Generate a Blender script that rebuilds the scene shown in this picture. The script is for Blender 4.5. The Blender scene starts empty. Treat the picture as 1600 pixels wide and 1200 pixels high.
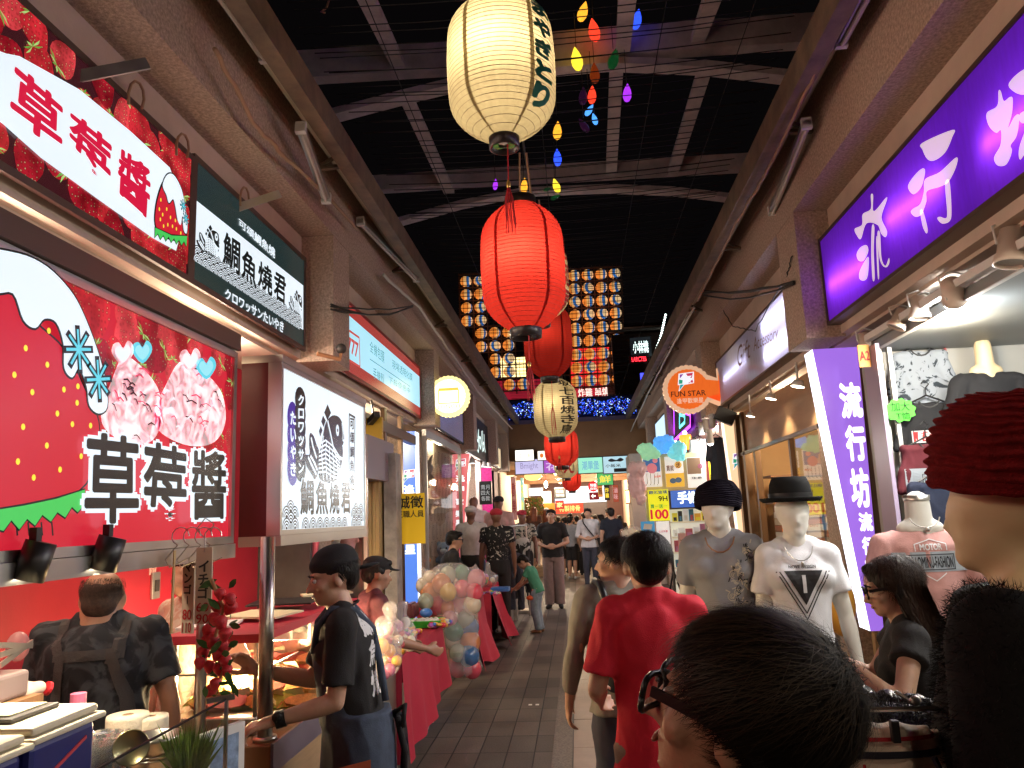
import bpy, bmesh, math, random
from mathutils import Vector, Matrix, noise
from mathutils.bvhtree import BVHTree
random.seed(7)
sc = bpy.context.scene
COL = sc.collection
R = math.radians
V = Vector
# ---------------------------------------------------------------- camera frame
F = 1195.0
_a = V((102, -203, -F)).normalized()            # the alley direction seen from the camera
_u = V((-0.041, 1.0, 0.0)); _u.z = (_u.x*_a.x + _u.y*_a.y)/(-_a.z); _u.normalize()
_r = _a.cross(_u).normalized()
CAM = V((0, 0, 1.6))
def ray(px, py):
 c = V((px-800.0, 600.0-py, -F))
 return V((c.dot(_r), c.dot(_a), c.dot(_u)))
def at(px, py, x=None, y=None, z=None, d=None):
 """world point seen at pixel (px,py) on the plane x=, y= or z=, or at depth d along the view"""
 q = ray(px, py)
 if x is not None: t = x/q.x
 elif y is not None: t = y/q.y
 elif z is not None: t = (z-CAM.z)/q.z
 else: t = d/F
 return CAM + q*t
def make_camera():
 cd = bpy.data.cameras.new('camera'); co = bpy.data.objects.new('camera', cd)
 COL.objects.link(co)
 M = Matrix(((_r.x, _r.y, _r.z), (_a.x, _a.y, _a.z), (_u.x, _u.y, _u.z))).to_4x4()
 M.translation = CAM
 co.matrix_world = M
 cd.sensor_width = 36; cd.lens = 36*F/1600
 cd.clip_start = 0.02; cd.clip_end = 500
 sc.camera = co
 sc.render.resolution_x = 1024; sc.render.resolution_y = 768
make_camera()
# ---------------------------------------------------------------- materials
MATS = {}
def _nt(name):
 m = bpy.data.materials.new(name); m.use_nodes = True
 nt = m.node_tree
 return m, nt, nt.nodes, nt.links, nt.nodes['Principled BSDF']
def mat(name, col, rough=.6, metal=0, noise_s=0, noise_a=.25, bump=0, bump_s=None, spec=None, sheen=0, trans=0, alpha=1, emit=0, emitc=None, stretch=None, coat=0, sss=0):
 """principled material; noise_s > 0 mixes darker / lighter blotches of that scale into the colour"""
 if name in MATS: return MATS[name]
 m, nt, N, L, b = _nt(name)
 c4 = (*col, 1)
 b.inputs['Base Color'].default_value = c4
 b.inputs['Roughness'].default_value = rough
 b.inputs['Metallic'].default_value = metal
 if spec is not None: b.inputs['Specular IOR Level'].default_value = spec
 if sheen: b.inputs['Sheen Weight'].default_value = sheen
 if coat: b.inputs['Coat Weight'].default_value = coat; b.inputs['Coat Roughness'].default_value = .15
 if trans: b.inputs['Transmission Weight'].default_value = trans
 if alpha < 1: b.inputs['Alpha'].default_value = alpha
 if sss:
  b.inputs['Subsurface Weight'].default_value = sss; b.inputs['Subsurface Radius'].default_value = (.012, .005, .003)
  b.inputs['Subsurface Scale'].default_value = 1.0
 if emit:
  b.inputs['Emission Color'].default_value = (*(emitc or col), 1); b.inputs['Emission Strength'].default_value = emit
 if noise_s or bump:
  tc = N.new('ShaderNodeTexCoord'); src = tc.outputs['Object']
  if stretch:
   mp = N.new('ShaderNodeMapping'); mp.inputs['Scale'].default_value = stretch
   L.new(src, mp.inputs[0]); src = mp.outputs[0]
 if noise_s:
  n = N.new('ShaderNodeTexNoise'); n.inputs['Scale'].default_value = noise_s; n.inputs['Detail'].default_value = 6
  n.inputs['Roughness'].default_value = .65
  L.new(src, n.inputs['Vector'])
  r_ = N.new('ShaderNodeValToRGB'); e = r_.color_ramp.elements
  e[0].position = .3; e[1].position = .72
  e[0].color = (*[c*(1-noise_a) for c in col], 1); e[1].color = (*[min(1, c*(1+noise_a)) for c in col], 1)
  L.new(n.outputs['Fac'], r_.inputs[0]); L.new(r_.outputs[0], b.inputs['Base Color'])
  if metal or rough < .5:
   mr = N.new('ShaderNodeMapRange'); mr.inputs['To Min'].default_value = max(.05, rough*.7); mr.inputs['To Max'].default_value = min(1, rough*1.5)
   L.new(n.outputs['Fac'], mr.inputs[0]); L.new(mr.outputs[0], b.inputs['Roughness'])
 if bump:
  n2 = N.new('ShaderNodeTexNoise'); n2.inputs['Scale'].default_value = bump_s or (noise_s or 10)*4; n2.inputs['Detail'].default_value = 5
  L.new(src, n2.inputs['Vector'])
  bp = N.new('ShaderNodeBump'); bp.inputs['Strength'].default_value = bump; bp.inputs['Distance'].default_value = .01
  L.new(n2.outputs['Fac'], bp.inputs['Height']); L.new(bp.outputs[0], b.inputs['Normal'])
 MATS[name] = m
 return m
def emat(name, col, s, vary=0, vs=3, base=None):
 """a lit (backlit) surface: emission plus a glossy acrylic skin"""
 if name in MATS: return MATS[name]
 m, nt, N, L, b = _nt(name)
 b.inputs['Base Color'].default_value = (*(base or [c*.3 for c in col]), 1); b.inputs['Roughness'].default_value = .25
 b.inputs['Emission Color'].default_value = (*col, 1); b.inputs['Emission Strength'].default_value = s
 if vary:
  tc = N.new('ShaderNodeTexCoord'); n = N.new('ShaderNodeTexNoise'); n.inputs['Scale'].default_value = vs; n.inputs['Detail'].default_value = 2
  mr = N.new('ShaderNodeMapRange'); mr.inputs['To Min'].default_value = s*(1-vary); mr.inputs['To Max'].default_value = s*(1+vary)
  L.new(tc.outputs['Object'], n.inputs['Vector']); L.new(n.outputs['Fac'], mr.inputs[0]); L.new(mr.outputs[0], b.inputs['Emission Strength'])
 MATS[name] = m
 return m
def paper(name, col, em=0.0, transl=.75):
 """translucent sheet lit from behind by a real lamp inside"""
 if name in MATS: return MATS[name]
 m, nt, N, L, b = _nt(name)
 N.remove(b); out = N['Material Output']
 t = N.new('ShaderNodeBsdfTranslucent'); d = N.new('ShaderNodeBsdfDiffuse'); mx = N.new('ShaderNodeMixShader'); ad = N.new('ShaderNodeAddShader'); e = N.new('ShaderNodeEmission')
 t.inputs[0].default_value = (*col, 1); d.inputs[0].default_value = (*col, 1)
 tc = N.new('ShaderNodeTexCoord'); n = N.new('ShaderNodeTexNoise'); n.inputs['Scale'].default_value = 14; n.inputs['Detail'].default_value = 6
 mp = N.new('ShaderNodeMapping'); mp.inputs['Scale'].default_value = (3, 3, .6)
 L.new(tc.outputs['Object'], mp.inputs[0]); L.new(mp.outputs[0], n.inputs['Vector'])
 r_ = N.new('ShaderNodeValToRGB'); q = r_.color_ramp.elements; q[0].position = .3; q[1].position = .7
 q[0].color = (*[c*.86 for c in col], 1); q[1].color = (*col, 1)
 L.new(n.outputs['Fac'], r_.inputs[0]); L.new(r_.outputs[0], t.inputs[0]); L.new(r_.outputs[0], d.inputs[0])
 e.inputs[0].default_value = (*col, 1); e.inputs[1].default_value = em
 mx.inputs[0].default_value = transl
 L.new(d.outputs[0], mx.inputs[1]); L.new(t.outputs[0], mx.inputs[2]); L.new(mx.outputs[0], ad.inputs[0]); L.new(e.outputs[0], ad.inputs[1]); L.new(ad.outputs[0], out.inputs[0])
 MATS[name] = m
 return m
def glassmat(name='clear_glass', col=(.9, .95, .95), rough=.03, fac=.12):
 """thin pane: mostly transparent, with a glossy reflection that rises at grazing angles"""
 if name in MATS: return MATS[name]
 m, nt, N, L, b = _nt(name)
 N.remove(b); out = N['Material Output']
 t = N.new('ShaderNodeBsdfTransparent'); g = N.new('ShaderNodeBsdfGlossy'); mx = N.new('ShaderNodeMixShader'); f = N.new('ShaderNodeFresnel')
 mr = N.new('ShaderNodeMapRange'); mr.inputs['To Min'].default_value = fac*.5; mr.inputs['To Max'].default_value = .45
 t.inputs[0].default_value = (*col, 1); g.inputs['Roughness'].default_value = rough
 L.new(f.outputs[0], mr.inputs[0]); L.new(mr.outputs[0], mx.inputs[0]); L.new(t.outputs[0], mx.inputs[1]); L.new(g.outputs[0], mx.inputs[2]); L.new(mx.outputs[0], out.inputs[0])
 MATS[name] = m
 return m
# ---------------------------------------------------------------- mesh builder
def rotz(a): return Matrix.Rotation(a, 4, 'Z')
class MB:
 def __init__(s): s.v = []; s.f = []; s.mi = []
 def add(s, vs, fs, mi=0):
  k = len(s.v); s.v += [V(p) for p in vs]; s.f += [tuple(k+i for i in f) for f in fs]; s.mi += [mi]*len(fs); return s
 def box(s, x0, x1, y0, y1, z0, z1, mi=0):
  x0, x1 = min(x0, x1), max(x0, x1); y0, y1 = min(y0, y1), max(y0, y1); z0, z1 = min(z0, z1), max(z0, z1)
  vs = [(x, y, z) for z in (z0, z1) for y in (y0, y1) for x in (x0, x1)]
  return s.add(vs, [(0, 2, 3, 1), (4, 5, 7, 6), (0, 1, 5, 4), (2, 6, 7, 3), (0, 4, 6, 2), (1, 3, 7, 5)], mi)
 def rbox(s, x0, x1, y0, y1, z0, z1, b=.01, mi=0):
  """box with chamfered vertical and horizontal edges"""
  bm = bmesh.new(); bmesh.ops.create_cube(bm, size=1)
  for v in bm.verts: v.co = V(((x0+x1)/2+v.co.x*abs(x1-x0), (y0+y1)/2+v.co.y*abs(y1-y0), (z0+z1)/2+v.co.z*abs(z1-z0)))
  bmesh.ops.bevel(bm, geom=bm.edges[:], offset=b, segments=2, affect='EDGES', profile=.5)
  s.bm(bm, mi); return s
 def bm(s, bm, mi=0, M=None):
  bm.verts.index_update()
  vs = [(M @ v.co if M else v.co.copy()) for v in bm.verts]
  s.add(vs, [tuple(v.index for v in f.verts) for f in bm.faces], mi); bm.free(); return s
 def obox(s, c, dx, dy, dz, hx, hy, hz, mi=0):
  """oriented box: centre c, unit axes dx dy dz, half sizes"""
  c = V(c); vs = [c + V(dx)*hx*i + V(dy)*hy*j + V(dz)*hz*k for k in (-1, 1) for j in (-1, 1) for i in (-1, 1)]
  return s.add(vs, [(0, 2, 3, 1), (4, 5, 7, 6), (0, 1, 5, 4), (2, 6, 7, 3), (0, 4, 6, 2), (1, 3, 7, 5)], mi)
 def bar(s, p, q, w, h=None, mi=0, up=(0, 0, 1)):
  p, q = V(p), V(q); d = (q-p); l = d.length; d.normalize(); up = V(up)
  if abs(d.dot(up)) > .98: up = V((1, 0, 0))
  x = d.cross(up).normalized(); z = x.cross(d).normalized()
  return s.obox((p+q)/2, x, d, z, w/2, l/2, (h or w)/2, mi)
 def tube(s, pts, r, n=8, mi=0, cap=True):
  pts = [V(p) for p in pts]; m = len(pts); rs = r if isinstance(r, (list, tuple)) else [r]*m
  k = len(s.v); prev = None
  for i, p in enumerate(pts):
   d = (pts[min(i+1, m-1)]-pts[max(i-1, 0)])
   if d.length < 1e-9: d = V((0, 0, 1))
   d.normalize()
   if prev is None:
    up = V((0, 0, 1)) if abs(d.z) < .95 else V((1, 0, 0))
    x = d.cross(up).normalized()
   else:
    x = (prev - d*prev.dot(d))
    x = x.normalized() if x.length > 1e-6 else d.orthogonal().normalized()
   prev = x; y = d.cross(x)
   for j in range(n):
    t = 2*math.pi*j/n; s.v.append(p + (x*math.cos(t)+y*math.sin(t))*rs[i])
  for i in range(m-1):
   for j in range(n):
    j2 = (j+1) % n; s.f.append((k+i*n+j, k+i*n+j2, k+(i+1)*n+j2, k+(i+1)*n+j)); s.mi.append(mi)
  if cap:
   s.f.append(tuple(k+j for j in range(n))[::-1]); s.f.append(tuple(k+(m-1)*n+j for j in range(n))); s.mi += [mi, mi]
  return s
 def lathe(s, prof, n=24, M=None, mi=0, a0=0, a1=2*math.pi):
  """prof: list of (radius, z)"""
  M = M or Matrix(); k = len(s.v); full = abs(a1-a0-2*math.pi) < 1e-6; cols = n if full else n+1
  for r_, z in prof:
   for j in range(cols):
    t = a0+(a1-a0)*j/n; s.v.append(M @ V((r_*math.cos(t), r_*math.sin(t), z)))
  for i in range(len(prof)-1):
   for j in range(n):
    j2 = (j+1) % cols; s.f.append((k+i*cols+j, k+i*cols+j2, k+(i+1)*cols+j2, k+(i+1)*cols+j)); s.mi.append(mi)
  return s
 def ball(s, c, r, n=10, mi=0, M=None):
  r = r if isinstance(r, (tuple, list, Vector)) else (r, r, r)
  k = len(s.v); c = V(c); n2 = n*2
  f = lambda p: c + (M @ p if M else p)
  s.v.append(f(V((0, 0, -r[2]))))
  for i in range(1, n):
   t = math.pi*i/n
   for j in range(n2):
    p = 2*math.pi*j/n2; s.v.append(f(V((r[0]*math.sin(t)*math.cos(p), r[1]*math.sin(t)*math.sin(p), -r[2]*math.cos(t)))))
  s.v.append(f(V((0, 0, r[2])))); e = len(s.v)-1
  for j in range(n2):
   j2 = (j+1) % n2
   s.f.append((k, k+1+j2, k+1+j)); s.f.append((e, e-n2+j, e-n2+j2)); s.mi += [mi, mi]
   for i in range(n-2):
    a = k+1+i*n2; s.f.append((a+j, a+j2, a+n2+j2, a+n2+j)); s.mi.append(mi)
  return s
 def sheet(s, fn, nu, nv, mi=0):
  k = len(s.v)
  for i in range(nu+1):
   for j in range(nv+1): s.v.append(V(fn(i/nu, j/nv)))
  for i in range(nu):
   for j in range(nv):
    a = k+i*(nv+1)+j; s.f.append((a, a+nv+1, a+nv+2, a+1)); s.mi.append(mi)
  return s
 def build(s, name, m, parent=None, smooth=False, solid=0):
  me = bpy.data.meshes.new(name)
  off = parent_origin(parent)
  me.from_pydata([tuple(p-off) for p in s.v], [], s.f)
  for mm in (m if isinstance(m, (list, tuple)) else [m]): me.materials.append(mm)
  if isinstance(m, (list, tuple)): me.polygons.foreach_set('material_index', s.mi)
  if smooth: me.polygons.foreach_set('use_smooth', [True]*len(me.polygons))
  me.update()
  o = bpy.data.objects.new(name, me); COL.objects.link(o)
  if parent: o.parent = parent
  if solid:
   md = o.modifiers.new('thickness', 'SOLIDIFY'); md.thickness = solid; md.offset = 0
  if smooth == 'auto':
   pass
  return o
def parent_origin(p):
 o = V((0, 0, 0))
 while p: o += V(p.location); p = p.parent
 return o
def tag(o, label=None, cat=None, group=None, kind=None):
 if label: o['label'] = label
 if cat: o['category'] = cat
 if group: o['group'] = group
 if kind: o['kind'] = kind
 return o
def thing(name, label, cat, loc=(0, 0, 0), group=None):
 o = bpy.data.objects.new(name, None); COL.objects.link(o); o.location = loc; o.empty_display_size = .05
 return tag(o, label, cat, group)
def copy_tree(o, parent=None, off=None):
 c = o.copy(); COL.objects.link(c); c.parent = parent
 if off is not None: c.location = V(o.location)+V(off)
 for ch in o.children: copy_tree(ch, c)
 return c
LK = 1.95
def lamp(name, loc, energy, col=(1, .85, .65), size=.05, typ='POINT', target=None, spot=70, parent=None, blend=.5):
 d = bpy.data.lights.new(name, typ); d.energy = energy*LK; d.color = col
 if typ == 'AREA': d.size = size
 else: d.shadow_soft_size = size
 if typ == 'SPOT': d.spot_size = R(spot); d.spot_blend = blend
 o = bpy.data.objects.new(name, d); COL.objects.link(o)
 o.location = V(loc)-parent_origin(parent)
 if target is not None: o.rotation_euler = (V(target)-V(loc)).to_track_quat('-Z', 'Y').to_euler()
 if parent: o.parent = parent
 return o
# ---------------------------------------------------------------- writing and flat drawing on a plane
_TX = {}
def text2d(s, bold=.015):
 k = (s, bold)
 if k not in _TX:
  cu = bpy.data.curves.new('t', 'FONT'); cu.body = s; cu.offset = 0; cu.resolution_u = 3
  o = bpy.data.objects.new('t', cu); COL.objects.link(o)
  me = bpy.data.meshes.new_from_object(o.evaluated_get(bpy.context.evaluated_depsgraph_get()))
  v0 = [(v.co.x, v.co.y) for v in me.vertices]; f0 = [tuple(p.vertices) for p in me.polygons]
  # heavier strokes: the thin glyph laid down several times, shifted by the stroke gain
  sh = [(0, 0)] if bold < .004 else [(bold*math.cos(a*math.pi/4), bold*math.sin(a*math.pi/4)) for a in range(8)]+([(bold*.5*math.cos(a*math.pi/2), bold*.5*math.sin(a*math.pi/2)) for a in range(4)] if bold > .05 else [])
  vs = [(x+a, y+b, i*.09) for i, (a, b) in enumerate(sh) for x, y in v0]; fs = [tuple(q+i*len(v0) for q in f) for i in range(len(sh)) for f in f0]
  x0, x1 = min(v[0] for v in vs), max(v[0] for v in vs); y0, y1 = min(v[1] for v in vs), max(v[1] for v in vs)
  _TX[k] = ([((x-x0)/(x1-x0), (y-y0)/(y1-y0), d) for x, y, d in vs], fs, (x1-x0)/(y1-y0))
  bpy.data.objects.remove(o); bpy.data.curves.remove(cu); bpy.data.meshes.remove(me)
 return _TX[k]
class Plane:
 """a flat panel: origin O, unit axes U (reading direction) and W (up), normal N"""
 def __init__(s, O, U, W):
  s.O = V(O); s.U = V(U).normalized(); s.W = V(W).normalized(); s.N = s.U.cross(s.W).normalized()
 def p(s, u, w, l=0): return s.O + s.U*u + s.W*w + s.N*(l*.0012)
 def hit(s, px, py):
  q = ray(px, py); t = (s.O-CAM).dot(s.N)/q.dot(s.N); h = CAM+q*t-s.O
  return h.dot(s.U), h.dot(s.W)
 def text(s, mb, t, u0, w0, u1, w1, l=2, bold=.015, mi=0, keep=False, align='c'):
  vs, fs, asp = text2d(t, bold)
  W_, H_ = u1-u0, w1-w0
  if keep:
   w_ = min(W_, H_*asp); h_ = w_/asp
   ou = u0+(W_-w_)*({'c': .5, 'l': 0, 'r': 1}[align]); ow = w0+(H_-h_)/2
   u0, w0, W_, H_ = ou, ow, w_, h_
  mb.add([s.p(u0+a*W_, w0+b*H_, l+d) for a, b, d in vs], fs, mi); return mb
 def vtext(s, mb, t, u0, u1, w_top, w_bot, l=2, bold=.02, mi=0, gap=.12):
  n = len(t); h = (w_top-w_bot)/n
  for i, ch in enumerate(t):
   a = w_top-h*(i+1)+h*gap/2
   if ch in 'ー一': s.text(mb, '一' if ch == '一' else '|', u0+(u1-u0)*(.1 if ch == '一' else .45), a+h*(.4 if ch == '一' else .1), u1-(u1-u0)*(.1 if ch == '一' else .45), a+h*(.52 if ch == '一' else .85), l, bold, mi); continue
   s.text(mb, ch, u0, a, u1, a+h*(1-gap), l, bold, mi)
  return mb
 def poly(s, mb, pts, l=1, mi=0): mb.add([s.p(a, b, l) for a, b in pts], [tuple(range(len(pts)))], mi); return mb
 def polyf(s, mb, pts, l=1, mi=0, holes=()):
  """concave polygon, tessellated"""
  from mathutils.geometry import tessellate_polygon
  loops = [[V((a, b, 0)) for a, b in pts]]+[[V((a, b, 0)) for a, b in h] for h in holes]
  fl = [q for lp in loops for q in lp]
  mb.add([s.p(q.x, q.y, l) for q in fl], [tuple(t) for t in tessellate_polygon(loops)], mi); return mb
 def disc(s, mb, c, r, l=1, mi=0, n=20, ry=None, a0=0, a1=2*math.pi, rot=0):
  ry = ry or r; pts = []
  for i in range(n + (0 if a1-a0 > 6.28 else 1)):
   t = a0+(a1-a0)*i/n; x, y = r*math.cos(t), ry*math.sin(t)
   pts.append((c[0]+x*math.cos(rot)-y*math.sin(rot), c[1]+x*math.sin(rot)+y*math.cos(rot)))
  return s.poly(mb, pts, l, mi)
 def ring(s, mb, c, r0, r1, l=1, mi=0, n=20, a0=0, a1=2*math.pi, sy=1):
  k = len(mb.v)
  for i in range(n+1):
   t = a0+(a1-a0)*i/n
   for r_ in (r0, r1): mb.v.append(s.p(c[0]+r_*math.cos(t), c[1]+r_*sy*math.sin(t), l))
  for i in range(n): mb.f.append((k+2*i, k+2*i+2, k+2*i+3, k+2*i+1)); mb.mi.append(mi)
  return mb
 def line(s, mb, pts, w, l=1, mi=0, closed=False):
  if closed: pts = pts+[pts[0]]
  for i in range(len(pts)-1):
   a, b = V((*pts[i], 0)), V((*pts[i+1], 0)); d = (b-a)
   if d.length < 1e-7: continue
   d.normalize(); n_ = V((-d.y, d.x, 0))*w/2; e = d*w*.3
   s.poly(mb, [((a-e)+n_)[:2], ((a-e)-n_)[:2], ((b+e)-n_)[:2], ((b+e)+n_)[:2]], l+i % 2*.15, mi)
  return mb
 def rect(s, mb, u0, w0, u1, w1, l=1, mi=0): return s.poly(mb, [(u0, w0), (u1, w0), (u1, w1), (u0, w1)], l, mi)
 def slab(s, mb, u0, w0, u1, w1, d0, d1, mi=0):
  """box between depths d0 and d1 (metres along N)"""
  c = s.O+s.U*(u0+u1)/2+s.W*(w0+w1)/2+s.N*(d0+d1)/2
  return mb.obox(c, s.U, s.W, s.N, abs(u1-u0)/2, abs(w1-w0)/2, abs(d1-d0)/2, mi)
 def frame(s, mb, u0, w0, u1, w1, t, d0, d1, mi=0):
  s.slab(mb, u0-t, w0-t, u1+t, w0, d0, d1, mi); s.slab(mb, u0-t, w1, u1+t, w1+t, d0, d1, mi)
  s.slab(mb, u0-t, w0, u0, w1, d0, d1, mi); s.slab(mb, u1, w0, u1+t, w1, d0, d1, mi); return mb
def quadmap(P, q):
 """bilinear map of the unit square onto the pixel quad q = (bl, br, tr, tl) laid on plane P"""
 c = [V((*P.hit(*p), 0)) for p in q]
 def f(a, b): r_ = c[0]*(1-a)*(1-b)+c[1]*a*(1-b)+c[2]*a*b+c[3]*(1-a)*b; return (r_.x, r_.y)
 return f
def qtext(P, mb, t, q, l=2, bold=.015, mi=0):
 f = quadmap(P, q); vs, fs, _ = text2d(t, bold)
 mb.add([P.p(*f(a, b), l+d) for a, b, d in vs], fs, mi)
# ---------------------------------------------------------------- bodies
def cap(p, r0, q, r1, flat=None): return ('cap', V(p), r0, V(q), r1)
def ell(c, r, M=None): return ('ell', V(c), r, M or Matrix.Identity(3))
def loft(rings): return ('loft', rings)        # rings: (centre, rx, ry, axis matrix 3x3 or None)
def xf(pr, M):
 R3 = M.to_3x3()
 if pr[0] == 'cap': return ('cap', M @ pr[1], pr[2], M @ pr[3], pr[4])
 if pr[0] == 'ell': return ('ell', M @ pr[1], pr[2], R3 @ pr[3])
 return ('loft', [(M @ V(c), rx, ry, R3 @ (m or Matrix.Identity(3))) for c, rx, ry, m in pr[1]])
def blob(name, prims, m, parent, vox=.012, smooth=4, wr=0, wr_s=9, z0=None, raw=False, cuts=()):
 """one continuous skin round all the shapes; every shape only helps to form it"""
 mb = MB()
 for p in prims:
  if p[0] == 'cap':
   n = 10; mb.ball(p[1], p[2], n); mb.ball(p[3], p[4], n); mb.tube([p[1], p[3]], [p[2], p[4]], 16)
  elif p[0] == 'ell': mb.ball(p[1], p[2], 14, M=p[3])
  else:
   k = len(mb.v); n = 24; rg = p[1]
   for c, rx, ry, mm in rg:
    mm = mm or Matrix.Identity(3)
    for j in range(n):
     t = 2*math.pi*j/n; mb.v.append(V(c)+mm @ V((rx*math.cos(t), ry*math.sin(t), 0)))
   for i in range(len(rg)-1):
    for j in range(n): mb.f.append((k+i*n+j, k+i*n+(j+1) % n, k+(i+1)*n+(j+1) % n, k+(i+1)*n+j)); mb.mi.append(0)
   mb.f.append(tuple(range(k, k+n))[::-1]); mb.f.append(tuple(range(k+(len(rg)-1)*n, k+len(rg)*n))); mb.mi += [0, 0]
 me = bpy.data.meshes.new('tmp'); me.from_pydata([tuple(v) for v in mb.v], [], mb.f); me.update()
 o = bpy.data.objects.new('tmp', me); COL.objects.link(o)
 md = o.modifiers.new('r', 'REMESH'); md.mode = 'VOXEL'; md.voxel_size = vox; md.adaptivity = 0
 if smooth:
  ms = o.modifiers.new('s', 'SMOOTH'); ms.factor = .5; ms.iterations = smooth
 me2 = bpy.data.meshes.new_from_object(o.evaluated_get(bpy.context.evaluated_depsgraph_get()))
 bpy.data.objects.remove(o); bpy.data.meshes.remove(me)
 if wr or cuts:
  nr = [v.normal.copy() for v in me2.vertices]
  for v, nn in zip(me2.vertices, nr):
   c = v.co
   if wr:
    q = V((c.x*wr_s, c.y*wr_s, c.z*wr_s*.55+c.x*wr_s*.5))
    h = noise.noise(q)+.5*noise.noise(q*2.1+V((7, 3, 1))); h = 1-abs(h)*2.2
    v.co = c+nn*wr*(h-.6)
 off = parent_origin(parent)
 if off.length: me2.transform(Matrix.Translation(-off))
 me2.name = name; me2.materials.clear(); me2.materials.append(m)
 me2.polygons.foreach_set('use_smooth', [True]*len(me2.polygons)); me2.update()
 o = bpy.data.objects.new(name, me2); COL.objects.link(o)
 if parent: o.parent = parent
 return o
def bvh_of(o):
 off = parent_origin(o.parent); me = o.data
 return BVHTree.FromPolygons([v.co+off for v in me.vertices], [tuple(p.vertices) for p in me.polygons])
def decal(name, mb, bvh, direction, m, parent, lift=.0025):
 """press a drawing made on a plane on to a curved surface, along direction"""
 bm = bmesh.new(); vs = [bm.verts.new(v) for v in mb.v]; mi = mb.mi
 for f, k in zip(mb.f, mi):
  try: bf = bm.faces.new([vs[i] for i in f]); bf.material_index = k
  except ValueError: pass
 bmesh.ops.triangulate(bm, faces=bm.faces[:])
 for _ in range(3):
  es = [e for e in bm.edges if e.calc_length() > .022]
  if not es: break
  bmesh.ops.subdivide_edges(bm, edges=es, cuts=1); bmesh.ops.triangulate(bm, faces=bm.faces[:])
 d = V(direction).normalized(); dead = []
 for v in bm.verts:
  h = bvh.ray_cast(v.co-d*.3, d, .9)
  if h[0] is None: dead.append(v)
  else: v.co = h[0]-d*lift
 bmesh.ops.delete(bm, geom=dead, context='VERTS')
 me = bpy.data.meshes.new(name); off = parent_origin(parent)
 bmesh.ops.translate(bm, verts=bm.verts[:], vec=-off)
 bm.to_mesh(me); bm.free()
 for mm in (m if isinstance(m, (list, tuple)) else [m]): me.materials.append(mm)
 o = bpy.data.objects.new(name, me); COL.objects.link(o); o.parent = parent
 return o
# ================================================================ people
SKIN = mat('skin', (.58, .34, .23), .5, noise_s=25, noise_a=.08, sss=.12, bump=.08, bump_s=160)
SKIN_TAN = mat('skin_tan', (.43, .225, .14), .5, noise_s=25, noise_a=.1, sss=.1, bump=.08, bump_s=160)
SKIN_SMOOTH = mat('mannequin_white', (.78, .76, .68), .38, noise_s=4, noise_a=.04)
SKIN_CREAM = mat('mannequin_cream', (.74, .58, .34), .42, noise_s=5, noise_a=.05)
SKIN_BROWN = mat('mannequin_brown', (.22, .11, .07), .4, noise_s=6, noise_a=.1)
HAIR = mat('black_hair', (.009, .006, .005), .5, spec=.3, noise_s=60, noise_a=.5, bump=.6, bump_s=120, stretch=(1, 1, .25))
HAIR_BR = mat('brown_hair', (.035, .016, .009), .5, spec=.3, noise_s=60, noise_a=.4, bump=.6, bump_s=120, stretch=(1, 1, .2))
EYE_W = mat('eye_white', (.7, .68, .64), .2)
EYE_D = mat('eye_dark', (.012, .008, .006), .15)
LIP = mat('lip', (.42, .16, .12), .4)
def cloth(name, col, a=.12, bump=.25, bs=260, sheen=0, rough=.85, ns=18): return mat('cloth_'+name, col, rough, noise_s=ns, noise_a=a, bump=bump, bump_s=bs, sheen=sheen)
def hand_prims(w, d, n, side, curl=.5, spread=.25, s=1.0, thumb=.5, fing=None, tight=False):
 """w wrist, d direction of the hand, n palm normal (palm faces n); side: thumb side sign along d x n"""
 d = V(d).normalized(); n = V(n); n = (n-d*n.dot(d)).normalized(); b = d.cross(n)*side   # b points to the thumb side
 P = []
 palm = .085*s
 P.append(cap(w, .024*s, w+d*.03*s, .024*s))
 for i, o in enumerate((.030, .010, -.010, -.028)):
  k = w+d*(palm-abs(o-.005)*.25*s)+b*o*s
  P.append(cap(w+d*.018*s+b*o*.55*s, .0135*s, k, .0115*s))
  L = (.040, .045, .042, .033)[i]*s; L2 = (.026, .030, .028, .021)[i]*s; L3 = (.021, .023, .022, .018)[i]*s
  c = (fing[i] if fing else curl+i*.06)
  sp = (1.2-i*.9)*spread*.16
  dd = (d*math.cos(c*.55)+n*math.sin(c*.55)+b*sp).normalized()
  p1 = k+dd*L
  c2 = c*1.45; dd2 = (d*math.cos(c2)+n*math.sin(c2)+b*sp*.8).normalized(); p2 = p1+dd2*L2
  c3 = c*2.1; dd3 = (d*math.cos(c3)+n*math.sin(c3)+b*sp*.6).normalized(); p3 = p2+dd3*L3
  P += [cap(k, .0105*s, p1, .0092*s), cap(p1, .0092*s, p2, .0083*s), cap(p2, .0083*s, p3, .007*s)]
 t0 = w+d*.022*s+b*.024*s+n*.006*s
 t1 = t0+(d*.62+b*.70+n*(.25+.3*thumb)).normalized()*.038*s
 t2 = t1+(d*.86+b*(.42-.5*thumb)+n*(.2+.5*thumb)).normalized()*.032*s
 t3 = t2+(d*.9+b*(.1-.6*thumb)+n*(.15+.5*thumb)).normalized()*.025*s
 P += [cap(w+d*.012*s+b*.012*s, .017*s, t0, .016*s), cap(t0, .0155*s, t1, .0125*s), cap(t1, .012*s, t2, .0105*s), cap(t2, .0105*s, t3, .0085*s)]
 return P
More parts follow.
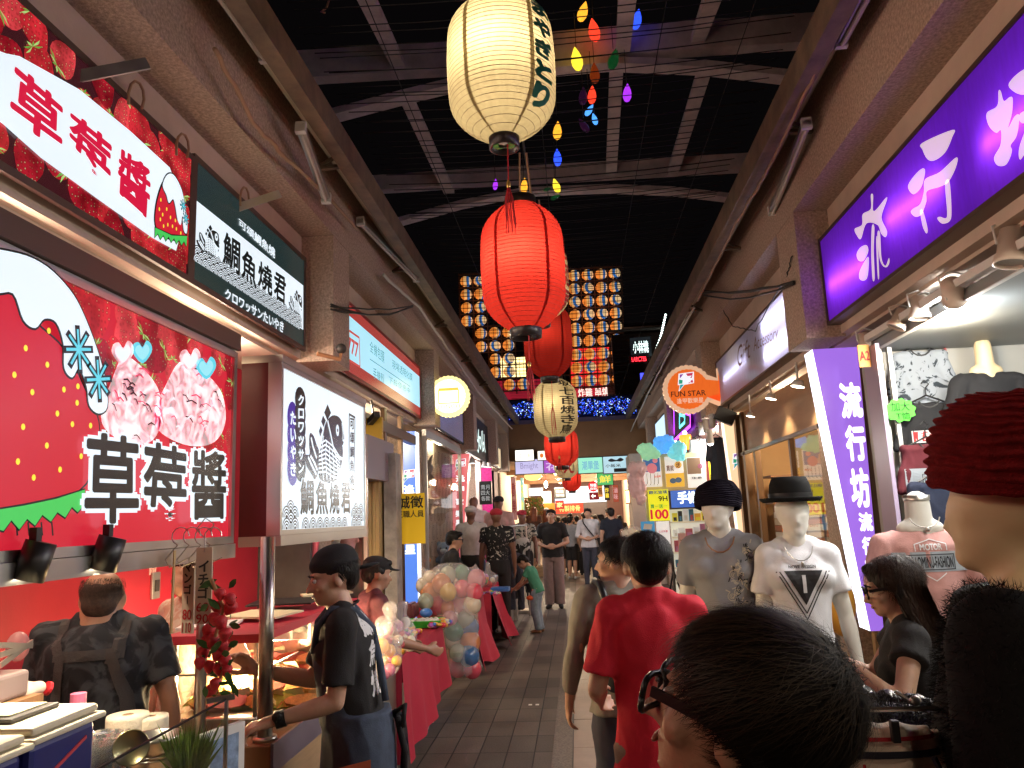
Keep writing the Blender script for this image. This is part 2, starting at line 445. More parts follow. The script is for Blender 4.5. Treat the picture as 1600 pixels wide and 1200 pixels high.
def person(label, loc, face=0, H=1.7, group=None, cat='person', name='person', lean=0, head=(0, 0, 0), skin=None,
   arms=None, hands=None, legs=None, vox=.014, fem=False, shirt=None, shirt_mat=None, sleeve=.55, hem=.86, pants=None, pants_mat=None,
   leg_len=.06, hair='short', hair_mat=None, features=True, shoes=None, build=1.0, wr=.006, twist=0, cut_below=None, neckw=1.0, headk=1.0, bare=False, extra=None, shoulders=1.0, lower=True, clothwr=None, egg=False, hand_s=1.0, collar=False, skull=True, longsleeve_loose=1.0, untuck=1.0, drop=0):
 """face: compass turn in degrees of the look direction, 0 = +Y (away down the alley), 90 = -X.
 arms: ((upper dir),(fore dir)) for left (-x) and right (+x) in the person's own axes; returns a dict of useful things"""
 k = H/1.72
 skin = skin or SKIN; hair_mat = hair_mat or HAIR
 t = thing(name, label, cat, loc, group)
 M0 = Matrix.Translation(V(loc)) @ rotz(R(face)) @ Matrix.Scale(k, 4)
 piv = V((0, 0, .96))
 MT = M0 @ Matrix.Translation(piv) @ Matrix.Rotation(-R(lean), 4, 'X') @ Matrix.Rotation(R(twist), 4, 'Z') @ Matrix.Translation(-piv)
 hp = V((0, 0, 1.47)); yaw, pitch, roll = head
 MH = MT @ Matrix.Translation(hp-V((0, 0, .035+drop))) @ Matrix.Rotation(R(yaw), 4, 'Z') @ Matrix.Rotation(-R(pitch), 4, 'X') @ Matrix.Rotation(R(roll), 4, 'Y') @ Matrix.Scale(headk, 4) @ Matrix.Translation(-hp)
 B = build; sw = (.155 if fem else .172)*shoulders
 # scale radii with k too
 def S(prs, M):
  out = []
  for p in prs:
   q = xf(p, M)
   if q[0] == 'cap': q = ('cap', q[1], p[2]*k, q[3], p[4]*k)
   elif q[0] == 'ell': q = ('ell', q[1], p[2], q[3])          # matrix carries the scale
   else: q = q
   out.append(q)
  return out
 body = []
 tor = [ell((0, -.005, .93), (.162*B, .112*B, .11)), ell((0, .005, 1.07), (.135*B, .098*B, .14)), ell((0, .002, 1.25), (.158*B, .112*B, .17)),
   cap((-sw+.03, 0, 1.385), .058, (sw-.03, 0, 1.385), .058), cap((-.06, -.005, 1.43), .045, (.06, -.005, 1.43), .045)]
 if fem: tor += [ell((-.07, .085, 1.25), (.055, .05, .055)), ell((.07, .085, 1.25), (.055, .05, .055))]
 elif not bare: tor += [ell((-.065*B, .052*B, 1.29), (.072*B, .058*B, .06)), ell((.065*B, .052*B, 1.29), (.072*B, .058*B, .06)), ell((0, -.05*B, 1.3), (.125*B, .058*B, .115))]
 neck = [cap((0, -.012, 1.40), .060*neckw, (0, .004, 1.50), .054*neckw)]
 body += S(tor+neck, MT)
 hk = 1
 hd = []
 if skull:
  hd = [ell((0, -.008, 1.63), (.075*hk, .095*hk, .088*hk)), ell((0, .032, 1.575), (.058*hk, .062*hk, .075*hk)), ell((0, .066, 1.532), (.030*hk, .028*hk, .024*hk)),
    ell((0, .035, 1.60), (.064*hk, .062*hk, .05*hk))]
  if egg: hd += [cap((0, .088*hk, 1.61), .010, (0, .096*hk, 1.575), .012)]
  if features:
   hd += [cap((0, .088, 1.625), .0085, (0, .114, 1.582), .0115), ell((-.012, .099, 1.582), (.010, .009, .008)), ell((.012, .099, 1.582), (.010, .009, .008)),
     ell((-.030, .077, 1.642), (.026, .014, .009)), ell((.030, .077, 1.642), (.026, .014, .009)),
     ell((0, .088, 1.558), (.022, .012, .006)), ell((0, .086, 1.548), (.020, .012, .007)),
     ell((-.077, -.005, 1.602), (.010, .020, .031), Matrix.Rotation(.3, 3, 'Z')), ell((.077, -.005, 1.602), (.010, .020, .031), Matrix.Rotation(-.3, 3, 'Z')),
     ell((-.045, .062, 1.590), (.024, .022, .022)), ell((.045, .062, 1.590), (.024, .022, .022))]
 body += S(hd, MH)
 arms = arms or (((-.18, .03, -1), (-.05, .22, -1)), ((.18, .03, -1), (.05, .22, -1)))
 hands = hands or ({}, {})
 J = {}
 sl_pr = []
 for i, sd in ((0, -1), (1, 1)):
  a = arms[i]
  if a is None: continue
  sh = MT @ V((sd*sw, 0, 1.385)); R3 = M0.to_3x3().normalized()
  du = (R3 @ V(a[0])).normalized(); df = (R3 @ V(a[1])).normalized()
  el = sh+du*.285*k; wr_ = el+df*.245*k
  J[sd] = (sh, el, wr_)
  f_ = .9 if fem else 1
  m1 = sh.lerp(el, .45); m2 = el.lerp(wr_, .3)
  body += [cap(sh, .052*k*f_, m1, .046*k*f_), cap(m1, .046*k*f_, el, .037*k*f_), cap(el, .037*k*f_, m2, .039*k*f_), cap(m2, .039*k*f_, wr_, .0245*k*f_)]
  hh = dict(hands[i]); hdir = R3 @ V(hh.pop('d', tuple(a[1]))); hn = R3 @ V(hh.pop('n', (-sd, .1, 0)))
  nn = hn.normalized(); dd = hdir.normalized(); nn = (nn-dd*nn.dot(dd)).normalized()
  fwd = dd.cross(nn); ts = hh.pop('thumb_to', (0, 1, .3)); ts = R3 @ V(ts)
  side = 1 if fwd.dot(ts) > 0 else -1
  body += hand_prims(wr_, dd, nn, side, s=k*hand_s*f_, **hh)
  # sleeve
  L = sleeve; end = sh.lerp(el, min(1, L)) if L <= 1 else el.lerp(wr_, L-1)
  if shirt:
   g = .010 if sleeve <= 1 else .012*longsleeve_loose
   if L <= 1:
    z = (end-sh).normalized(); q = z.to_track_quat('Z', 'Y').to_matrix()
    sl_pr += [cap(sh, .070*k, sh.lerp(end, .4), .062*k), ('loft', [(sh-z*.02, .052*k+g, .052*k+g, q), (sh.lerp(end, .5), .053*k+g, .053*k+g, q), (end, .052*k+g+.008, .052*k+g+.006, q)])]
   else:
    z = (el-sh).normalized(); q = z.to_track_quat('Z', 'Y').to_matrix()
    sl_pr += [cap(sh, .069*k, el, .040*k+g)]
    z = (end-el).normalized(); q = z.to_track_quat('Z', 'Y').to_matrix()
    sl_pr += [('loft', [(el, .040*k+g, .040*k+g, q), (end, .027*k+g, .027*k+g, q)])]
 legs = legs or (((-.085, .0), (-.09, .01), (-.095, -.02)), ((.085, .0), (.09, .01), (.095, -.02)))
 pr_p = []
 feet = []
 if lower:
  for (hx, hy), (kx, ky), (ax, ay) in legs:
   h_, kn, an = V((hx, hy, .90)), V((kx, ky, .49)), V((ax, ay, .085))
   sd = 1 if hx > 0 else -1
   body += S([cap(h_, .085*B, kn, .054), cap(kn, .054, kn.lerp(an, .3)+V((0, -.012, 0)), .056), cap(kn.lerp(an, .3)+V((0, -.012, 0)), .054, an, .037),
      cap(an+V((0, -.02, -.045)), .034, an+V((sd*.02, .10, -.055)), .028), cap(an+V((sd*.02, .10, -.055)), .028, an+V((sd*.03, .16, -.062)), .021)], M0)
   feet.append((an, sd))
   if pants:
    L = leg_len      # height of the hem above the floor
    def lp(z):
     return h_.lerp(kn, (h_.z-z)/(h_.z-kn.z)) if z > kn.z else kn.lerp(an, (kn.z-z)/(kn.z-an.z))
    zs = [z for z in (.90, .78, .62, .49, .36, .22, .08) if z > L+.03]+[L]
    w = {'slim': (.094, .050), 'straight': (.10, .076), 'wide': (.108, .10)}[pants]
    pr_p.append(('loft', [(M0 @ lp(z), k*(w[1]+(w[0]-w[1])*((z-.08)/.82))*B, k*(w[1]+(w[0]-w[1])*((z-.08)/.82))*1.05*B, M0.to_3x3().normalized()) for z in zs]))
  if pants:
   R3 = M0.to_3x3().normalized()
   pr_p.append(('loft', [(M0 @ V((0, -.005, z)), k*rx*B, k*ry*B, R3) for z, rx, ry in ((.80, .155, .115), (.86, .178, .13), (.94, .175, .125), (1.01, .155, .115))]))
 o_body = blob('body', body, skin, t, vox, 3 if vox < .009 else 2)
 J['body'] = o_body; J['MT'] = MT; J['MH'] = MH; J['M0'] = M0; J['k'] = k
 tv = max(.008, min(vox*1.1, .016))
 if pants and lower: J['pants'] = blob('trousers' if leg_len < .3 else 'shorts', pr_p, pants_mat, t, tv, 3, wr if clothwr is None else clothwr, 8)
 if shirt:
  R3 = MT.to_3x3().normalized()
  u = untuck
  tsh = {'tee': ((1.405, .135, .075), (1.36, sw+.012, .108*B), (1.27, .180*B, .137*B), (1.15, .162*B, .127*B), (1.02, .165*B, .130*B*u), (hem+.02, .180*B*u, .138*B*u), (hem, .182*B*u, .140*B*u)),
    'fit': ((1.405, .135, .075), (1.36, sw+.010, .104), (1.27, .172*B, .130), (1.15, .150*B, .116), (1.04, .146*B, .110), (hem+.02, .168*B, .122), (hem, .170*B, .124))}[shirt]
  pr = [('loft', [(MT @ V((0, 0, z)), k*rx, k*ry, R3) for z, rx, ry in tsh][::-1])]
  pr += S([cap((-sw+.015, 0, 1.388), .070, (sw-.015, 0, 1.388), .070), cap((-.065, -.006, 1.425), .056, (.065, -.006, 1.425), .056)], MT)
  if fem: pr += S([ell((-.07, .09, 1.25), (.066, .06, .062)), ell((.07, .09, 1.25), (.066, .06, .062))], MT)
  else: pr += S([ell((-.07, .055, 1.29), (.086, .078, .07)), ell((.07, .055, 1.29), (.086, .078, .07)), ell((0, -.055*B, 1.3), (.145*B, .082*B, .135))], MT)
  if collar: pr += S([cap((0, -.012, 1.425), .068, (0, -.004, 1.443), .066)], MT)
  J['shirt'] = blob('shirt', pr+sl_pr, shirt_mat, t, tv, 2, wr if clothwr is None else clothwr, 8)
 if shoes and feet:
  for an, sd in feet:
   blob('shoe', S([cap(an+V((0, -.02, -.045)), .044, an+V((sd*.02, .10, -.052)), .040), cap(an+V((sd*.02, .10, -.052)), .040, an+V((sd*.03, .165, -.058)), .030)], M0), shoes, t, max(vox, .012), 2)
 if hair and skull:
  hv = max(.007, vox*.9)
  if hair == 'short': hp_ = [ell((0, -.020, 1.655), (.086, .097, .078)), ell((0, -.060, 1.61), (.074, .058, .075)), ell((-.045, .045, 1.692), (.038, .045, .030)), ell((.03, .05, 1.695), (.05, .046, .030)), ell((-.072, .01, 1.64), (.016, .03, .03)), ell((.072, .01, 1.64), (.016, .03, .03))]
  elif hair == 'crop': hp_ = [ell((0, -.020, 1.652), (.083, .096, .077)), ell((0, -.058, 1.61), (.069, .055, .068)), ell((0, .022, 1.684), (.060, .066, .036))]
  elif hair == 'long': hp_ = [ell((0, -.018, 1.65), (.092, .10, .086)), ell((0, -.062, 1.56), (.092, .062, .13)), ell((0, -.085, 1.40), (.10, .05, .17)), cap((-.082, -.01, 1.63), .026, (-.092, -.03, 1.42), .03), cap((.082, -.01, 1.63), .026, (.092, -.03, 1.42), .03), ell((0, .045, 1.70), (.06, .05, .028))]
  elif hair == 'bun': hp_ = [ell((0, -.018, 1.65), (.086, .098, .080)), ell((0, -.065, 1.60), (.07, .05, .07)), ell((0, -.10, 1.70), (.035, .035, .035))]
  elif hair == 'thin': hp_ = [ell((0, -.035, 1.625), (.078, .078, .062)), ell((0, -.06, 1.59), (.066, .05, .06))]
  J['hair'] = blob('hair', S(hp_, MH), hair_mat, t, hv, 3, .006 if hair in ('short', 'long') else .002, 30)
 if features and vox <= .012 and skull:
  for sd in (-1, 1):
   mb = MB(); mb.ball(MH @ V((sd*.031, .0835, 1.618)), .0095*k, 8); e = mb.build('eye', EYE_W, t, True)
   mb = MB(); mb.ball(MH @ V((sd*.031, .0905, 1.618)), .0045*k, 6); mb.build('iris', EYE_D, e, True)
   mb = MB(); mb.tube([MH @ V((sd*x, y, z)) for x, y, z in ((.014, .094, 1.637), (.030, .097, 1.643), (.048, .086, 1.638))], .0032*k, 6); mb.build('eyebrow', hair_mat, t, True)
  mb = MB(); mb.ball(MH @ V((0, .0985, 1.553)), (.021*k, .004*k, .0055*k), 8, M=MH.to_3x3().normalized()); mb.build('mouth', LIP, t, True)
 return t, J
def strands(name, m, parent, MH, k, count, region, comb, length=.07, w=.0011, lift=.004, seed=1, droop=.4, centre=(0, -.018, 1.645), rad=(.088, .101, .082), seg=4):
 """many thin hair ribbons: rooted on the scalp ellipsoid, combed along comb(dir) and following the skull"""
 rnd = random.Random(seed); mb = MB(); c = V(centre); n_ = 0
 while n_ < count:
  d = V((rnd.gauss(0, 1), rnd.gauss(0, 1), rnd.gauss(0, 1))).normalized()
  if not region(d): continue
  n_ += 1
  p = d.copy(); L = length*rnd.uniform(.6, 1.2); pts = []
  h0 = rnd.uniform(0, lift)
  jit = V((rnd.gauss(0, .22), rnd.gauss(0, .22), rnd.gauss(0, .22)))
  for i in range(seg+1):
   f = i/seg
   q = V((p.x*rad[0], p.y*rad[1], p.z*rad[2]))
   pts.append(c+q*(1+(h0+f*lift*rnd.uniform(.6, 1.3))/.09))
   t_ = V(comb(p))+jit; t_ = t_-p*t_.dot(p)
   if t_.length > 1e-4: p = (p+t_.normalized()*L/seg/.09).normalized()
  pts = [MH @ q for q in pts]; cc = MH @ c
  k0 = len(mb.v)
  for i, q in enumerate(pts):
   tg = (pts[min(i+1, seg)]-pts[max(0, i-1)]); nn = q-cc
   s_ = tg.cross(nn)
   s_ = s_.normalized() if s_.length > 1e-9 else V((1, 0, 0))
   ww = w*k*(1-.85*i/seg)
   mb.v += [q+s_*ww, q-s_*ww]
  for i in range(seg): mb.f.append((k0+2*i, k0+2*i+1, k0+2*i+3, k0+2*i+2)); mb.mi.append(0)
 return mb.build(name, m, parent, True)
# ================================================================ materials of the place
CONC = mat('aggregate_concrete', (.46, .345, .27), .85, noise_s=60, noise_a=.45, bump=.5, bump_s=140)
BEIGE = mat('beige_plaster', (.58, .46, .37), .8, noise_s=2.2, noise_a=.14, bump=.1, bump_s=60)
STEEL_B = mat('rusty_brown_steel', (.17, .12, .08), .6, noise_s=5, noise_a=.45, bump=.15, bump_s=40)
AWN = mat('galvanised_sheet', (.62, .56, .45), .55, metal=.1, noise_s=1.6, noise_a=.3, stretch=(3, .5, 3))
DARKM = mat('dark_metal', (.035, .03, .028), .5, noise_s=8, noise_a=.3)
BLACK = mat('black_plastic', (.012, .012, .013), .42)
CHROME = mat('stainless_steel', (.60, .57, .52), .3, metal=1, noise_s=1.5, noise_a=.06)
ALU = mat('aluminium', (.5, .47, .43), .35, metal=.9, noise_s=9, noise_a=.12)
WHITEP = mat('white_paint', (.75, .73, .69), .5, noise_s=6, noise_a=.06)
CREAMP = mat('cream_paint', (.66, .58, .44), .5, noise_s=4, noise_a=.08)
REDWALL = mat('red_wall', (.34, .008, .022), .55, noise_s=1.4, noise_a=.16, bump=.05, bump_s=90)
WOOD = mat('light_wood', (.48, .32, .17), .5, noise_s=3, noise_a=.18, stretch=(1, 1, 9))
DWOOD = mat('brown_wood', (.26, .13, .06), .45, noise_s=3, noise_a=.3, stretch=(1, 8, 1))
TRUSS = mat('weathered_paint_steel', (.78, .68, .66), .7, noise_s=3, noise_a=.3, bump=.1, bump_s=30)
DARKW = mat('dark_void_wall', (.03, .024, .02), .9, noise_s=2, noise_a=.3)
CABLE = mat('dark_cable', (.02, .018, .016), .5)
CABLE_T = mat('tan_cable', (.34, .20, .12), .55)
GLASS = glassmat()
RED = mat('red_plastic', (.55, .02, .03), .4)
MAROON = mat('maroon_paint', (.17, .012, .016), .35, noise_s=3, noise_a=.15)
# ---------------------------------------------------------------- floor
def floor_mat():
 m, nt, N, L, b = _nt('floor_tiles')
 tc = N.new('ShaderNodeTexCoord')
 br = N.new('ShaderNodeTexBrick'); br.offset = 0.0; br.inputs['Scale'].default_value = 1
 br.inputs['Brick Width'].default_value = .40; br.inputs['Row Height'].default_value = .19; br.inputs['Mortar Size'].default_value = .005; br.inputs['Mortar Smooth'].default_value = .2; br.inputs['Bias'].default_value = 0
 mp = N.new('ShaderNodeMapping'); mp.inputs['Rotation'].default_value = (0, 0, math.pi/2)
 L.new(tc.outputs['Object'], mp.inputs[0]); L.new(mp.outputs[0], br.inputs['Vector'])
 br.inputs['Color1'].default_value = (.15, .122, .104, 1); br.inputs['Color2'].default_value = (.092, .077, .066, 1); br.inputs['Mortar'].default_value = (.012, .010, .009, 1)
 n = N.new('ShaderNodeTexNoise'); n.inputs['Scale'].default_value = 1.6; n.inputs['Detail'].default_value = 8; n.inputs['Roughness'].default_value = .7
 n2 = N.new('ShaderNodeTexNoise'); n2.inputs['Scale'].default_value = 90; n2.inputs['Detail'].default_value = 3
 L.new(tc.outputs['Object'], n.inputs['Vector']); L.new(tc.outputs['Object'], n2.inputs['Vector'])
 mx = N.new('ShaderNodeMix'); mx.data_type = 'RGBA'; mx.blend_type = 'MULTIPLY'; mx.inputs['Factor'].default_value = .8
 cr = N.new('ShaderNodeValToRGB'); e = cr.color_ramp.elements; e[0].position = .32; e[0].color = (.55, .5, .48, 1); e[1].position = .7; e[1].color = (1.35, 1.3, 1.25, 1)
 L.new(n.outputs['Fac'], cr.inputs[0]); L.new(br.outputs['Color'], mx.inputs['A']); L.new(cr.outputs[0], mx.inputs['B'])
 mx2 = N.new('ShaderNodeMix'); mx2.data_type = 'RGBA'; mx2.blend_type = 'MULTIPLY'; mx2.inputs['Factor'].default_value = .5
 cr2 = N.new('ShaderNodeValToRGB'); e = cr2.color_ramp.elements; e[0].position = .3; e[0].color = (.6, .6, .6, 1); e[1].position = .7; e[1].color = (1.3, 1.3, 1.3, 1)
 L.new(n2.outputs['Fac'], cr2.inputs[0]); L.new(mx.outputs['Result'], mx2.inputs['A']); L.new(cr2.outputs[0], mx2.inputs['B'])
 L.new(mx2.outputs['Result'], b.inputs['Base Color'])
 mr = N.new('ShaderNodeMapRange'); mr.inputs['To Min'].default_value = .38; mr.inputs['To Max'].default_value = .8
 L.new(n.outputs['Fac'], mr.inputs[0]); L.new(mr.outputs[0], b.inputs['Roughness'])
 bp = N.new('ShaderNodeBump'); bp.inputs['Strength'].default_value = .5; bp.inputs['Distance'].default_value = .004
 ad = N.new('ShaderNodeMath'); ad.operation = 'MULTIPLY_ADD'; ad.inputs[1].default_value = -1; L.new(br.outputs['Fac'], ad.inputs[0]); L.new(n2.outputs['Fac'], ad.inputs[2])
 L.new(ad.outputs[0], bp.inputs['Height']); L.new(bp.outputs[0], b.inputs['Normal'])
 return m
mb = MB(); mb.box(-14, 14, -8, 70, -.2, 0)
tag(mb.build('floor', floor_mat()), kind='structure')
# paler stone slabs running down the alley (drain covers), with a darker border strip either side
SLAB = mat('slab_stone', (.30, .22, .18), .42, noise_s=2.3, noise_a=.3, bump=.15, bump_s=120)
BORD = mat('border_granite', (.18, .145, .12), .6, noise_s=70, noise_a=.5, bump=.3, bump_s=150)
mb = MB(); y = -1.0; i = 0
xs0, xs1 = -.115, .155
random.seed(3)
while y < 40:
 L_ = .74
 mb.box(xs0+.003, xs1-.003, y+.003, y+L_-.003, .0, .006+random.uniform(0, .002)); y += L_
tag(mb.build('path', SLAB), kind='structure')
mb = MB(); mb.box(xs0-.14, xs0-.004, -1, 40, 0, .004); mb.box(xs1+.004, xs1+.13, -1, 40, 0, .004)
tag(mb.build('path', BORD), kind='structure')
mb = MB(); mb.box(xs0-.004, xs0+.002, -1, 40, 0, .0045); mb.box(xs1-.002, xs1+.004, -1, 40, 0, .0045)
tag(mb.build('path', DARKM), kind='structure')
# ---------------------------------------------------------------- arcades left and right
def arcade(sd, name, label, pillars, yend):
 t = thing(name, label, 'building', (sd*1.7, 2, 0))
 zb = 3.60
 mb = MB(); mb.box(sd*1.60, sd*1.86, -2.5, yend, zb, 3.98)
 mb.box(sd*1.60, sd*1.66, -2.5, yend, 3.983, 4.3)
 mb.build('beam', CONC, t)
 for a, b in pillars:
  mb = MB(); mb.box(sd*1.602, sd*1.86, a, b, 2.70, zb-.002); mb.box(sd*1.9, sd*2.35, b+.22, b+.5, 0, 2.697); mb.build('pillar', CONC, t)
 mb = MB(); mb.box(sd*1.83, sd*1.90, -2.5, yend, 2.72, zb+.1); mb.build('wall', BEIGE, t)
 mb = MB(); mb.box(sd*1.86, sd*3.6, -2.5, yend, 4.0, 4.5); mb.build('upper_wall', DARKW, t)
 mb = MB(); mb.box(sd*1.9, sd*3.9, -2.5, yend, 2.70, 2.78); mb.build('soffit', BEIGE, t)
 return t
arcade(-1, 'arcade_building', 'concrete arcade on the left side with beige infill panels behind its shop signs', [(5.0, 5.38), (8.82, 9.16), (12.3, 12.7), (15.8, 16.2), (18.6, 19.0)], 19)
arcade(1, 'arcade_building', 'concrete arcade on the right side whose pillar ends the purple sign', [(5.17, 5.62), (9.25, 9.65), (13.0, 13.4), (16.6, 17.0)], 19)
# awnings: steel edge beam, sheet, brackets
def awning(sd, label, tubes):
 t = thing('awning', label, 'awning', (sd*1.4, 2, 4))
 x0 = 1.32; z0 = 3.86
 mb = MB(); mb.box(sd*x0, sd*(x0+.09), -2, 18.9, z0, z0+.17); mb.build('edge_beam', STEEL_B, t)
 mb = MB(); mb.add([(sd*(x0+.09), -2, z0+.16), (sd*(x0+.09), 18.9, z0+.16), (sd*1.599, 18.9, z0+.30), (sd*1.599, -2, z0+.30)], [(0, 1, 2, 3)])
 for k in range(30):
  y = -1.8+k*.7; mb.bar((sd*(x0+.092), y, z0+.152), (sd*1.597, y, z0+.29), .012, .01)
 mb.build('sheet', AWN, t, solid=.004)
 mb = MB(); mb.tube([(sd*1.50, -2, z0+.17), (sd*1.50, 18.9, z0+.17)], .035, 10); mb.build('pipe', AWN, t)
 for k in range(9):
  y = .3+k*2.15
  mb = MB(); mb.bar((sd*1.597, y, 3.90), (sd*(x0+.1), y, z0+.05), .035, .02); mb.bar((sd*1.597, y, 3.90), (sd*1.42, y+.0, z0+.14), .02, .02); mb.build('bracket', STEEL_B, t)
 return t
awning(-1, 'sheet metal awning with brown steel edge above the left shop signs', [])
awning(1, 'sheet metal awning with brown steel edge above the right shop signs', [])
# unlit tube battens under the awnings
def batten(p, q, label, grp='unlit fluorescent battens under the awnings'):
 p, q = V(p), V(q); t = thing('tube_light', label, 'light fitting', (p+q)/2, grp)
 mb = MB(); mb.bar(p, q, .05, .035); mb.build('batten', ALU, t)
 d = (q-p).normalized(); mb = MB(); o = V((0, 0, -.028)); mb.tube([p+o+d*.03, q+o-d*.03], .012, 8); mb.build('tube', mat('dull_glass_tube', (.6, .56, .5), .25), t)
 mb = MB(); mb.bar(p, p+d*.03, .06, .07); mb.bar(q-d*.03, q, .06, .07); mb.build('end_cap', WHITEP, t)
batten((-1.46, 2.1, 3.93), (-1.43, 3.4, 3.92), 'long grey unlit tube fitting lying under the left awning nearest the viewer')
batten((-1.44, 3.9, 3.82), (-1.50, 4.55, 3.66), 'unlit tube fitting hanging crooked under the left awning by the fish sign')
batten((-1.55, 5.5, 3.9), (-1.40, 6.9, 3.86), 'unlit tube fitting slung obliquely above the pale blue sign')
batten((1.50, 4.4, 3.86), (1.58, 5.6, 3.78), 'unlit tube fitting under the right awning beside the concrete pillar')
batten((1.45, 2.6, 3.92), (1.47, 3.7, 3.92), 'unlit tube fitting under the right awning above the purple sign')
# cables
def cable(label, pts, r=.008, m=None, group=None, sag=0, name='cable'):
 P = [V(p) for p in pts]; out = []
 rr = random.Random(len(label))
 for i in range(len(P)-1):
  for j in range(8):
   f = j/8; q = P[i].lerp(P[i+1], f); q.z -= sag*4*f*(1-f); q += V((rr.uniform(-1, 1), 0, rr.uniform(-1, 1)))*.006; out.append(q)
 out.append(P[-1]); mb = MB(); mb.tube(out, r, 6)
 return tag(mb.build(name, m or CABLE, None, True), label, 'cable', group)
cable('tan cable running under the left awning along its brackets', [at(335, 75, x=-1.5), at(395, 190, x=-1.5), at(440, 240, x=-1.5), at(505, 300, x=-1.5), at(560, 360, x=-1.5)], .012, CABLE_T)
cable('pale twisted cable drooping under the far left awning towards the cross beam', [at(600, 430, x=-1.5), at(655, 480, x=-1.5), at(700, 545, x=-1.5), at(745, 610, x=-1.5), at(800, 670, x=-1.4)], .014, mat('pale_cable', (.6, .55, .48), .5))
cable('tan cable curling down the right awning edge', [at(1325, 5, x=1.40), at(1285, 90, x=1.40), at(1240, 185, x=1.38), at(1195, 275, x=1.38), at(1150, 350, x=1.38), at(1090, 470, x=1.38)], .011, CABLE_T)
cable('pale cable trailing beside the far right awning', [at(1085, 480, x=1.42), at(1040, 560, x=1.42), at(1010, 620, x=1.42), at(978, 690, x=1.42)], .014, mat('pale_cable', (.6, .55, .48), .5))
for i, (dz, sg) in enumerate(((0, .03), (-.02, .06), (.015, .09))):
 cable('black wire strung from the left pillar over the pale blue sign', [at(516, 478, x=-1.58)+V((0, 0, dz)), at(645, 478, x=-1.45)+V((0, 0, dz*.4))], .007, group='black wires over the pale blue sign', sag=sg)
for i, (dz, sg) in enumerate(((0, .02), (.03, .05), (-.025, .07))):
 cable('black wire bunched between the right awning and the pillar left of the purple sign', [at(1100, 458, x=1.50)+V((0, 0, dz)), at(1240, 442, x=1.585)+V((0, 0, dz*.3))], .009, group='black wires by the right pillar', sag=sg)
cable('thin wire hanging in a loop above the violet shop sign', [at(1125, 478, x=1.6), at(1145, 510, x=1.62), at(1180, 517, x=1.7), at(1230, 430, x=1.6), at(1238, 400, x=1.59)], .005)
for (a, b, lb) in (((120, 120), (270, 108), 'perforated steel strap over the strawberry picture of the upper left sign'), ((370, 325), (470, 333), 'perforated steel strap above the black and white fish sign')):
 p, q = at(*a, x=-1.78), at(*b, x=-1.62); p.z += .0
 mb = MB(); d = (q-p)
 mb.bar(p, V((-1.60, p.y+.16, p.z+.14)), .012, .045); tag(mb.build('steel_strap', ALU), lb, 'strap')
for i, (px, py) in enumerate(((200, 160), (275, 240), (375, 320))):
 p = at(px, py, x=-1.74); mb = MB()
 mb.tube([p+V((0, .25*math.sin(t*.5)*.4, .0))+V((0, .10*math.cos(t), .10*math.sin(t)+.03)) for t in [j*.5 for j in range(8)]], .006, 6)
 tag(mb.build('cable_loop', CABLE_T, None, True), ['brown wire loop behind the strawberry sign, first from the left', 'brown wire loop where strawberry sign meets fish sign', 'brown wire loop on top of the fish sign'][i], 'wire')
# ---------------------------------------------------------------- roof trusses and net
def truss(Y, beam, bt, arch, at_, label):
 t = thing('roof_truss', label, 'roof truss', (0, Y, 6), 'arched roof trusses over the alley')
 mb = MB()
 P = [at(*p, y=Y) for p in beam]
 for i in range(len(P)-1): mb.bar(P[i]-(P[i+1]-P[i]).normalized()*(.3 if i == 0 else 0), P[i+1], .14, bt)
 mb.build('chord', TRUSS, t)
 mb = MB(); P = [at(*p, y=Y) for p in arch]
 pts = []
 for i in range(len(P)-1):
  for j in range(4): pts.append(P[i].lerp(P[i+1], j/4))
 pts.append(P[-1])
 for i in range(len(pts)-1): mb.bar(pts[i], pts[i+1]+(pts[i+1]-pts[i])*.05, .16, at_)
 mb.build('arch_rib', TRUSS, t)
 return t
truss(6.85, [(330, 118), (441, 108), (700, 92), (1000, 66), (1277, 48), (1420, 38)], .30, [(400, 230), (498, 187), (631, 152), (688, 138), (780, 115), (950, 100), (1100, 106), (1240, 122), (1380, 150)], .07, 'nearest roof truss with a shallow arched rib crossing above the white lantern')
truss(9.1, [(470, 300), (565, 290), (720, 280), (964, 266), (1174, 254), (1280, 248)], .20, [(540, 380), (609, 351), (720, 320), (820, 300), (950, 295), (1050, 299), (1137, 309), (1240, 330)], .06, 'second roof truss crossing behind the top of the red lantern')
0 and truss(12.6, [(600, 430), (1100, 400)], .05, [(600, 450), (700, 415), (830, 395), (950, 392), (1050, 402)], .03, 'far dim roof truss above the wall of small lanterns')
for i, (a, b) in enumerate((((560, -30), (622, 100)), ((636, 155), (702, 300)), ((1122, -30), (1090, 62)), ((1100, 112), (1050, 272)), ((982, -30), (973, 80)), ((963, 108), (955, 268)), ((1400, -20), (1265, 60)), ((1240, 120), (1175, 250)))):
 Ya, Yb = ((4.75, 6.78) if a[1] < 60 else (6.92, 9.03))
 mb = MB(); mb.bar(at(*a, y=Ya), at(*b, y=Yb), .13, .06)
 tag(mb.build('roof_purlin', TRUSS), 'pale steel purlin running lengthwise between roof trusses', 'roof beam', 'roof purlins')
mb = MB(); rr = random.Random(5); y = 3.2
while y < 18.5:
 z = 4.32; jz = rr.uniform(-.03, .03); P = [(x, y+rr.uniform(-.008, .008), z+jz-.05*(1-(x/1.4)**2)) for x in (-1.38, -.7, 0, .7, 1.38)]
 mb.tube(P, .0035, 4, cap=False); y += .085 if y < 9 else .2
for x in (-.95, -.1, .62, 1.1): mb.tube([(x, 3.2, 4.27), (x, 18.5, 4.27)], .003, 4)
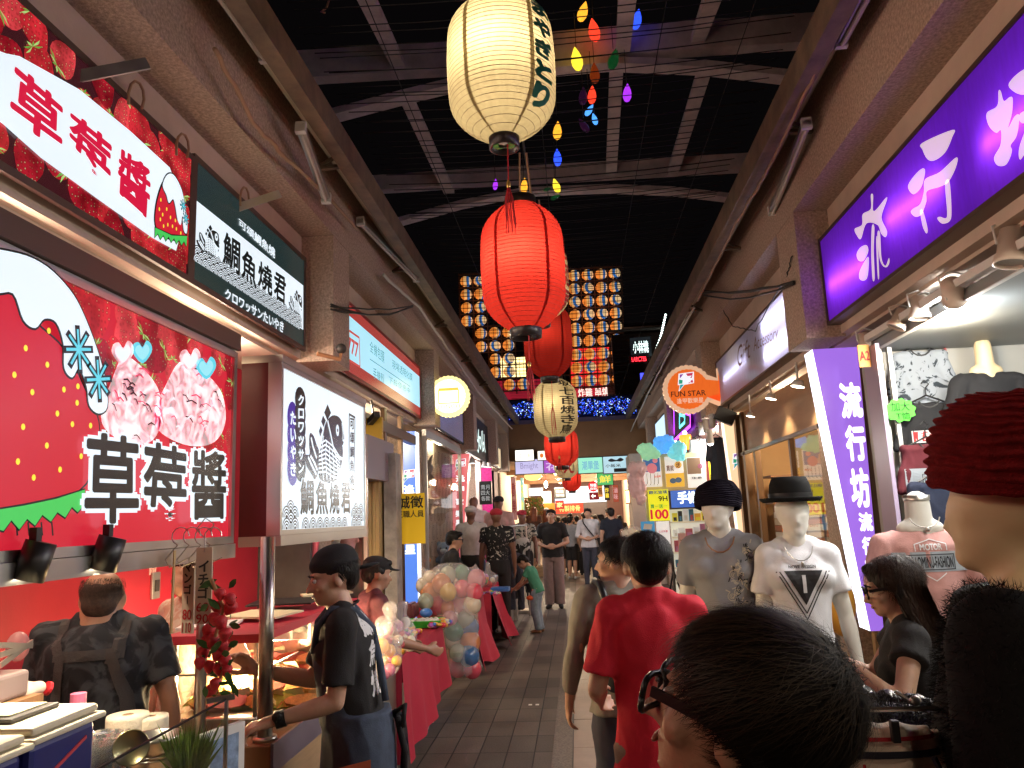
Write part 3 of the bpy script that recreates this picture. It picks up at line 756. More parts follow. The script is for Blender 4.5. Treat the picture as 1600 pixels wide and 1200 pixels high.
tag(mb.build('roof_net', mat('black_net_wire', (.006, .006, .007), .8)), 'black wire net stretched between the awnings under the roof trusses', 'net')
mb = MB(); p = at(512, 0, y=4); mb.tube([at(513, -40, y=4), at(514, 0, y=4), at(510, 12, y=4), at(502, 19, y=4), at(508, 20, y=4)], .006, 6)
tag(mb.build('hook', CABLE_T, None, True), 'rusty wire hook hanging in the dark upper left of the roof', 'hook')
# ---------------------------------------------------------------- paper lanterns
LW = paper('white_lantern_paper', (.46, .40, .255), 0.0)
LR = paper('red_lantern_paper', (.44, .030, .022), 0.0)
LSW = paper('seam_paper', (.36, .29, .17), 0, .5); LSR = paper('seam_paper_red', (.30, .015, .015), 0, .5)
LRIB = mat('lantern_rib', (.25, .2, .12), .7); LRIBR = mat('lantern_rib_red', (.22, .01, .012), .7)
LINK = mat('black_ink', (.008, .008, .008), .7); GINK = mat('green_ink', (.008, .15, .07), .7); RINK = mat('red_ink', (.42, .01, .015), .7)
def lantern(label, px, w, top, bot, D=.5, tp=.5, col='white', text=None, ink=None, tang=0, energy=10, tassel=None, tx=1.0, grp='paper lanterns hung in a row down the alley', ribs=None):
 """px centre column; w width; top/bot body rows in the photo"""
 Y = D*F/w*.985
 cpt = at(px, (top+bot)/2, y=Y); Hh = (bot-top)/F*Y*1.0
 t = thing('paper_lantern', label, 'lantern', cpt, grp)
 R_ = D/2; n = ribs or int(Hh/.022); prof = []
 def rad(f):          # f -1..1
  a = min(1, abs(f)); return R_*(1-.12*a**2-tp*(max(0, a-.45)/.55)**2.3)
 base = []
 for i in range(n*2+1):
  f = -1+2*i/(n*2); r_ = rad(f)+(0 if i % 2 else -.0045)
  base.append((r_, f*Hh/2))
 mb = MB(); M = Matrix.Translation(cpt)
 mb.lathe(base, 44, M); mb.build('paper_shade', LW if col == 'white' else LR, t, True)
 mb = MB()
 for i in range(0, n*2+1, 2):
  r_, z = base[i]; mb.lathe([(r_+.0004, z-.0016), (r_+.0022, z), (r_+.0004, z+.0016)], 44, M)
 m2 = MB()
 for k in range(5):
  a = .35+k*math.pi*.4; k0 = len(m2.v)
  for r_, z in base:
   for da_ in (-.045, .045): m2.v.append(cpt+V(((r_-.003)*math.cos(a+da_), (r_-.003)*math.sin(a+da_), z)))
  for i in range(len(base)-1): m2.f.append((k0+2*i, k0+2*i+1, k0+2*i+3, k0+2*i+2)); m2.mi.append(0)
 m2.build('seam', LSW if col == 'white' else LSR, t)
 mb.build('rib', LRIB if col == 'white' else LRIBR, t, True)
 re = rad(1)
 for s_, nm in ((-1, 'bottom_ring'), (1, 'top_ring')):
  mb = MB(); z = s_*Hh/2
  mb.lathe([(re*.98, z-s_*.012), (re*1.0, z-s_*.0), (re*.98, z+s_*.05), (re*.86, z+s_*.052), (re*.84, z)], 28, M)
  if s_ < 0: mb.lathe([(re*.84, z+s_*.02), (.001, z+s_*.02)], 28, M)
  o = mb.build(nm, mat('lantern_ring', (.02, .014, .012), .35), t, True)
  if s_ < 0 and w > 150:
   for j, (aa, cc) in enumerate(((-2.3, (.08, .35, .08)), (-1.57, (.7, .7, .6)), (-.8, (.08, .35, .08)))):
    m2 = MB(); m2.lathe([(.001, z-.0535), (.026, z-.0535), (.026, z-.050)], 14, Matrix.Translation(cpt+V((re*.5*math.cos(aa), re*.5*math.sin(aa), 0))))
    m2.build('sticker', mat('sticker%d' % (j % 2), cc, .5), o)
 mb = MB(); mb.tube([cpt+V((0, 0, Hh/2+.04)), cpt+V((.01, .02, Hh/2+.35))], .006, 6); mb.tube([cpt+V((.07, 0, Hh/2+.03)), cpt+V((.05, .03, Hh/2+.35))], .008, 6); mb.build('hanging_cord', CABLE_T, t)
 if tassel:
  mb = MB(); z1 = cpt.z-Hh/2-.05; L_ = tassel*Hh; x_ = cpt.x+.02; y_ = cpt.y-re*.6
  mb.tube([(x_, y_, z1), (x_-.005, y_, z1-L_*.45)], .003, 5)
  for j in range(14): a = j*.45; mb.tube([(x_-.005, y_, z1-L_*.45), (x_-.005+.018*math.cos(a), y_+.018*math.sin(a), z1-L_*.6), (x_+.022*math.cos(a), y_+.022*math.sin(a), z1-L_*(.9+.1*math.sin(j*3)))], .0016, 4)
  mb.build('tassel', RINK, t)
  mb = MB(); mb.ball((x_-.005, y_, z1-L_*.45), (.011, .011, .02), 7); mb.build('tassel_bead', mat('gold', (.6, .4, .1), .35, metal=.8), t, True)
 if text:
  mb = MB(); a0, da, z1, z0, chars, bold = text
  nch = len(chars); hh = (z1-z0)*Hh/nch
  for i, ch in enumerate(chars):
   vs, fs, _ = text2d(ch, bold)
   bm = bmesh.new(); vv = [bm.verts.new((a, b, d)) for a, b, d in vs]
   for f in fs:
    try: bm.faces.new([vv[q] for q in f])
    except ValueError: pass
   bmesh.ops.triangulate(bm, faces=bm.faces[:])
   for _ in range(2):
    es = [e for e in bm.edges if e.calc_length() > .16]
    if es: bmesh.ops.subdivide_edges(bm, edges=es, cuts=1); bmesh.ops.triangulate(bm, faces=bm.faces[:])
   for v in bm.verts:
    ang = a0+(v.co.x-.5)*da; z = (z1*Hh-hh*(i+1))+hh*(.06+.88*v.co.y); f = z/(Hh/2); r_ = rad(f)+.0035+v.co.z*.001
    v.co = cpt+V((r_*math.cos(ang), r_*math.sin(ang), z))
   mb.bm(bm)
  mb.build('lettering', ink or LINK, t)
 b = mat('bulb_glow', (1, .8, .5), .5, emit=30, emitc=(1, .72, .4))
 mb = MB(); mb.ball(cpt+V((-.02, -.38*R_, .03)), .03, 8); mb.build('bulb', b, t, True)
 lamp('lamp', cpt+V((-.02, -.38*R_, .03)), energy*.62, (1, .82, .56), .06, parent=t)
 return t
# ================================================================ small builders for signs
def cabinet(P, mb, u0, w0, u1, w1, depth, t=.03):
 P.slab(mb, u0, w0, u1, w1, -depth, -.012); P.frame(mb, u0, w0, u1, w1, t, -.0115, .008)
# ================================================================ backlit print materials
def berry_mat(name, c, s=.72):
 m, nt, N, L, b = _nt(name)
 tc = N.new('ShaderNodeTexCoord'); v = N.new('ShaderNodeTexVoronoi'); v.inputs['Scale'].default_value = 55; v.inputs['Randomness'].default_value = .55
 L.new(tc.outputs['Object'], v.inputs['Vector'])
 cr = N.new('ShaderNodeValToRGB'); e = cr.color_ramp.elements; e[0].position = .10; e[0].color = (c[0]*1.2, .42, .22, 1); e[1].position = .2; e[1].color = (c[0]*.55, c[1]*.4, c[2]*.4, 1); q = e.new(.42); q.color = (*c, 1)
 L.new(v.outputs['Distance'], cr.inputs[0])
 n = N.new('ShaderNodeTexNoise'); n.inputs['Scale'].default_value = 9; n.inputs['Detail'].default_value = 3; L.new(tc.outputs['Object'], n.inputs['Vector'])
 mx = N.new('ShaderNodeMix'); mx.data_type = 'RGBA'; mx.blend_type = 'MULTIPLY'; mx.inputs['Factor'].default_value = 1
 c2 = N.new('ShaderNodeValToRGB'); e = c2.color_ramp.elements; e[0].position = .35; e[0].color = (.35, .3, .3, 1); e[1].position = .66; e[1].color = (1.4, 1.7, 1.7, 1)
 L.new(n.outputs['Fac'], c2.inputs[0]); L.new(cr.outputs[0], mx.inputs['A']); L.new(c2.outputs[0], mx.inputs['B'])
 L.new(mx.outputs['Result'], b.inputs['Emission Color']); b.inputs['Emission Strength'].default_value = s
 b.inputs['Base Color'].default_value = (*[q*.4 for q in c], 1); b.inputs['Roughness'].default_value = .25
 return m
BERRY = [berry_mat('printed_berry_a', (.62, .02, .03)), berry_mat('printed_berry_b', (.42, .008, .02)), berry_mat('printed_berry_c', (.75, .05, .06))]
LEAFP = emat('printed_leaf', (.16, .42, .06), .8, .3, 30); LEAFL = emat('printed_leaf_light', (.45, .75, .22), .8, .3, 30)
PDARK = emat('printed_dark', (.05, .008, .012), .8)
PWHITE = emat('lit_white', (.80, .90, .97), 1.0, .10, 2)
PRED = emat('lit_red', (.60, .016, .035), .95, .08, 2)
PBLACK = emat('printed_black', (.015, .018, .018), .5)
PGREY = emat('printed_char', (.035, .032, .03), .6)
PSLATE = emat('printed_slate', (.025, .05, .05), .6)
PYEL = emat('printed_yellow', (.9, .75, .05), 1.0); PGRN = emat('printed_green', (.06, .55, .10), 1.0); PCYAN = emat('printed_cyan', (.12, .62, .75), 1.0)
PPINK = emat('printed_pink', (.85, .30, .38), .9, .35, 14); PPINK2 = emat('printed_light_pink', (.95, .62, .66), .9, .3, 16); PCHOC = emat('printed_chocolate', (.06, .01, .015), .6)
PINDIGO = emat('printed_indigo', (.05, .02, .35), .7)
def sundae_mat():
 m, nt, N, L, b = _nt('printed_sundae')
 tc = N.new('ShaderNodeTexCoord'); n = N.new('ShaderNodeTexNoise'); n.inputs['Scale'].default_value = 13; n.inputs['Detail'].default_value = 5; n.inputs['Distortion'].default_value = 2.2
 cr = N.new('ShaderNodeValToRGB'); e = cr.color_ramp.elements; e[0].position = .34; e[0].color = (.10, .01, .02, 1); e[1].position = .62; e[1].color = (1, .85, .86, 1)
 for p_, c in ((.40, (.55, .04, .09)), (.47, (.85, .25, .32)), (.54, (.92, .5, .55))): q = e.new(p_); q.color = (*c, 1)
 L.new(tc.outputs['Object'], n.inputs['Vector']); L.new(n.outputs['Fac'], cr.inputs[0]); L.new(cr.outputs[0], b.inputs['Emission Color']); b.inputs['Emission Strength'].default_value = .8; b.inputs['Roughness'].default_value = .25
 return m
SUNDAE = sundae_mat()
def berries(P, mb, u0, w0, u1, w1, n, r, seed, lay=1):
 """strawberries printed side by side: materials 0-2 berries, 3-4 leaves"""
 rd = random.Random(seed)
 pts = []
 for i in range(n*6):
  c = (rd.uniform(u0, u1), rd.uniform(w0, w1))
  if all((c[0]-q[0])**2+(c[1]-q[1])**2 > (r*1.1)**2 for q in pts): pts.append(c)
  if len(pts) >= n: break
 for i, c in enumerate(pts):
  rr_ = r*rd.uniform(.8, 1.25); a = rd.uniform(-.9, .9)+(math.pi if rd.random() < .3 else 0); k = rd.choice((0, 0, 1, 2)); l = lay+i*.04
  def T(x, y): X, Y_ = x*rr_, y*rr_; return (min(u1, max(u0, c[0]+X*math.cos(a)-Y_*math.sin(a))), min(w1, max(w0, c[1]+X*math.sin(a)+Y_*math.cos(a))))
  out = []
  for j in range(20):
   t = 2*math.pi*j/20; y = -math.cos(t)*1.05; x = math.sin(t)*(.82-.22*(-y))*(1 if y > -.2 else .95)
   out.append(T(x*1.05, y))
  P.poly(mb, out, l, k)
  if rd.random() < .75:
   for j in range(6):
    t = math.pi/2+(j-2.5)*.62; s_ = .55+.2*rd.random()
    P.poly(mb, [T(0, .86), T(s_*math.cos(t-.22)*.6, .86+s_*math.sin(t-.22)*.35-.12), T(s_*math.cos(t)*1.1, .86+s_*math.sin(t)*.6-.15), T(s_*math.cos(t+.22)*.6, .86+s_*math.sin(t+.22)*.35-.12)], l+.3+j*.02, 3+j % 2)
def snow(P, mb, c, r, l, k_out, k_in, asp=1):
 for w_, kk, dl in ((r*.34, k_out, 0), (r*.14, k_in, .6)):
  for i in range(4):
   a = i*math.pi/4+.2; rr_ = r*(1.0 if kk == k_out else .88)
   P.line(mb, [(c[0]-rr_*math.cos(a)*asp, c[1]-rr_*math.sin(a)), (c[0]+rr_*math.cos(a)*asp, c[1]+rr_*math.sin(a))], w_, l+dl+i*.08, kk)
def outline(pts, k=1.0, d=0.01):
 """grow a closed outline by d"""
 n = len(pts); out = []
 ar = sum(pts[i][0]*pts[(i+1) % n][1]-pts[(i+1) % n][0]*pts[i][1] for i in range(n)); sg = 1 if ar > 0 else -1
 for i in range(n):
  a, b, c = V((*pts[i-1], 0)), V((*pts[i], 0)), V((*pts[(i+1) % n], 0)); d1 = (b-a).normalized(); d2 = (c-b).normalized(); t = (d1+d2)
  t = t.normalized() if t.length > 1e-6 else d1
  out.append((b.x+t.y*d*sg, b.y-t.x*d*sg))
 return out
def spl(pts, n=5):
 """closed smooth curve through points"""
 m = len(pts); out = []
 for i in range(m):
  p0, p1, p2, p3 = [V((*pts[(i+j) % m], 0)) for j in (-1, 0, 1, 2)]
  for j in range(n):
   t = j/n; q = .5*((2*p1)+(-p0+p2)*t+(2*p0-5*p1+4*p2-p3)*t*t+(-p0+3*p1-3*p2+p3)*t**3); out.append((q.x, q.y))
 return out
def straw_emblem(P, mb, f, l=3, blk=0, red=1, wht=2, yel=3, grn=4, cyan=5, lw=.008):
 """plain cream-topped strawberry (no face). f maps unit square to plane"""
 body = spl([f(*p) for p in ((.08, .20), (.04, .50), (.20, .86), (.45, .98), (.70, .80), (.90, .45), (.92, .20), (.5, .12))])
 P.polyf(mb, outline(body, d=lw*1.6), l, blk); P.polyf(mb, body, l+1, red)
 cream = spl([f(*p) for p in ((.18, .84), (.30, .72), (.38, .62), (.50, .70), (.58, .60), (.66, .42), (.76, .36), (.80, .50), (.86, .30), (.95, .26), (.97, .40), (.90, .62), (.75, .90), (.50, 1.06), (.30, 1.02))])
 P.polyf(mb, outline(cream, d=lw), l+2, blk); P.polyf(mb, cream, l+3, wht)
 gr = [f(.02, .20)]+[f(.02+.94*(i/12), .08+(.05 if i % 2 else -.02)) for i in range(13)]+[f(.97, .22), f(.5, .16)]
 P.polyf(mb, outline(gr, d=lw), l+2, blk); P.polyf(mb, gr, l+3, grn)
 for x, y in ((.15, .62), (.22, .42), (.16, .34), (.33, .52), (.45, .42), (.52, .30), (.64, .28), (.26, .26), (.38, .30), (.12, .48), (.78, .24), (.60, .40)):
  a, b = f(x, y); c, d = f(x+.018, y+.024); P.disc(mb, (a, b), abs(c-a), l+2, yel, 10, ry=abs(d-b))
FISH = dict(body=[(420, 285), (470, 295), (498, 345), (505, 400), (512, 455), (500, 520), (502, 560), (498, 610), (488, 665), (465, 715), (462, 762), (400, 790), (330, 765), (318, 700), (316, 620), (335, 520), (352, 430), (372, 340)],
   tail=[(258, 415), (282, 440), (300, 495), (322, 550), (322, 600), (318, 690), (292, 768), (262, 720), (228, 665), (214, 600), (222, 578), (250, 575), (246, 500), (248, 440)],
   fins=[[(386, 200), (412, 265), (385, 322), (361, 262)], [(352, 285), (372, 322), (356, 372), (338, 330)], [(335, 362), (347, 396), (331, 445), (321, 402)]])
def fish_logo(P, mb, g, l=2, blk=0, wht=1, lw=None):
 """g maps drawing coordinates (crop pixels of the side sign) to plane uv"""
 S_ = lambda pts: [g(*p) for p in pts]
 e = V((*g(400, 500), 0))-V((*g(412, 500), 0)); lw = lw or e.length*.8
 P.polyf(mb, spl(S_(FISH['body']), 3), l, blk); P.polyf(mb, spl(S_(FISH['tail']), 3), l+.3, blk)
 for f_ in FISH['fins']: P.poly(mb, S_(f_), l, blk)
 for a in ([(262, 455), (275, 520), (300, 600)], [(240, 600), (262, 650), (296, 720)], [(258, 590), (285, 640), (305, 690)]): P.line(mb, S_(a), lw*1.2, l+1, wht)
 for k in range(8):
  o = k*42; P.line(mb, S_([(322-o*.02, 500+o*.72), (370, 470+o*.80), (430, 520+o*.78), (478, 600+o*.52)]), lw*.7, l+1+k*.05, wht)
 for k in range(5):
  o = k*32; P.line(mb, S_([(352+o*.7, 440+o*1.2), (338+o*.95, 560+o*.8), (345+o*.9, 690+o*.3), (352+o*.8, 765)]), lw*.7, l+1.6+k*.05, wht)
 P.line(mb, S_([(385, 330), (405, 420), (425, 520), (448, 585), (495, 612)]), lw*1.3, l+2, wht)
 P.disc(mb, g(458, 396), lw*2.0, l+2, wht, 14, ry=lw*2.4); P.disc(mb, g(458, 396), lw*.8, l+2.6, blk, 10)
 P.line(mb, S_([(492, 345), (500, 420), (498, 470), (520, 480), (508, 505), (496, 515)]), lw*.9, l+2, wht)
def waves(P, mb, u0, w0, u1, w1, r, l=2, blk=0, wht=1):
 row = 0; w = w0
 rows = []
 while w < w1: rows.append(w); w += r*.5
 for i, w in enumerate(rows[::-1]):
  n = int((u1-u0)/(2*r))+1
  for k in range(n+1):
   c = u0+2*r*k+(r if i % 2 else 0)
   if c-r < u0-1e-6 or c+r > u1+1e-6: continue
   P.disc(mb, (c, w), r, l+i*.5, blk, 18, a0=0, a1=math.pi)
   for j, q in enumerate((.88, .62, .36)):
    P.ring(mb, (c, w), r*q, r*(q-.13), l+i*.5+.2, wht, 14, 0, math.pi)
def sign_box(name, label, cat, P, u0, w0, u1, w1, depth, cab=None, group=None):
 """backlit sign: Empty + cabinet; returns the Empty"""
 t = thing(name, label, cat, P.p((u0+u1)/2, w0), group)
 mb = MB(); cabinet(P, mb, u0, w0, u1, w1, depth); mb.build('cabinet', cab or ALU, t)
 return t
# ================================================================ left row, upper signs
PL = Plane((-1.77, 0, 0), (0, 1, 0), (0, 0, 1))
H_ = PL.hit
def hp(P, pts, tr=None): return [P.hit(*(tr(*p) if tr else p)) for p in pts]
def crop(ox, oy, s): return lambda x, y: (ox+x/s, oy+y/s)
# --- strawberry sign
t = sign_box('shop_sign', 'long backlit shop sign printed with strawberries and red characters on a white band', 'sign', PL, 1.3, 2.78, 3.32, 3.36, .05, mat('sign_edge_brown', (.10, .06, .05), .5))
mb = MB(); PL.rect(mb, 1.3, 2.78, 3.32, 3.36, 2); mb.build('panel', PDARK, t)
mb = MB(); berries(PL, mb, 1.3, 2.78, 3.32, 3.36, 62, .088, 4, 3); mb.build('picture', BERRY+[LEAFP, LEAFL], t)
mb = MB(); PL.polyf(mb, hp(PL, [(-60, 60), (5, 84), (26, 88), (120, 140), (200, 205), (262, 262), (288, 330), (272, 392), (235, 372), (150, 312), (60, 247), (0, 194), (-60, 150)]), 8); mb.build('band', PWHITE, t)
mb = MB()
for ch, q in (('草', ((8, 183), (92, 240), (94, 163), (18, 96))), ('莓', ((102, 233), (167, 302), (171, 222), (104, 170))), ('醬', ((178, 300), (228, 345), (233, 264), (182, 229)))): qtext(PL, mb, ch, q, 10, .028)
mb.build('lettering', emat('lit_crimson', (.62, .01, .05), 1.0), t)
mb = MB(); f = quadmap(PL, ((235, 378), (288, 392), (291, 292), (240, 268)))
straw_emblem(PL, mb, f, 10, lw=.006)
for c in ((281, 322), (285, 342)): snow(PL, mb, PL.hit(*c), .028, 14, 0, 5)
mb.build('emblem', [PBLACK, PRED, PWHITE, PYEL, PGRN, PCYAN], t)
# --- black and white fish sign
t = sign_box('shop_sign', 'black and white sign with fish emblems and waves beside the strawberry sign', 'sign', PL, 3.38, 2.78, 4.88, 3.38, .05, mat('sign_edge_brown', (.10, .06, .05), .5))
mb = MB(); PL.rect(mb, 3.38, 2.78, 4.88, 3.38, 2); mb.build('panel', PSLATE, t)
cr = crop(280, 260, 4)
mb = MB(); PL.poly(mb, hp(PL, [(78, 580), (772, 1022), (772, 745), (80, 195)], cr), 3); mb.build('band', PWHITE, t)
mb = MB()
for ch, q in (('鯛', ((262, 600), (372, 690), (375, 470), (270, 400))), ('魚', ((380, 690), (475, 770), (478, 575), (385, 505))), ('燒', ((483, 745), (575, 820), (575, 640), (487, 580))), ('君', ((583, 820), (658, 875), (662, 700), (585, 650)))):
 qtext(PL, mb, ch, [cr(*p) for p in q], 6, .026)
mb.build('lettering', PBLACK, t)
mb = MB(); qtext(PL, mb, '可頌鯛魚燒', [cr(*p) for p in ((365, 372), (592, 580), (595, 515), (365, 320))], 5, .03)
qtext(PL, mb, 'クロワッサンたいやき', [cr(*p) for p in ((278, 830), (645, 1045), (648, 975), (280, 757))], 5, .03); mb.build('lettering', PWHITE, t)
mb = MB()
a = PL.hit(*cr(78, 580)); b = PL.hit(*cr(772, 1022))
waves(PL, mb, a[0], a[1]+.0, b[0], a[1]+.07, .042, 5)
for (x0, x1, y0, y1) in ((95, 250, 330, 580), (675, 765, 745, 940)):
 f = quadmap(PL, [cr(x0, y0+(y1-y0)*.80), cr(x1, y1), cr(x1, y0+(y1-y0)*.25), cr(x0, y0)])
 fish_logo(PL, mb, lambda x, y, f=f: f((x-214)/310, 1-(y-200)/590), 8)
mb.build('emblem', [PBLACK, PWHITE], t)
# --- pale blue sign
t = sign_box('shop_sign', 'pale blue backlit sign with red border, 777 and phone case lettering', 'sign', PL, 5.46, 2.80, 8.76, 3.36, .05, mat('sign_edge_red', (.35, .03, .03), .4))
PBLUE = emat('lit_pale_blue', (.42, .78, .92), 1.0, .12, 1.2); PRB = emat('lit_dull_red', (.50, .06, .05), .7)
mb = MB(); PL.rect(mb, 5.46, 2.80, 8.76, 2.90, 2); PL.rect(mb, 5.46, 3.27, 8.76, 3.36, 2); mb.build('border', PRB, t)
mb = MB(); PL.rect(mb, 5.46, 2.90, 8.76, 3.27, 2); mb.build('panel', PBLUE, t)
cr = crop(500, 470, 5.715)
mb = MB(); qtext(PL, mb, '777', [cr(*p) for p in ((240, 455), (335, 515), (338, 380), (240, 310))], 4, .03); PL.line(mb, hp(PL, [(232, 250), (345, 330), (352, 590), (240, 520)], cr), .02, 4, closed=True); mb.build('lettering', emat('lit_brick', (.6, .08, .07), .9), t)
mb = MB()
for s_, q in (('全機包膜', ((440, 450), (570, 560), (570, 455), (440, 350))), ('手機殼', ((470, 690), (568, 740), (568, 660), (470, 590))), ('現場透明化膜', ((640, 600), (820, 720), (820, 655), (640, 520))), ('下殺優惠中', ((610, 730), (800, 830), (800, 780), (610, 670)))):
 qtext(PL, mb, s_, [cr(*p) for p in q], 4, .0)
PL.line(mb, hp(PL, [(440, 520), (800, 765)], cr), .008, 4); mb.build('lettering', emat('lit_teal', (.08, .35, .40), .8), t)
# --- blank panel sign and the script sign further on
t = sign_box('shop_sign', 'unlit lilac grey blank sign panel in a dark frame behind the yellow shell sign', 'sign', PL, 9.25, 2.80, 12.2, 3.3, .05, DARKM)
mb = MB(); PL.rect(mb, 9.25, 2.8, 12.2, 3.3, 2); mb.build('panel', emat('dim_lilac', (.30, .26, .42), .35), t)  # blank panel with a faint glow put into its colour
t = sign_box('shop_sign', 'black sign with looping white neon script above the mannequins', 'sign', PL, 12.8, 2.72, 15.7, 3.42, .05, BLACK)
mb = MB(); PL.rect(mb, 12.8, 2.72, 15.7, 3.42, 2); mb.build('panel', BLACK, t)
mb = MB(); u0, u1 = 13.25, 15.2
S_ = lambda pts: [(u0+(u1-u0)*x, 2.85+.42*y) for x, y in pts]
for a in ([(.0, .35), (.05, .1), (.12, .05), (.16, .3), (.15, .7), (.1, .8), (.08, .5), (.16, .1), (.24, .5), (.28, .95), (.30, .4), (.32, .05)], [(.36, .9), (.38, .4), (.44, .35), (.50, .9), (.48, .3), (.44, -.1), (.38, -.05)], [(.56, .6), (.53, .25), (.60, .1), (.66, .4), (.62, .62), (.56, .6)], [(.74, .95), (.72, .3), (.76, .05)], [(.82, 1), (.80, .4), (.82, .1), (.88, .2), (.9, .45), (.86, .5), (.82, .4)], [(.94, .9), (.95, .3), (1.0, .1)]):
 PL.line(mb, S_(a), .045, 6)
mb.build('lettering', emat('neon_white', (.75, .95, .9), 1.6), t)
# small boxes under the awning end
t = sign_box('shop_sign', 'small lit beige sign at the far end of the left row', 'sign', PL, 16.3, 2.75, 18.4, 3.2, .05)
mb = MB(); PL.rect(mb, 16.3, 2.75, 18.4, 3.2, 2); mb.build('panel', emat('lit_beige', (.9, .7, .42), .8, .2, 4), t)
# ================================================================ strawberry light box over the stall
PB = Plane((-1.40, 0, 0), (0, 1, 0), (0, 0, 1))
u0 = .55; u1, wb = PB.hit(356, 838); _, wt = PB.hit(356, 556)
t = thing('light_box', 'large backlit menu board with a red strawberry and sundae photo above the stall', 'light box', (-1.4, (u0+u1)/2, wb))
mb = MB(); PB.slab(mb, u0, wb-.015, u1, wt+.015, -.14, -.01); PB.frame(mb, u0, wb, u1, wt, .028, -.142, .012); mb.build('frame', CHROME, t)
mb = MB(); PB.slab(mb, u0-.028, wb-.085, u1+.028, wb-.030, -.16, .02); mb.build('rail', CHROME, t)
mb = MB(); PB.slab(mb, u0, wt+.030, u1+.02, wt+.10, -.2, .03); mb.build('header', mat('brown_frame', (.10, .06, .045), .4, metal=.4), t)
mb = MB(); PB.rect(mb, u0, wb, u1, wt, 1); mb.build('panel', PRED, t)
cr = crop(0, 380, 2.4)
c_ = lambda *p: hp(PB, p, cr)
mb = MB(); a = PB.hit(*cr(250, 700)); 
berries(PB, mb, PB.hit(*cr(235, 300))[0], wb+.33, u1, wt, 46, .062, 9, 2); mb.build('picture', BERRY+[LEAFP, LEAFL], t)
# sundaes: layered dabs of pink, white and chocolate with heart sweets
mb = MB(); rd = random.Random(12)
for cx, cy, rx, ry in ((485, 590, 115, 165), (705, 600, 135, 160)):
 PB.polyf(mb, spl(c_((cx-rx, cy+40), (cx-rx*.7, cy-60), (cx-20, cy-ry), (cx+rx*.8, cy-60), (cx+rx, cy+60), (cx+rx*.7, cy+ry*.9), (cx, cy+ry), (cx-rx*.8, cy+ry*.7))), 6, 1)
 for i in range(26):
  a = rd.uniform(0, 6.28); q = math.sqrt(rd.random()); x, y = cx+rx*q*.8*math.cos(a), cy+ry*q*.8*math.sin(a); L_ = rd.uniform(14, 40); an = rd.uniform(-.6, 1.2)
  PB.line(mb, hp(PB, [(x, y), (x+L_*.5*math.cos(an), y+L_*.5*math.sin(an)-6), (x+L_*math.cos(an), y+L_*math.sin(an)+5)], cr), rd.uniform(.003, .007), 7+i*.1, rd.choice((3, 3, 2, 4)))
for (x, y, s_, k) in ((445, 415, 42, 1), (518, 410, 38, 5), (700, 440, 40, 1), (760, 470, 38, 5)):
 hpts = [(x, y+s_*1.1), (x-s_, y), (x-s_*.9, y-s_*.8), (x-s_*.4, y-s_), (x, y-s_*.5), (x+s_*.4, y-s_*1.15), (x+s_*.85, y-s_*.8), (x+s_*.9, y)]
 PB.polyf(mb, spl(hp(PB, hpts, cr), 3), 12.5, k)
 PB.polyf(mb, spl(hp(PB, [(x+(a-x)*.7, y+(b-y)*.7) for a, b in hpts], cr), 3), 13, k+1 if k == 1 else 6)
mb.build('picture', [PPINK, SUNDAE, PWHITE, PCHOC, emat('printed_rose', (.80, .10, .18), .9, .3, 20), PCYAN, emat('printed_sky', (.3, .75, .85), 1.0)], t)
# cream-topped strawberry: no face
mb = MB()
body = spl(c_((-560, 600), (-420, 380), (-250, 230), (-60, 160), (20, 180), (110, 300), (215, 400), (300, 560), (350, 700), (300, 900), (120, 985), (-200, 1000), (-500, 900)), 5)
PB.polyf(mb, outline(body, d=.007), 14, 0); PB.polyf(mb, body, 15, 1)
cream = spl(c_((-130, 30), (-60, 180), (20, 190), (60, 290), (105, 320), (140, 285), (185, 300), (212, 380), (215, 470), (245, 505), (272, 470), (300, 540), (310, 610), (345, 640), (378, 615), (372, 520), (340, 400), (285, 260), (235, 175), (150, 90), (40, 40)), 4)
PB.polyf(mb, outline(cream, d=.006), 16, 0); PB.polyf(mb, cream, 17, 2)
for x, y in ((70, 395), (158, 330), (152, 457), (27, 495), (215, 550), (268, 538), (265, 600), (247, 680), (316, 685), (190, 640), (95, 560), (60, 690), (150, 760), (40, 820), (200, 850), (280, 800), (-40, 560), (100, 880)):
 a, b = PB.hit(*cr(x, y)); PB.disc(mb, (a, b), .0075, 16, 3, 10, ry=.0085)
gr = c_((-100, 1010), (60, 985), (180, 960), (290, 925), (285, 985), (262, 1010), (240, 990), (215, 1030), (185, 1010), (160, 1045), (128, 1020), (100, 1060), (70, 1035), (40, 1075), (10, 1040), (-20, 1080), (-100, 1060))
PB.polyf(mb, outline(gr, d=.005), 18, 0); PB.polyf(mb, gr, 19, 4)
for x in (30, 75, 125, 165): PB.line(mb, c_((x, 1050), (x+4, 1095)), .006, 18, 0)
for c in ((265, 400), (340, 512)): snow(PB, mb, PB.hit(*cr(*c)), .062, 20, 0, 5, .95)
mb.build('emblem', [PBLACK, PRED, PWHITE, PYEL, PGRN, PCYAN], t)
Q3 = (('草', ((278, 1058), (490, 1050), (490, 730), (290, 705))), ('莓', ((505, 1045), (672, 1040), (672, 770), (508, 738))), ('醬', ((690, 1040), (822, 1035), (824, 785), (692, 772))))
mb = MB()
for ch, q in Q3:
 qtext(PB, mb, ch, [cr(q[0][0]-14, q[0][1]+14), cr(q[1][0]+12, q[1][1]+14), cr(q[2][0]+12, q[2][1]-12), cr(q[3][0]-14, q[3][1]-14)], 21, .085)
mb.build('lettering', PWHITE, t)
mb = MB()
for ch, q in Q3: qtext(PB, mb, ch, [cr(*p) for p in q], 23, .022)
mb.build('lettering', PGREY, t)
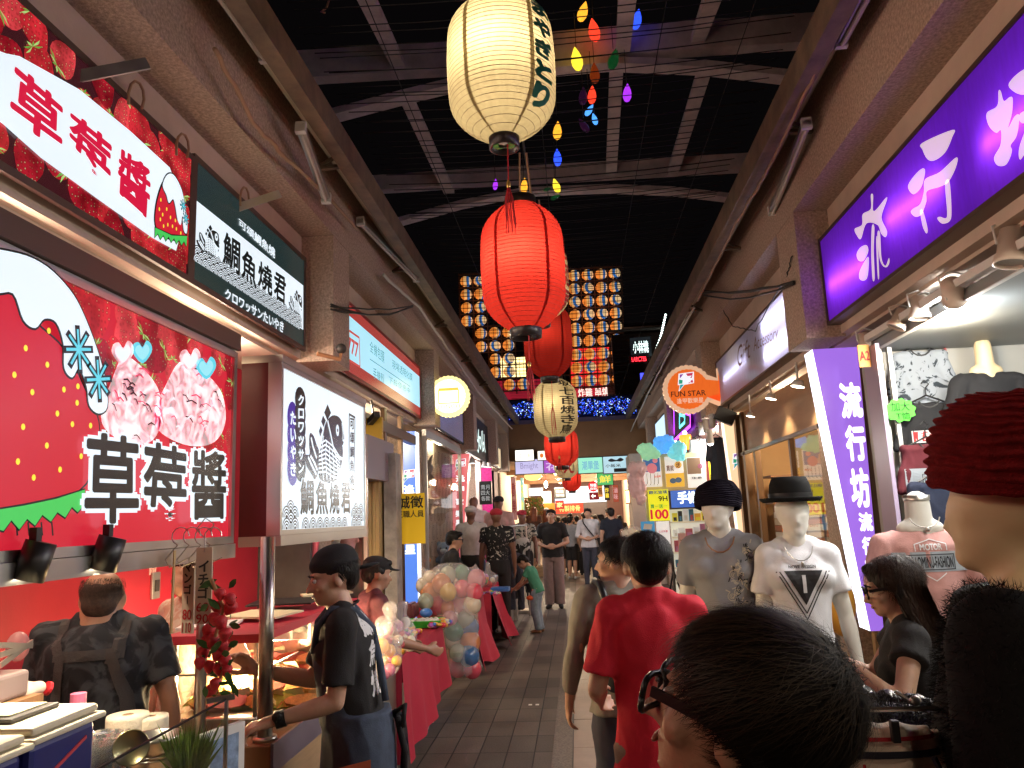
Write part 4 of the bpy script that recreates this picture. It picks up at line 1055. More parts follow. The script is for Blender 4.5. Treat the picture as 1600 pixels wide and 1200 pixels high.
lamp('lamp', (-1.22, 2.0, 1.95), 0.01, parent=t)
# ================================================================ fish light box on its post
XF_ = -1.25
PF = Plane((XF_, 0, 0), (0, 1, 0), (0, 0, 1))
cr = crop(430, 590, 4.8)
a = PF.hit(437, 832); b = PF.hit(567, 640); u0, wb = a[0], a[1]+.01; u1, wt = b[0], b[1]+.01
t = thing('light_box', 'backlit box sign with one big fish emblem and maroon near side on the stall post', 'light box', (XF_, u0, wb))
mb = MB(); PF.slab(mb, u0-.02, wb-.045, u1+.02, wt+.045, -.17, -.004); mb.build('cabinet', MAROON, t)
mb = MB(); PF.frame(mb, u0, wb, u1, wt, .022, -.05, .010); PF.slab(mb, u0-.022, wb-.065, u1+.022, wb-.023, -.17, .014); PF.slab(mb, u0-.022, wt+.023, u1+.022, wt+.055, -.17, .014); mb.build('frame', CHROME, t)
mb = MB(); PF.rect(mb, u0, wb, u1, wt, 2); mb.build('panel', PWHITE, t)
g = lambda x, y: PF.hit(*cr(x, y))
mb = MB(); fish_logo(PF, mb, g, 4, lw=.013)
wv = wb+.0
waves(PF, mb, u0+.01, wb+.002, u0+.21, wb+.10, .05, 4); waves(PF, mb, u1-.27, wb+.002, u1-.01, wb+.09, .05, 4); waves(PF, mb, u0+.2, wb+.002, u1-.25, wb+.022, .05, 4)
mb.build('emblem', [PGREY, PWHITE], t)
mb = MB()
for i, ch in enumerate('クロワッサン'):
 y0 = 125+i*102; PF.disc(mb, g(178, y0+45), .07, 6+i*.05, 0, 16, ry=.062)
for i, ch in enumerate('たいやき'):
 y0 = 245+i*128; PF.disc(mb, g(119, y0+58), .064, 6+i*.05, 1, 16, ry=.074)
mb.build('lettering_outline', [PBLACK, PINDIGO], t)
mb = MB()
for i, ch in enumerate('クロワッサン'):
 y0 = 125+i*102; qtext(PF, mb, ch, [cr(*p) for p in ((158, y0+84), (200, y0+84), (200, y0+6), (158, y0+4))], 8, .035)
for i, ch in enumerate('たいやき'):
 y0 = 245+i*128; qtext(PF, mb, ch, [cr(*p) for p in ((98, y0+110), (140, y0+112), (140, y0+8), (98, y0+6))], 8, .035)
mb.build('lettering', PWHITE, t)
mb = MB()
for ch, (x0, x1, y0, y1) in zip('鯛魚燒君', ((168, 272, 755, 1030), (285, 380, 770, 1030), (390, 466, 780, 1025), (478, 550, 785, 1020))):
 qtext(PF, mb, ch, [cr(*p) for p in ((x0-5, y1+6), (x1+5, y1+6), (x1+5, y0-4), (x0-5, y0-6))], 8, .09, 1); qtext(PF, mb, ch, [cr(*p) for p in ((x0, y1), (x1, y1), (x1, y0+8), (x0, y0))], 10, .028, 0)
PF.line(mb, [g(548, 275), g(590, 300), g(586, 842), g(545, 825)], .012, 5, 0, closed=True)
for i, ch in enumerate('可頌鯛魚燒'):
 y0 = 300+i*105; qtext(PF, mb, ch, [cr(*p) for p in ((552, y0+88), (582, y0+90), (582, y0+8), (552, y0+2))], 6, .03, 0)
mb.build('lettering', [PGREY, PWHITE], t)
# ================================================================ pillar signs
STARM = [emat('logo_white', (.9, .9, .95), 1.0), emat('logo_purple', (.25, .05, .35), .9), emat('logo_green', (.03, .35, .2), .9), emat('logo_teal', (.03, .35, .4), .9), emat('logo_red', (.6, .05, .12), .9)]
def star_logo(P, mb, cx, cy, s, l=3, white_sq=True, o=0):
 """square badge with a plain five-pointed star, speech-bubble tail"""
 q = lambda pts: [(cx+x*s, cy+y*s) for x, y in pts]
 P.poly(mb, q([(-.5, -.3), (-.38, -.3), (-.5, -.75), (-.1, -.3), (.5, -.22), (.55, .5), (-.4, .42)]), l, o)
 P.poly(mb, q([(-.35, .1), (-.1, .38), (-.33, .36)]), l+1, o+1); P.poly(mb, q([(.05, .4), (.48, .44), (.40, .12), (.2, .1)]), l+1, o+4)
 P.poly(mb, q([(-.43, -.22), (-.22, -.22), (-.18, .0), (-.40, .05)]), l+1, o+2); P.poly(mb, q([(-.36, -.28), (-.12, -.28), (-.42, -.62)]), l+1, o+3)
 P.poly(mb, q([(.12, -.22), (.46, -.18), (.42, .02)]), l+1, o+4)
 st = []
 for i in range(10):
  a = math.pi/2+i*math.pi/5+.15; r_ = .40 if i % 2 == 0 else .17; st.append((r_*math.cos(a)+.05, r_*math.sin(a)+.08))
 P.polyf(mb, q(st), l+2, o)
def pillar_sign(label, Y, x0t, x1t, x0b, x1b, zt, zb, depth, side, face_m, side_m, chars, txm, logo=None, back=0):
 """wedge shaped vertical light box; face towards the viewer, side facing the alley"""
 t = thing('pillar_sign', label, 'sign', ((x0t+x1t)/2, Y, zb))
 P = Plane((0, Y, 0), (1, 0, 0), (0, 0, 1))
 mb = MB(); vs = [(x0b, Y, zb), (x1b, Y, zb), (x1t, Y, zt), (x0t, Y, zt)]; vb = [(x, y+depth, z) for x, y, z in vs]
 k = 0 if side < 0 else 1
 mb.add(vs+vb, [(0, 1, 5, 4), (3, 7, 6, 2), (5, 6, 7, 4), (1, 2, 6, 5) if side < 0 else (0, 4, 7, 3)]); mb.build('cabinet', WHITEP, t)
 mb = MB(); mb.add(vs, [(0, 1, 2, 3)]); mb.build('panel', face_m, t)
 mb = MB()
 if side < 0: mb.add([vs[0], vs[3], vb[3], vb[0]], [(0, 1, 2, 3)])
 else: mb.add([vs[1], vs[2], vb[2], vb[1]], [(3, 2, 1, 0)])
 mb.build('side_panel', side_m, t)
 def xr(z): f = (z-zb)/(zt-zb); return x0b+(x0t-x0b)*f, x1b+(x1t-x1b)*f
 mb = MB()
 for ch, z1, z0, m0, m1 in chars:
  a, b = xr((z0+z1)/2); w = b-a; P.text(mb, ch, a+w*m0, z0, a+w*m1, z1, 3, .045)
 mb.build('lettering', txm, t)
 if logo:
  mb = MB(); a, b = xr(logo[0]); star_logo(P, mb, (a+b)/2, logo[0], logo[1]); mb.build('emblem', STARM, t)
 return t
def PYp(px, py, Y): p = at(px, py, y=Y); return p.x, p.z
# purple
Y = 5.56
a, b, c, d = PYp(1268, 533, Y), PYp(1338, 527, Y), PYp(1359, 978, Y), PYp(1380, 978, Y)
ch = []
for s_, y1, y0, m0, m1 in (('流', 598, 655, .42, .98), ('行', 665, 722, .40, .98), ('坊', 732, 795, .32, .96), ('流', 802, 832, .42, .95), ('行', 840, 869, .40, .95), ('服', 877, 905, .35, .92), ('飾', 913, 945, .3, .92)):
 ch.append((s_, PYp(1310, y1, Y)[1], PYp(1310, y0, Y)[1], m0, m1))
pillar_sign('purple wedge shaped light box with a glowing white side and white characters', Y, a[0], b[0], c[0], d[0], 2.70, .74, .20, -1, emat('lit_purple', (.36, .16, .78), 1.0, .25, 1.0), emat('lit_cool_white', (.85, .86, 1.0), 2.6), ch, emat('lit_white_text', (1, .93, .98), 1.6))
# orange one by the phone shop
Y = 9.1
a, b = PYp(1128, 640, Y), PYp(1163, 640, Y)
pillar_sign('orange cream pillar light box glowing white towards its foot right of the phone shop', Y, a[0], b[0], a[0]+.10, b[0]+.05, 2.70, .6, .16, -1, emat('lit_orange_cream', (.95, .62, .36), 1.25, .3, 1.1), emat('lit_warm_white', (1, .8, .6), 2.0),
   [(s_, PYp(1145, y1, Y)[1], PYp(1145, y0, Y)[1], .4, .95) for s_, y1, y0 in (('逢', 748, 765), ('甲', 772, 788), ('歡', 795, 811), ('樂', 818, 834))], emat('lit_white_text2', (1, .95, .85), 2.0), logo=(PYp(1150, 718, Y)[1], .17))
# blue
Y = 8.7
a, b = PYp(627, 660, Y), PYp(648, 662, Y)
pillar_sign('blue pillar light box half hidden behind a yellow paper notice', Y, a[0], b[0], a[0], b[0], 2.62, .35, .22, 1, emat('lit_blue', (.10, .25, .85), 1.0, .25, 1.0), emat('lit_cool_white2', (.8, .88, 1.0), 1.7),
   [('逢', PYp(640, 757, Y)[1], PYp(640, 772, Y)[1], .1, .9), ('星', PYp(640, 851, Y)[1], PYp(640, 866, Y)[1], .1, .9), ('樂', PYp(640, 833, Y)[1], PYp(640, 848, Y)[1], .1, .9)], emat('lit_white_text3', (.85, .95, 1), 1.3), logo=(PYp(638, 742, Y)[1], .13))
# pink
Y = 12.15
a, b = PYp(706, 701, Y), PYp(733, 700, Y); c, d = PYp(708, 880, Y), PYp(720, 880, Y)
pillar_sign('salmon pink tapering pillar light box with white characters beside the mannequins', Y, a[0], b[0], c[0], d[0], 2.62, .75, .22, 1, emat('lit_salmon', (.80, .16, .17), .95, .2, 1.0), emat('lit_pink_white', (1, .55, .5), 1.3),
   [(s_, PYp(718, y1, Y)[1], PYp(718, y0, Y)[1], .22, .82) for s_, y1, y0 in (('逢', 742, 753), ('甲', 760, 770), ('歡', 779, 789), ('樂', 797, 808), ('星', 812, 822))], emat('lit_white_text4', (1, .95, .95), 1.3), logo=(PYp(717, 725, Y)[1], .17))
# ================================================================ scalloped round signs
def scallop(P, cx, cy, r, n, amp, neck, side):
 pts = []
 for i in range(n*6):
  a = 2*math.pi*i/(n*6); q = a if side > 0 else a
  if side > 0 and (a < neck or a > 2*math.pi-neck): continue
  if side < 0 and abs(a-math.pi) < neck: continue
  rr_ = r*(1+amp*abs(math.sin(a*n/2))); pts.append((a, (cx+rr_*math.cos(a), cy+rr_*math.sin(a))))
 return pts
def round_sign(label, Y, px, py, rpx, side, wall_x, rim_m, in_m, group=None):
 P = Plane((0, Y, 0), (1, 0, 0), (0, 0, 1)); cx, cy = P.hit(px, py); r = rpx/F*Y
 t = thing('round_sign', label, 'sign', (cx, Y, cy), group)
 nk = .55
 def shape(k):
  pts = [p for a, p in scallop(P, cx, cy, r*k, 30, .045 if k > .9 else .03, nk if k > .9 else .45, side)]
  if side > 0: ext = [(cx+r*1.35*1, cy-r*(.34 if k > .9 else .26)), (wall_x, cy-r*(.75 if k > .9 else .6)), (wall_x, cy+r*(.85 if k > .9 else .7)), (cx+r*1.35, cy+r*(.36 if k > .9 else .28))]
  else:
   h = [p for a, p in scallop(P, cx, cy, r*k, 30, .045 if k > .9 else .03, nk if k > .9 else .45, side)]
   i = next(i for i, (a, p) in enumerate(scallop(P, cx, cy, r*k, 30, .045, nk if k > .9 else .45, side)) if a > math.pi)
   pts = h[i:]+h[:i]
   ext = [(cx-r*1.3, cy+r*(.34 if k > .9 else .26)), (wall_x, cy+r*(.75 if k > .9 else .6)), (wall_x, cy-r*(.75 if k > .9 else .6)), (cx-r*1.3, cy-r*(.34 if k > .9 else .26))]
  return pts+ext
 o = shape(1.0)
 mb = MB(); P.polyf(mb, o, 0); k = len(o)
 a = len(mb.v)
 for u, w in o: mb.v.append(P.p(u, w, 0)); mb.v.append(P.p(u, w)+V((0, .09, 0)))
 for i in range(k): j = (i+1) % k; mb.f.append((a+2*i, a+2*j, a+2*j+1, a+2*i+1)); mb.mi.append(0)
 P2 = Plane((0, Y+.09, 0), (1, 0, 0), (0, 0, 1)); P2.polyf(mb, o, 0)
 mb.build('rim', rim_m, t)
 mb = MB(); P.polyf(mb, shape(.83), 2); mb.build('panel', in_m, t)
 return t, P, cx, cy, r
t, P, cx, cy, r = round_sign('orange scalloped round sign with a star emblem hanging from the right shopfronts', 9.05, 1075, 608, 37, 1, 1.74, emat('lit_peach', (.85, .50, .30), .8), paper('orange_acrylic', (.80, .20, .035), .35, .9))
mb = MB(); star_logo(P, mb, cx-.02, cy+.11, .19, 3); mb.build('emblem', STARM, t)
mb = MB(); P.text(mb, 'FUN STAR', cx-r*.72, cy-.085, cx+r*.72, cy-.02, 3, .01); mb.build('lettering', mat('dark_brown_ink', (.09, .02, .015), .5), t)
mb = MB(); P.text(mb, '逢甲歡樂星', cx-r*.5, cy-.17, cx+r*.6, cy-.105, 3, .01); mb.build('lettering', emat('pale_peach_letter', (1, .62, .42), .8), t)
lamp('lamp', (cx+.09, 9.10, cy+.02), 3, (1, .6, .2), .03, parent=t)
t, P, cx, cy, r = round_sign('glowing yellow white scalloped round sign at the end of the pale blue sign', 8.85, 701, 619, 32, -1, -1.76, emat('lit_lemon', (1, .86, .32), 1.6), emat('lit_bright_yellow', (1, .93, .5), 3.0, .25, 5))
mb = MB(); P.line(mb, [(cx-r*.5, cy+r*.3), (cx+r*.5, cy+r*.3), (cx+r*.5, cy-r*.35), (cx-r*.5, cy-r*.35)], .012, 3, closed=True); P.rect(mb, cx-r*.5, cy+r*.3, cx+r*.5, cy+r*.42, 3); P.text(mb, 'LUNCH', cx-r*.55, cy-r*.62, cx+r*.55, cy-r*.42, 3, .0)
mb.build('lettering', emat('lit_amber', (.75, .50, .08), 1.4), t)
# ================================================================ right row upper signs
PR = Plane((1.75, 0, 0), (0, -1, 0), (0, 0, 1))
# purple sign: translucent acrylic with tubes behind, so its bright patches are real light
t = thing('shop_sign', 'large deep purple shop sign with rounded white brush characters', 'sign', (1.75, 3.4, 2.8))
zb_, zt_ = 2.80, 3.36; ua, ub = -5.14, -.8
mb = MB(); PR.frame(mb, ua, zb_, ub, zt_, .022, -.10, .008); mb.build('frame', mat('brown_frame', (.10, .06, .045), .4, metal=.4), t)
mb = MB(); PR.slab(mb, ua, zb_-.0, ub, zt_, -.075, -.065); mb.build('back_panel', WHITEP, t)
mb = MB(); PR.rect(mb, ua, zb_, ub, zt_, 0); mb.build('panel', paper('purple_acrylic', (.26, .035, .80), .22, .95), t)
for i in range(5):
 y = 4.75-i*.98
 for j, z in enumerate((zb_+.17+.06*(i % 2),)):
  mb = MB(); mb.tube([(1.79, y-.32, z), (1.79, y+.32, z+.06)], .012, 8); mb.build('tube', emat('tube_glow', (.85, .85, 1.0), 14), t)
mb = MB()
cr = crop(1240, 100, 2.608)
def brush(P, mb, pts, l=4, mi=0): P.polyf(mb, spl(hp(P, pts, cr), 5), l, mi)
for pts in ([(318, 535), (328, 535), (330, 600), (380, 545), (382, 560), (362, 625), (384, 680), (378, 705), (360, 690), (345, 655), (300, 650), (278, 712), (262, 700), (252, 672), (282, 655), (285, 612), (318, 590)],
   [(300, 738), (308, 762), (290, 800), (268, 800), (260, 775), (275, 748)], [(308, 785), (306, 860), (292, 882), (272, 875), (274, 840)],
   [(322, 665), (333, 665), (330, 760), (334, 870), (325, 876), (320, 780)], [(340, 720), (346, 715), (352, 860), (346, 862)], [(345, 690), (356, 690), (362, 790), (378, 822), (392, 790), (394, 810), (382, 828), (364, 818), (352, 780)],
   [(528, 322), (652, 268), (650, 300), (622, 360), (580, 392), (550, 388), (530, 350)], [(530, 425), (540, 440), (525, 500), (495, 530), (475, 515), (472, 490), (500, 450)],
   [(540, 470), (600, 440), (668, 380), (666, 420), (635, 480), (600, 500), (548, 518), (545, 560), (525, 612), (500, 622), (482, 605), (490, 590), (520, 570), (535, 520)], [(520, 600), (532, 600), (550, 670), (545, 690), (530, 660)],
   [(622, 490), (640, 480), (648, 600), (640, 640), (610, 650), (590, 630), (600, 622), (625, 628), (630, 600)],
   [(840, 110), (850, 112), (862, 150), (885, 135), (898, 140), (895, 200), (880, 260), (905, 215), (925, 210), (915, 290), (890, 330), (895, 350), (888, 380), (868, 412), (835, 412), (822, 380), (848, 330), (850, 270), (830, 280), (800, 250), (792, 200), (835, 170)],
   [(882, 80), (930, 30), (990, 10), (1010, 60), (990, 110), (940, 125), (900, 110)], [(925, 340), (960, 250), (990, 230), (1010, 330), (1000, 450), (985, 455), (975, 330), (930, 390)],
   [(930, 200), (1010, 170), (1060, 130), (1060, 180), (1000, 225), (935, 240)]):
 brush(PR, mb, pts)
mb.build('lettering', paper('white_acrylic', (1, .80, .66), .62, .95), t)
# lilac white sign with thin script
t = thing('shop_sign', 'lilac white backlit sign with thin brown script left of the concrete pillar', 'sign', (1.75, 7.4, 2.8))
ua, ub = -9.15, -5.78
mb = MB(); PR.frame(mb, ua, 2.80, ub, 3.30, .02, -.08, .006); mb.build('frame', mat('brown_frame', (.10, .06, .045), .4, metal=.4), t)
mb = MB(); PR.slab(mb, ua, 2.8, ub, 3.3, -.07, -.06); mb.build('back_panel', BEIGE, t)
mb = MB(); PR.rect(mb, ua, 2.8, ub, 3.3, 0)
m_ = paper('lilac_acrylic', (.72, .70, .92), .05, .8)
nt = m_.node_tree; g_ = nt.nodes.new('ShaderNodeBsdfGlossy'); g_.inputs['Roughness'].default_value = .12; mx_ = nt.nodes.new('ShaderNodeMixShader'); mx_.inputs[0].default_value = .16
o_ = nt.nodes['Material Output']; src = o_.inputs[0].links[0].from_socket; nt.links.new(src, mx_.inputs[1]); nt.links.new(g_.outputs[0], mx_.inputs[2]); nt.links.new(mx_.outputs[0], o_.inputs[0])
mb.build('panel', m_, t)
mb = MB(); mb.tube([(1.785, 5.9, 3.18), (1.785, 6.9, 3.18)], .012, 8); mb.tube([(1.785, 5.9, 2.93), (1.785, 6.9, 2.93)], .012, 8); mb.tube([(1.785, 7.6, 3.05), (1.785, 8.8, 3.05)], .004, 8); mb.build('tube', emat('tube_glow_b', (.75, .8, 1.0), 26), t)
mb = MB(); cr = crop(960, 360, 3.528)
qtext(PR, mb, 'Gift', [cr(*p) for p in ((680, 760), (750, 700), (750, 590), (680, 640))], 3, .0); qtext(PR, mb, 'Accessory', [cr(*p) for p in ((770, 690), (905, 610), (905, 525), (770, 590))], 3, -.005)
mb.build('lettering', mat('brown_script', (.20, .09, .07), .5), t)
# further right signs: purple fascia with LED window, blue-white panels
PR2 = PR
t = sign_box('shop_sign', 'deep magenta purple fascia panel above the phone accessory shop', 'sign', PR, -12.9, 2.62, -9.7, 3.3, .05, mat('purple_edge', (.12, .02, .12), .5))
mb = MB(); PR.rect(mb, -12.9, 2.62, -9.7, 3.3, 2); mb.build('panel', mat('purple_board', (.16, .015, .16), .45, noise_s=2, noise_a=.2), t)
for a, b, lb in ((-12.95+-3.4, -13.5, 'pale blue white backlit panel past the purple fascia on the right'), (-18.5, -16.9+.0, 'furthest pale blue white backlit panel on the right row')):
 t = sign_box('shop_sign', lb, 'sign', PR, a, 2.55, b, 3.4, .05, DARKM)
 mb = MB(); PR.rect(mb, a, 2.55, b, 3.4, 2); mb.build('panel', emat('lit_sky_white', (.60, .82, 1.0), 1.2, .15, 1.5), t)
 mb = MB(); PR.vtext(mb, '平價飾品', b-.9, b-.5, 3.2, 2.7, 3, .0); mb.build('lettering', emat('lit_grey_blue', (.25, .4, .5), .8), t)
# ================================================================ lantern row
lantern('big cream white lantern with green brush writing, nearest and highest of the row', 783, 183, -20, 236, col='white', D=.52, tp=.6, text=(-.62, .5, .5, -.40, 'うまやぎとり', .065), ink=GINK, energy=11, tassel=.62)
lantern('big red lantern with a bright bulb spot, just below the cream one', 817, 136, 312, 522, col='red', energy=12, tassel=.5)
lantern('cream lantern with red writing mostly hidden behind the big red lantern', 838, 104, 372, 505, col='white', energy=5, text=(-.35, .4, .5, -.5, '居酒屋', .03), ink=RINK)
lantern('dull red lantern overlapping the big red one from behind', 856, 77, 470, 592, col='red', energy=2, tassel=.7)
lantern('cream lantern with black brush writing, middle of the row', 868, 69, 592, 684, col='white', energy=4, text=(-.95, .8, .48, -.47, '坂七百焼き鳥', .02), tassel=.6)
lantern('small bright red lantern right under the black-lettered cream lantern', 877, 53, 668, 728, col='red', energy=5, tassel=.6)
lantern('small cream lantern with red writing near the far signs', 884, 37, 700, 747, col='white', energy=3, text=(-1.3, 1.0, .1, -.38, 'え', .02), ink=RINK)
lantern('narrow red lantern with dark seams low in the row', 893, 29, 728, 767, col='red', energy=5)
lantern('tiny red lantern, second farthest of the row', 897, 15, 758, 778, col='red', energy=4)
lantern('tiny cream lantern, farthest and lowest of the row', 898, 13, 772, 787, col='white', energy=3)
cable('long dark cable carrying the row of paper lanterns', [(-.22, 1.5, 4.28), (-.24, 5, 4.25), (-.26, 9, 4.2), (-.2, 14, 4.0), (-.1, 18.9, 3.9)], .008, sag=.05)
# ---------------------------------------------------------------- leaf shaped string lights
LC = dict(o=('leaf_orange', (1, .42, .03)), r=('leaf_red', (1, .05, .02)), b=('leaf_blue', (.03, .09, 1)), y=('leaf_yellow', (1, .72, .04)), d=('leaf_rust', (.45, .06, .01)), g=('leaf_green', (.01, .12, .03)), p=('leaf_purple', (.35, .03, .75)), c=('leaf_sky', (.08, .35, 1)), k=('leaf_dark', (.05, .01, .05)))
NAM = dict(o='orange', r='red', b='blue', y='yellow', d='rusty orange', g='dark green', p='purple', c='sky blue', k='unlit dark')
LL = [(911, 18, 40, 'o', .3, 'highest, touching the top edge beside the cream lantern'), (928, 47, 46, 'r', -.1, 'large, second from the top of its string'), (995, 30, 40, 'b', .25, 'alone at the far right of the strings'), (901, 92, 46, 'y', -.1, 'left of the long string under the truss'), (929, 114, 40, 'd', 0, 'just above the bright red one'), (925, 148, 34, 'r', .1, 'small, over the pair of blue ones'), (959, 92, 42, 'g', .3, 'against the truss'), (980, 145, 34, 'p', .1, 'hanging by the pale purlin'), (921, 172, 24, 'c', .6, 'upper of the touching pair'), (929, 186, 22, 'c', -.2, 'lower of the touching pair'), (912, 196, 30, 'k', -.5, 'below the blue pair'), (911, 150, 34, 'k', .1, 'left of the small red one'), (871, 204, 34, 'o', .1, 'by the edge of the cream lantern'), (871, 246, 32, 'b', 0, 'under the orange one beside the cream lantern'), (869, 290, 28, 'y', -.25, 'above the red lantern on the right'), (819, 290, 28, 'o', .1, 'between the two big lanterns'), (774, 288, 20, 'p', .1, 'left under the cream lantern'), (855, 296, 14, 'g', 1.4, 'tiny, over the red lantern'), (868, 308, 18, 'g', 1.2, 'lying against the red lantern top')]
for (px, py, h, k, tl, lb) in LL:
 Y = 6.6; p = at(px, py, y=Y); s = h/F*Y
 t = thing('string_light', '%s leaf shaped hanging light, %s' % (NAM[k], lb), 'string light', p, 'coloured leaf lights strung under the roof')
 M = Matrix.Translation(p) @ Matrix.Rotation(tl, 4, 'Y') @ Matrix.Scale(.55, 4, (0, 1, 0))
 mb = MB(); mb.lathe([(.001, -.5*s), (.12*s, -.44*s), (.20*s, -.26*s), (.215*s, -.08*s), (.17*s, .15*s), (.09*s, .34*s), (.03*s, .46*s), (.001, .5*s)], 12, M)
 n_, c_l = LC[k]; mb.build('shade', emat(n_, c_l, 1.5 if k not in 'gdk' else .35, .35, 40), t, True)
 mb = MB(); mb.tube([p+V((0, 0, .45*s)), p+V((0, 0, s*.5+.35))], .003, 4); mb.build('cord', CABLE, t)
# ================================================================ cross beam, blue LED cloud, wall of little lanterns
YB = 19.0
CR = lambda px, py, y=YB: at(px, py, y=y)
BRW = mat('brown_plaster', (.30, .17, .085), .8, noise_s=.7, noise_a=.3)
t = thing('cross_beam', 'broad brown beam spanning the alley under the blue lights', 'beam', (0, YB, 3))
mb = MB(); mb.box(-1.9, 1.9, YB, YB+.5, 2.96, 3.86); mb.build('beam', BRW, t)
mb = MB(); mb.box(-1.95, 1.95, YB-.04, YB+.55, 3.863, 3.96); mb.build('cornice', mat('blue_grey_trim', (.12, .10, .22), .5), t)
t = thing('light_cloud', 'mass of tiny blue and white LED lights above the cross beam', 'fairy lights', (0, YB, 4))
mb = MB(); mb.box(-1.9, 1.9, YB+.30, YB+.36, 3.965, 4.52); mb.build('backing', mat('led_backing', (.01, .01, .03), .8), t)
mb = MB(); rd = random.Random(2)
for i in range(900):
 x = rd.uniform(-1.75, 1.75); z = 3.97+.10*math.sin(x*4)**2+rd.random()**.8*.40; r_ = rd.choice((.006, .008, .011)); y = YB+.28-rd.random()*.1
 mb.box(x-r_, x+r_, y-.006, y, z-r_, z+r_, rd.choice((0, 0, 0, 1, 2)))
o = mb.build('bulb', [emat('led_blue', (.03, .12, 1), 2.2), emat('led_white', (.6, .8, 1), 2.0), emat('led_violet', (.15, .1, .9), 1.2)], t); o['kind'] = 'stuff'
YG = 22.0
t = thing('lattice_frame', 'tall dark lattice frame carrying rows of small ball lanterns', 'lattice', (0, YG, 5))
C0 = (728, 440); DX = (21.1, -1.15); DY = (.65, 20.6)
mb = MB()
for i in range(13): mb.bar(at(C0[0]+DX[0]*(i-.5)-DY[0]*.6, C0[1]+DX[1]*(i-.5)-12, y=YG+.12), at(C0[0]+DX[0]*(i-.5)+DY[0]*9, C0[1]+DX[1]*(i-.5)+DY[1]*8.7, y=YG+.12), .035)
for j in range(10): mb.bar(at(C0[0]-DX[0]*.6+DY[0]*(j-.5), C0[1]+DY[1]*(j-.5), y=YG+.15), at(C0[0]+DX[0]*11.6+DY[0]*(j-.5), C0[1]+DX[1]*11.6+DY[1]*(j-.5), y=YG+.15), .035)
for i in range(40): mb.bar(at(C0[0]-12+i*6.5, C0[1]-14-.36*i, y=YG-.3), at(C0[0]-6+i*6.5, C0[1]+DY[1]*8.6-.36*i, y=YG-.3), .012)
for i in range(32): mb.bar(at(C0[0]-12, C0[1]-12+i*6, y=YG-.3), at(C0[0]+DX[0]*11.7, C0[1]-25+i*6, y=YG-.3), .010)
mb.build('lattice', mat('lattice_brown', (.10, .05, .03), .7), t)
def ballmat():
 m, nt, N, L, b = _nt('ball_lantern')
 tc = N.new('ShaderNodeTexCoord'); sx = N.new('ShaderNodeSeparateXYZ'); L.new(tc.outputs['Object'], sx.inputs[0])
 cr = N.new('ShaderNodeValToRGB'); cr.color_ramp.interpolation = 'CONSTANT'; e = cr.color_ramp.elements
 e[0].position = 0; e[0].color = (1, .28, .04, 1); e[1].position = .34; e[1].color = (1, .52, .17, 1)
 for p_, c in ((.60, (.02, .14, .42, 1)), (.82, (.9, .6, .3, 1))): q = e.new(p_); q.color = c
 mr = N.new('ShaderNodeMapRange'); mr.inputs['From Min'].default_value = -.17; mr.inputs['From Max'].default_value = .17
 L.new(sx.outputs['X'], mr.inputs[0]); L.new(mr.outputs[0], cr.inputs[0]); L.new(cr.outputs[0], b.inputs['Emission Color']); L.new(cr.outputs[0], b.inputs['Base Color'])
 b.inputs['Emission Strength'].default_value = .8; b.inputs['Roughness'].default_value = .7
 return m
BM = ballmat()
t0 = None
for j in range(9):
 for i in range(12):
  px, py = C0[0]+DX[0]*i+DY[0]*j, C0[1]+DX[1]*i+DY[1]*j
  if 758 < px < 882 and py < 515: continue
  if 815 < px < 885 and py < 600: continue
  if px < 735+(py-520)*.62 and py > 520: continue
  p = at(px, py, y=YG)
  if t0 is None:
   t0 = thing('ball_lantern', 'small orange, white and blue ball lantern in the lattice wall', 'lantern', p, 'ball lanterns in the lattice wall')
   mb = MB(); mb.lathe([(max(.001, .175*math.sin(math.pi*a/24)-(.004 if a % 2 else 0)), -.165*math.cos(math.pi*a/24)) for a in range(25)], 16, Matrix.Translation(p)); mb.build('paper_shade', BM, t0, True)
   mb = MB(); mb.lathe([(.001, .185), (.045, .185), (.045, .14)], 10, Matrix.Translation(p)); mb.lathe([(.001, -.182), (.045, -.182), (.045, -.14)], 10, Matrix.Translation(p)); mb.build('cap', BLACK, t0)
  else:
   c = copy_tree(t0); c.location = p; c.rotation_euler.z = rd.uniform(-.9, .9)
# neon boards seen through and beside the lattice
def board(name, label, px0, py0, px1, py1, Y, col, s, cat='sign', text=None, tcol=(1, 1, 1), ts=1.5, vary=.2, depth=.1, group=None, cab=None, vert=False, bold=.02, tm=.12, base=None, tl=None, emit=True):
 """flat board facing the viewer, at its real distance"""
 P = Plane((0, Y, 0), (1, 0, 0), (0, 0, 1)); (a, d), (c, b) = P.hit(px0, py0), P.hit(px1, py1); b_, t_ = min(b, d), max(b, d)
 t = thing(name, label, cat, P.p((a+c)/2, b_), group)
 mb = MB(); P.slab(mb, a, b_, c, t_, -depth, -.004); fr = min(.02, (c-a)*.04); P.frame(mb, a, b_, c, t_, fr, -depth, .004); mb.build('casing', cab or DARKM, t)
 mb = MB(); P.rect(mb, a, b_, c, t_, 1)
 mb.build('panel', emat('lit_'+label[:28], col, s, vary, 2) if emit else mat('board_'+label[:28], col, .5, noise_s=4, noise_a=.1), t)
 if text:
  mb = MB(); mw, mh = (c-a)*tm, (t_-b_)*tm
  if vert: P.vtext(mb, text, a+mw, c-mw, t_-mh, b_+mh, 3, bold)
  else:
   ls = text.split('\n'); h = (t_-b_-2*mh)/len(ls)
   for i, l in enumerate(ls): P.text(mb, l, a+mw, t_-mh-h*(i+.92), c-mw, t_-mh-h*(i+.08), 3, bold)
  mb.build('lettering', emat('ink_'+label[:26], tcol, ts) if ts > 0 else mat('ink_'+label[:26], tcol, .6), t)
 return t, P, (a, b_, c, t_)
YN = 27
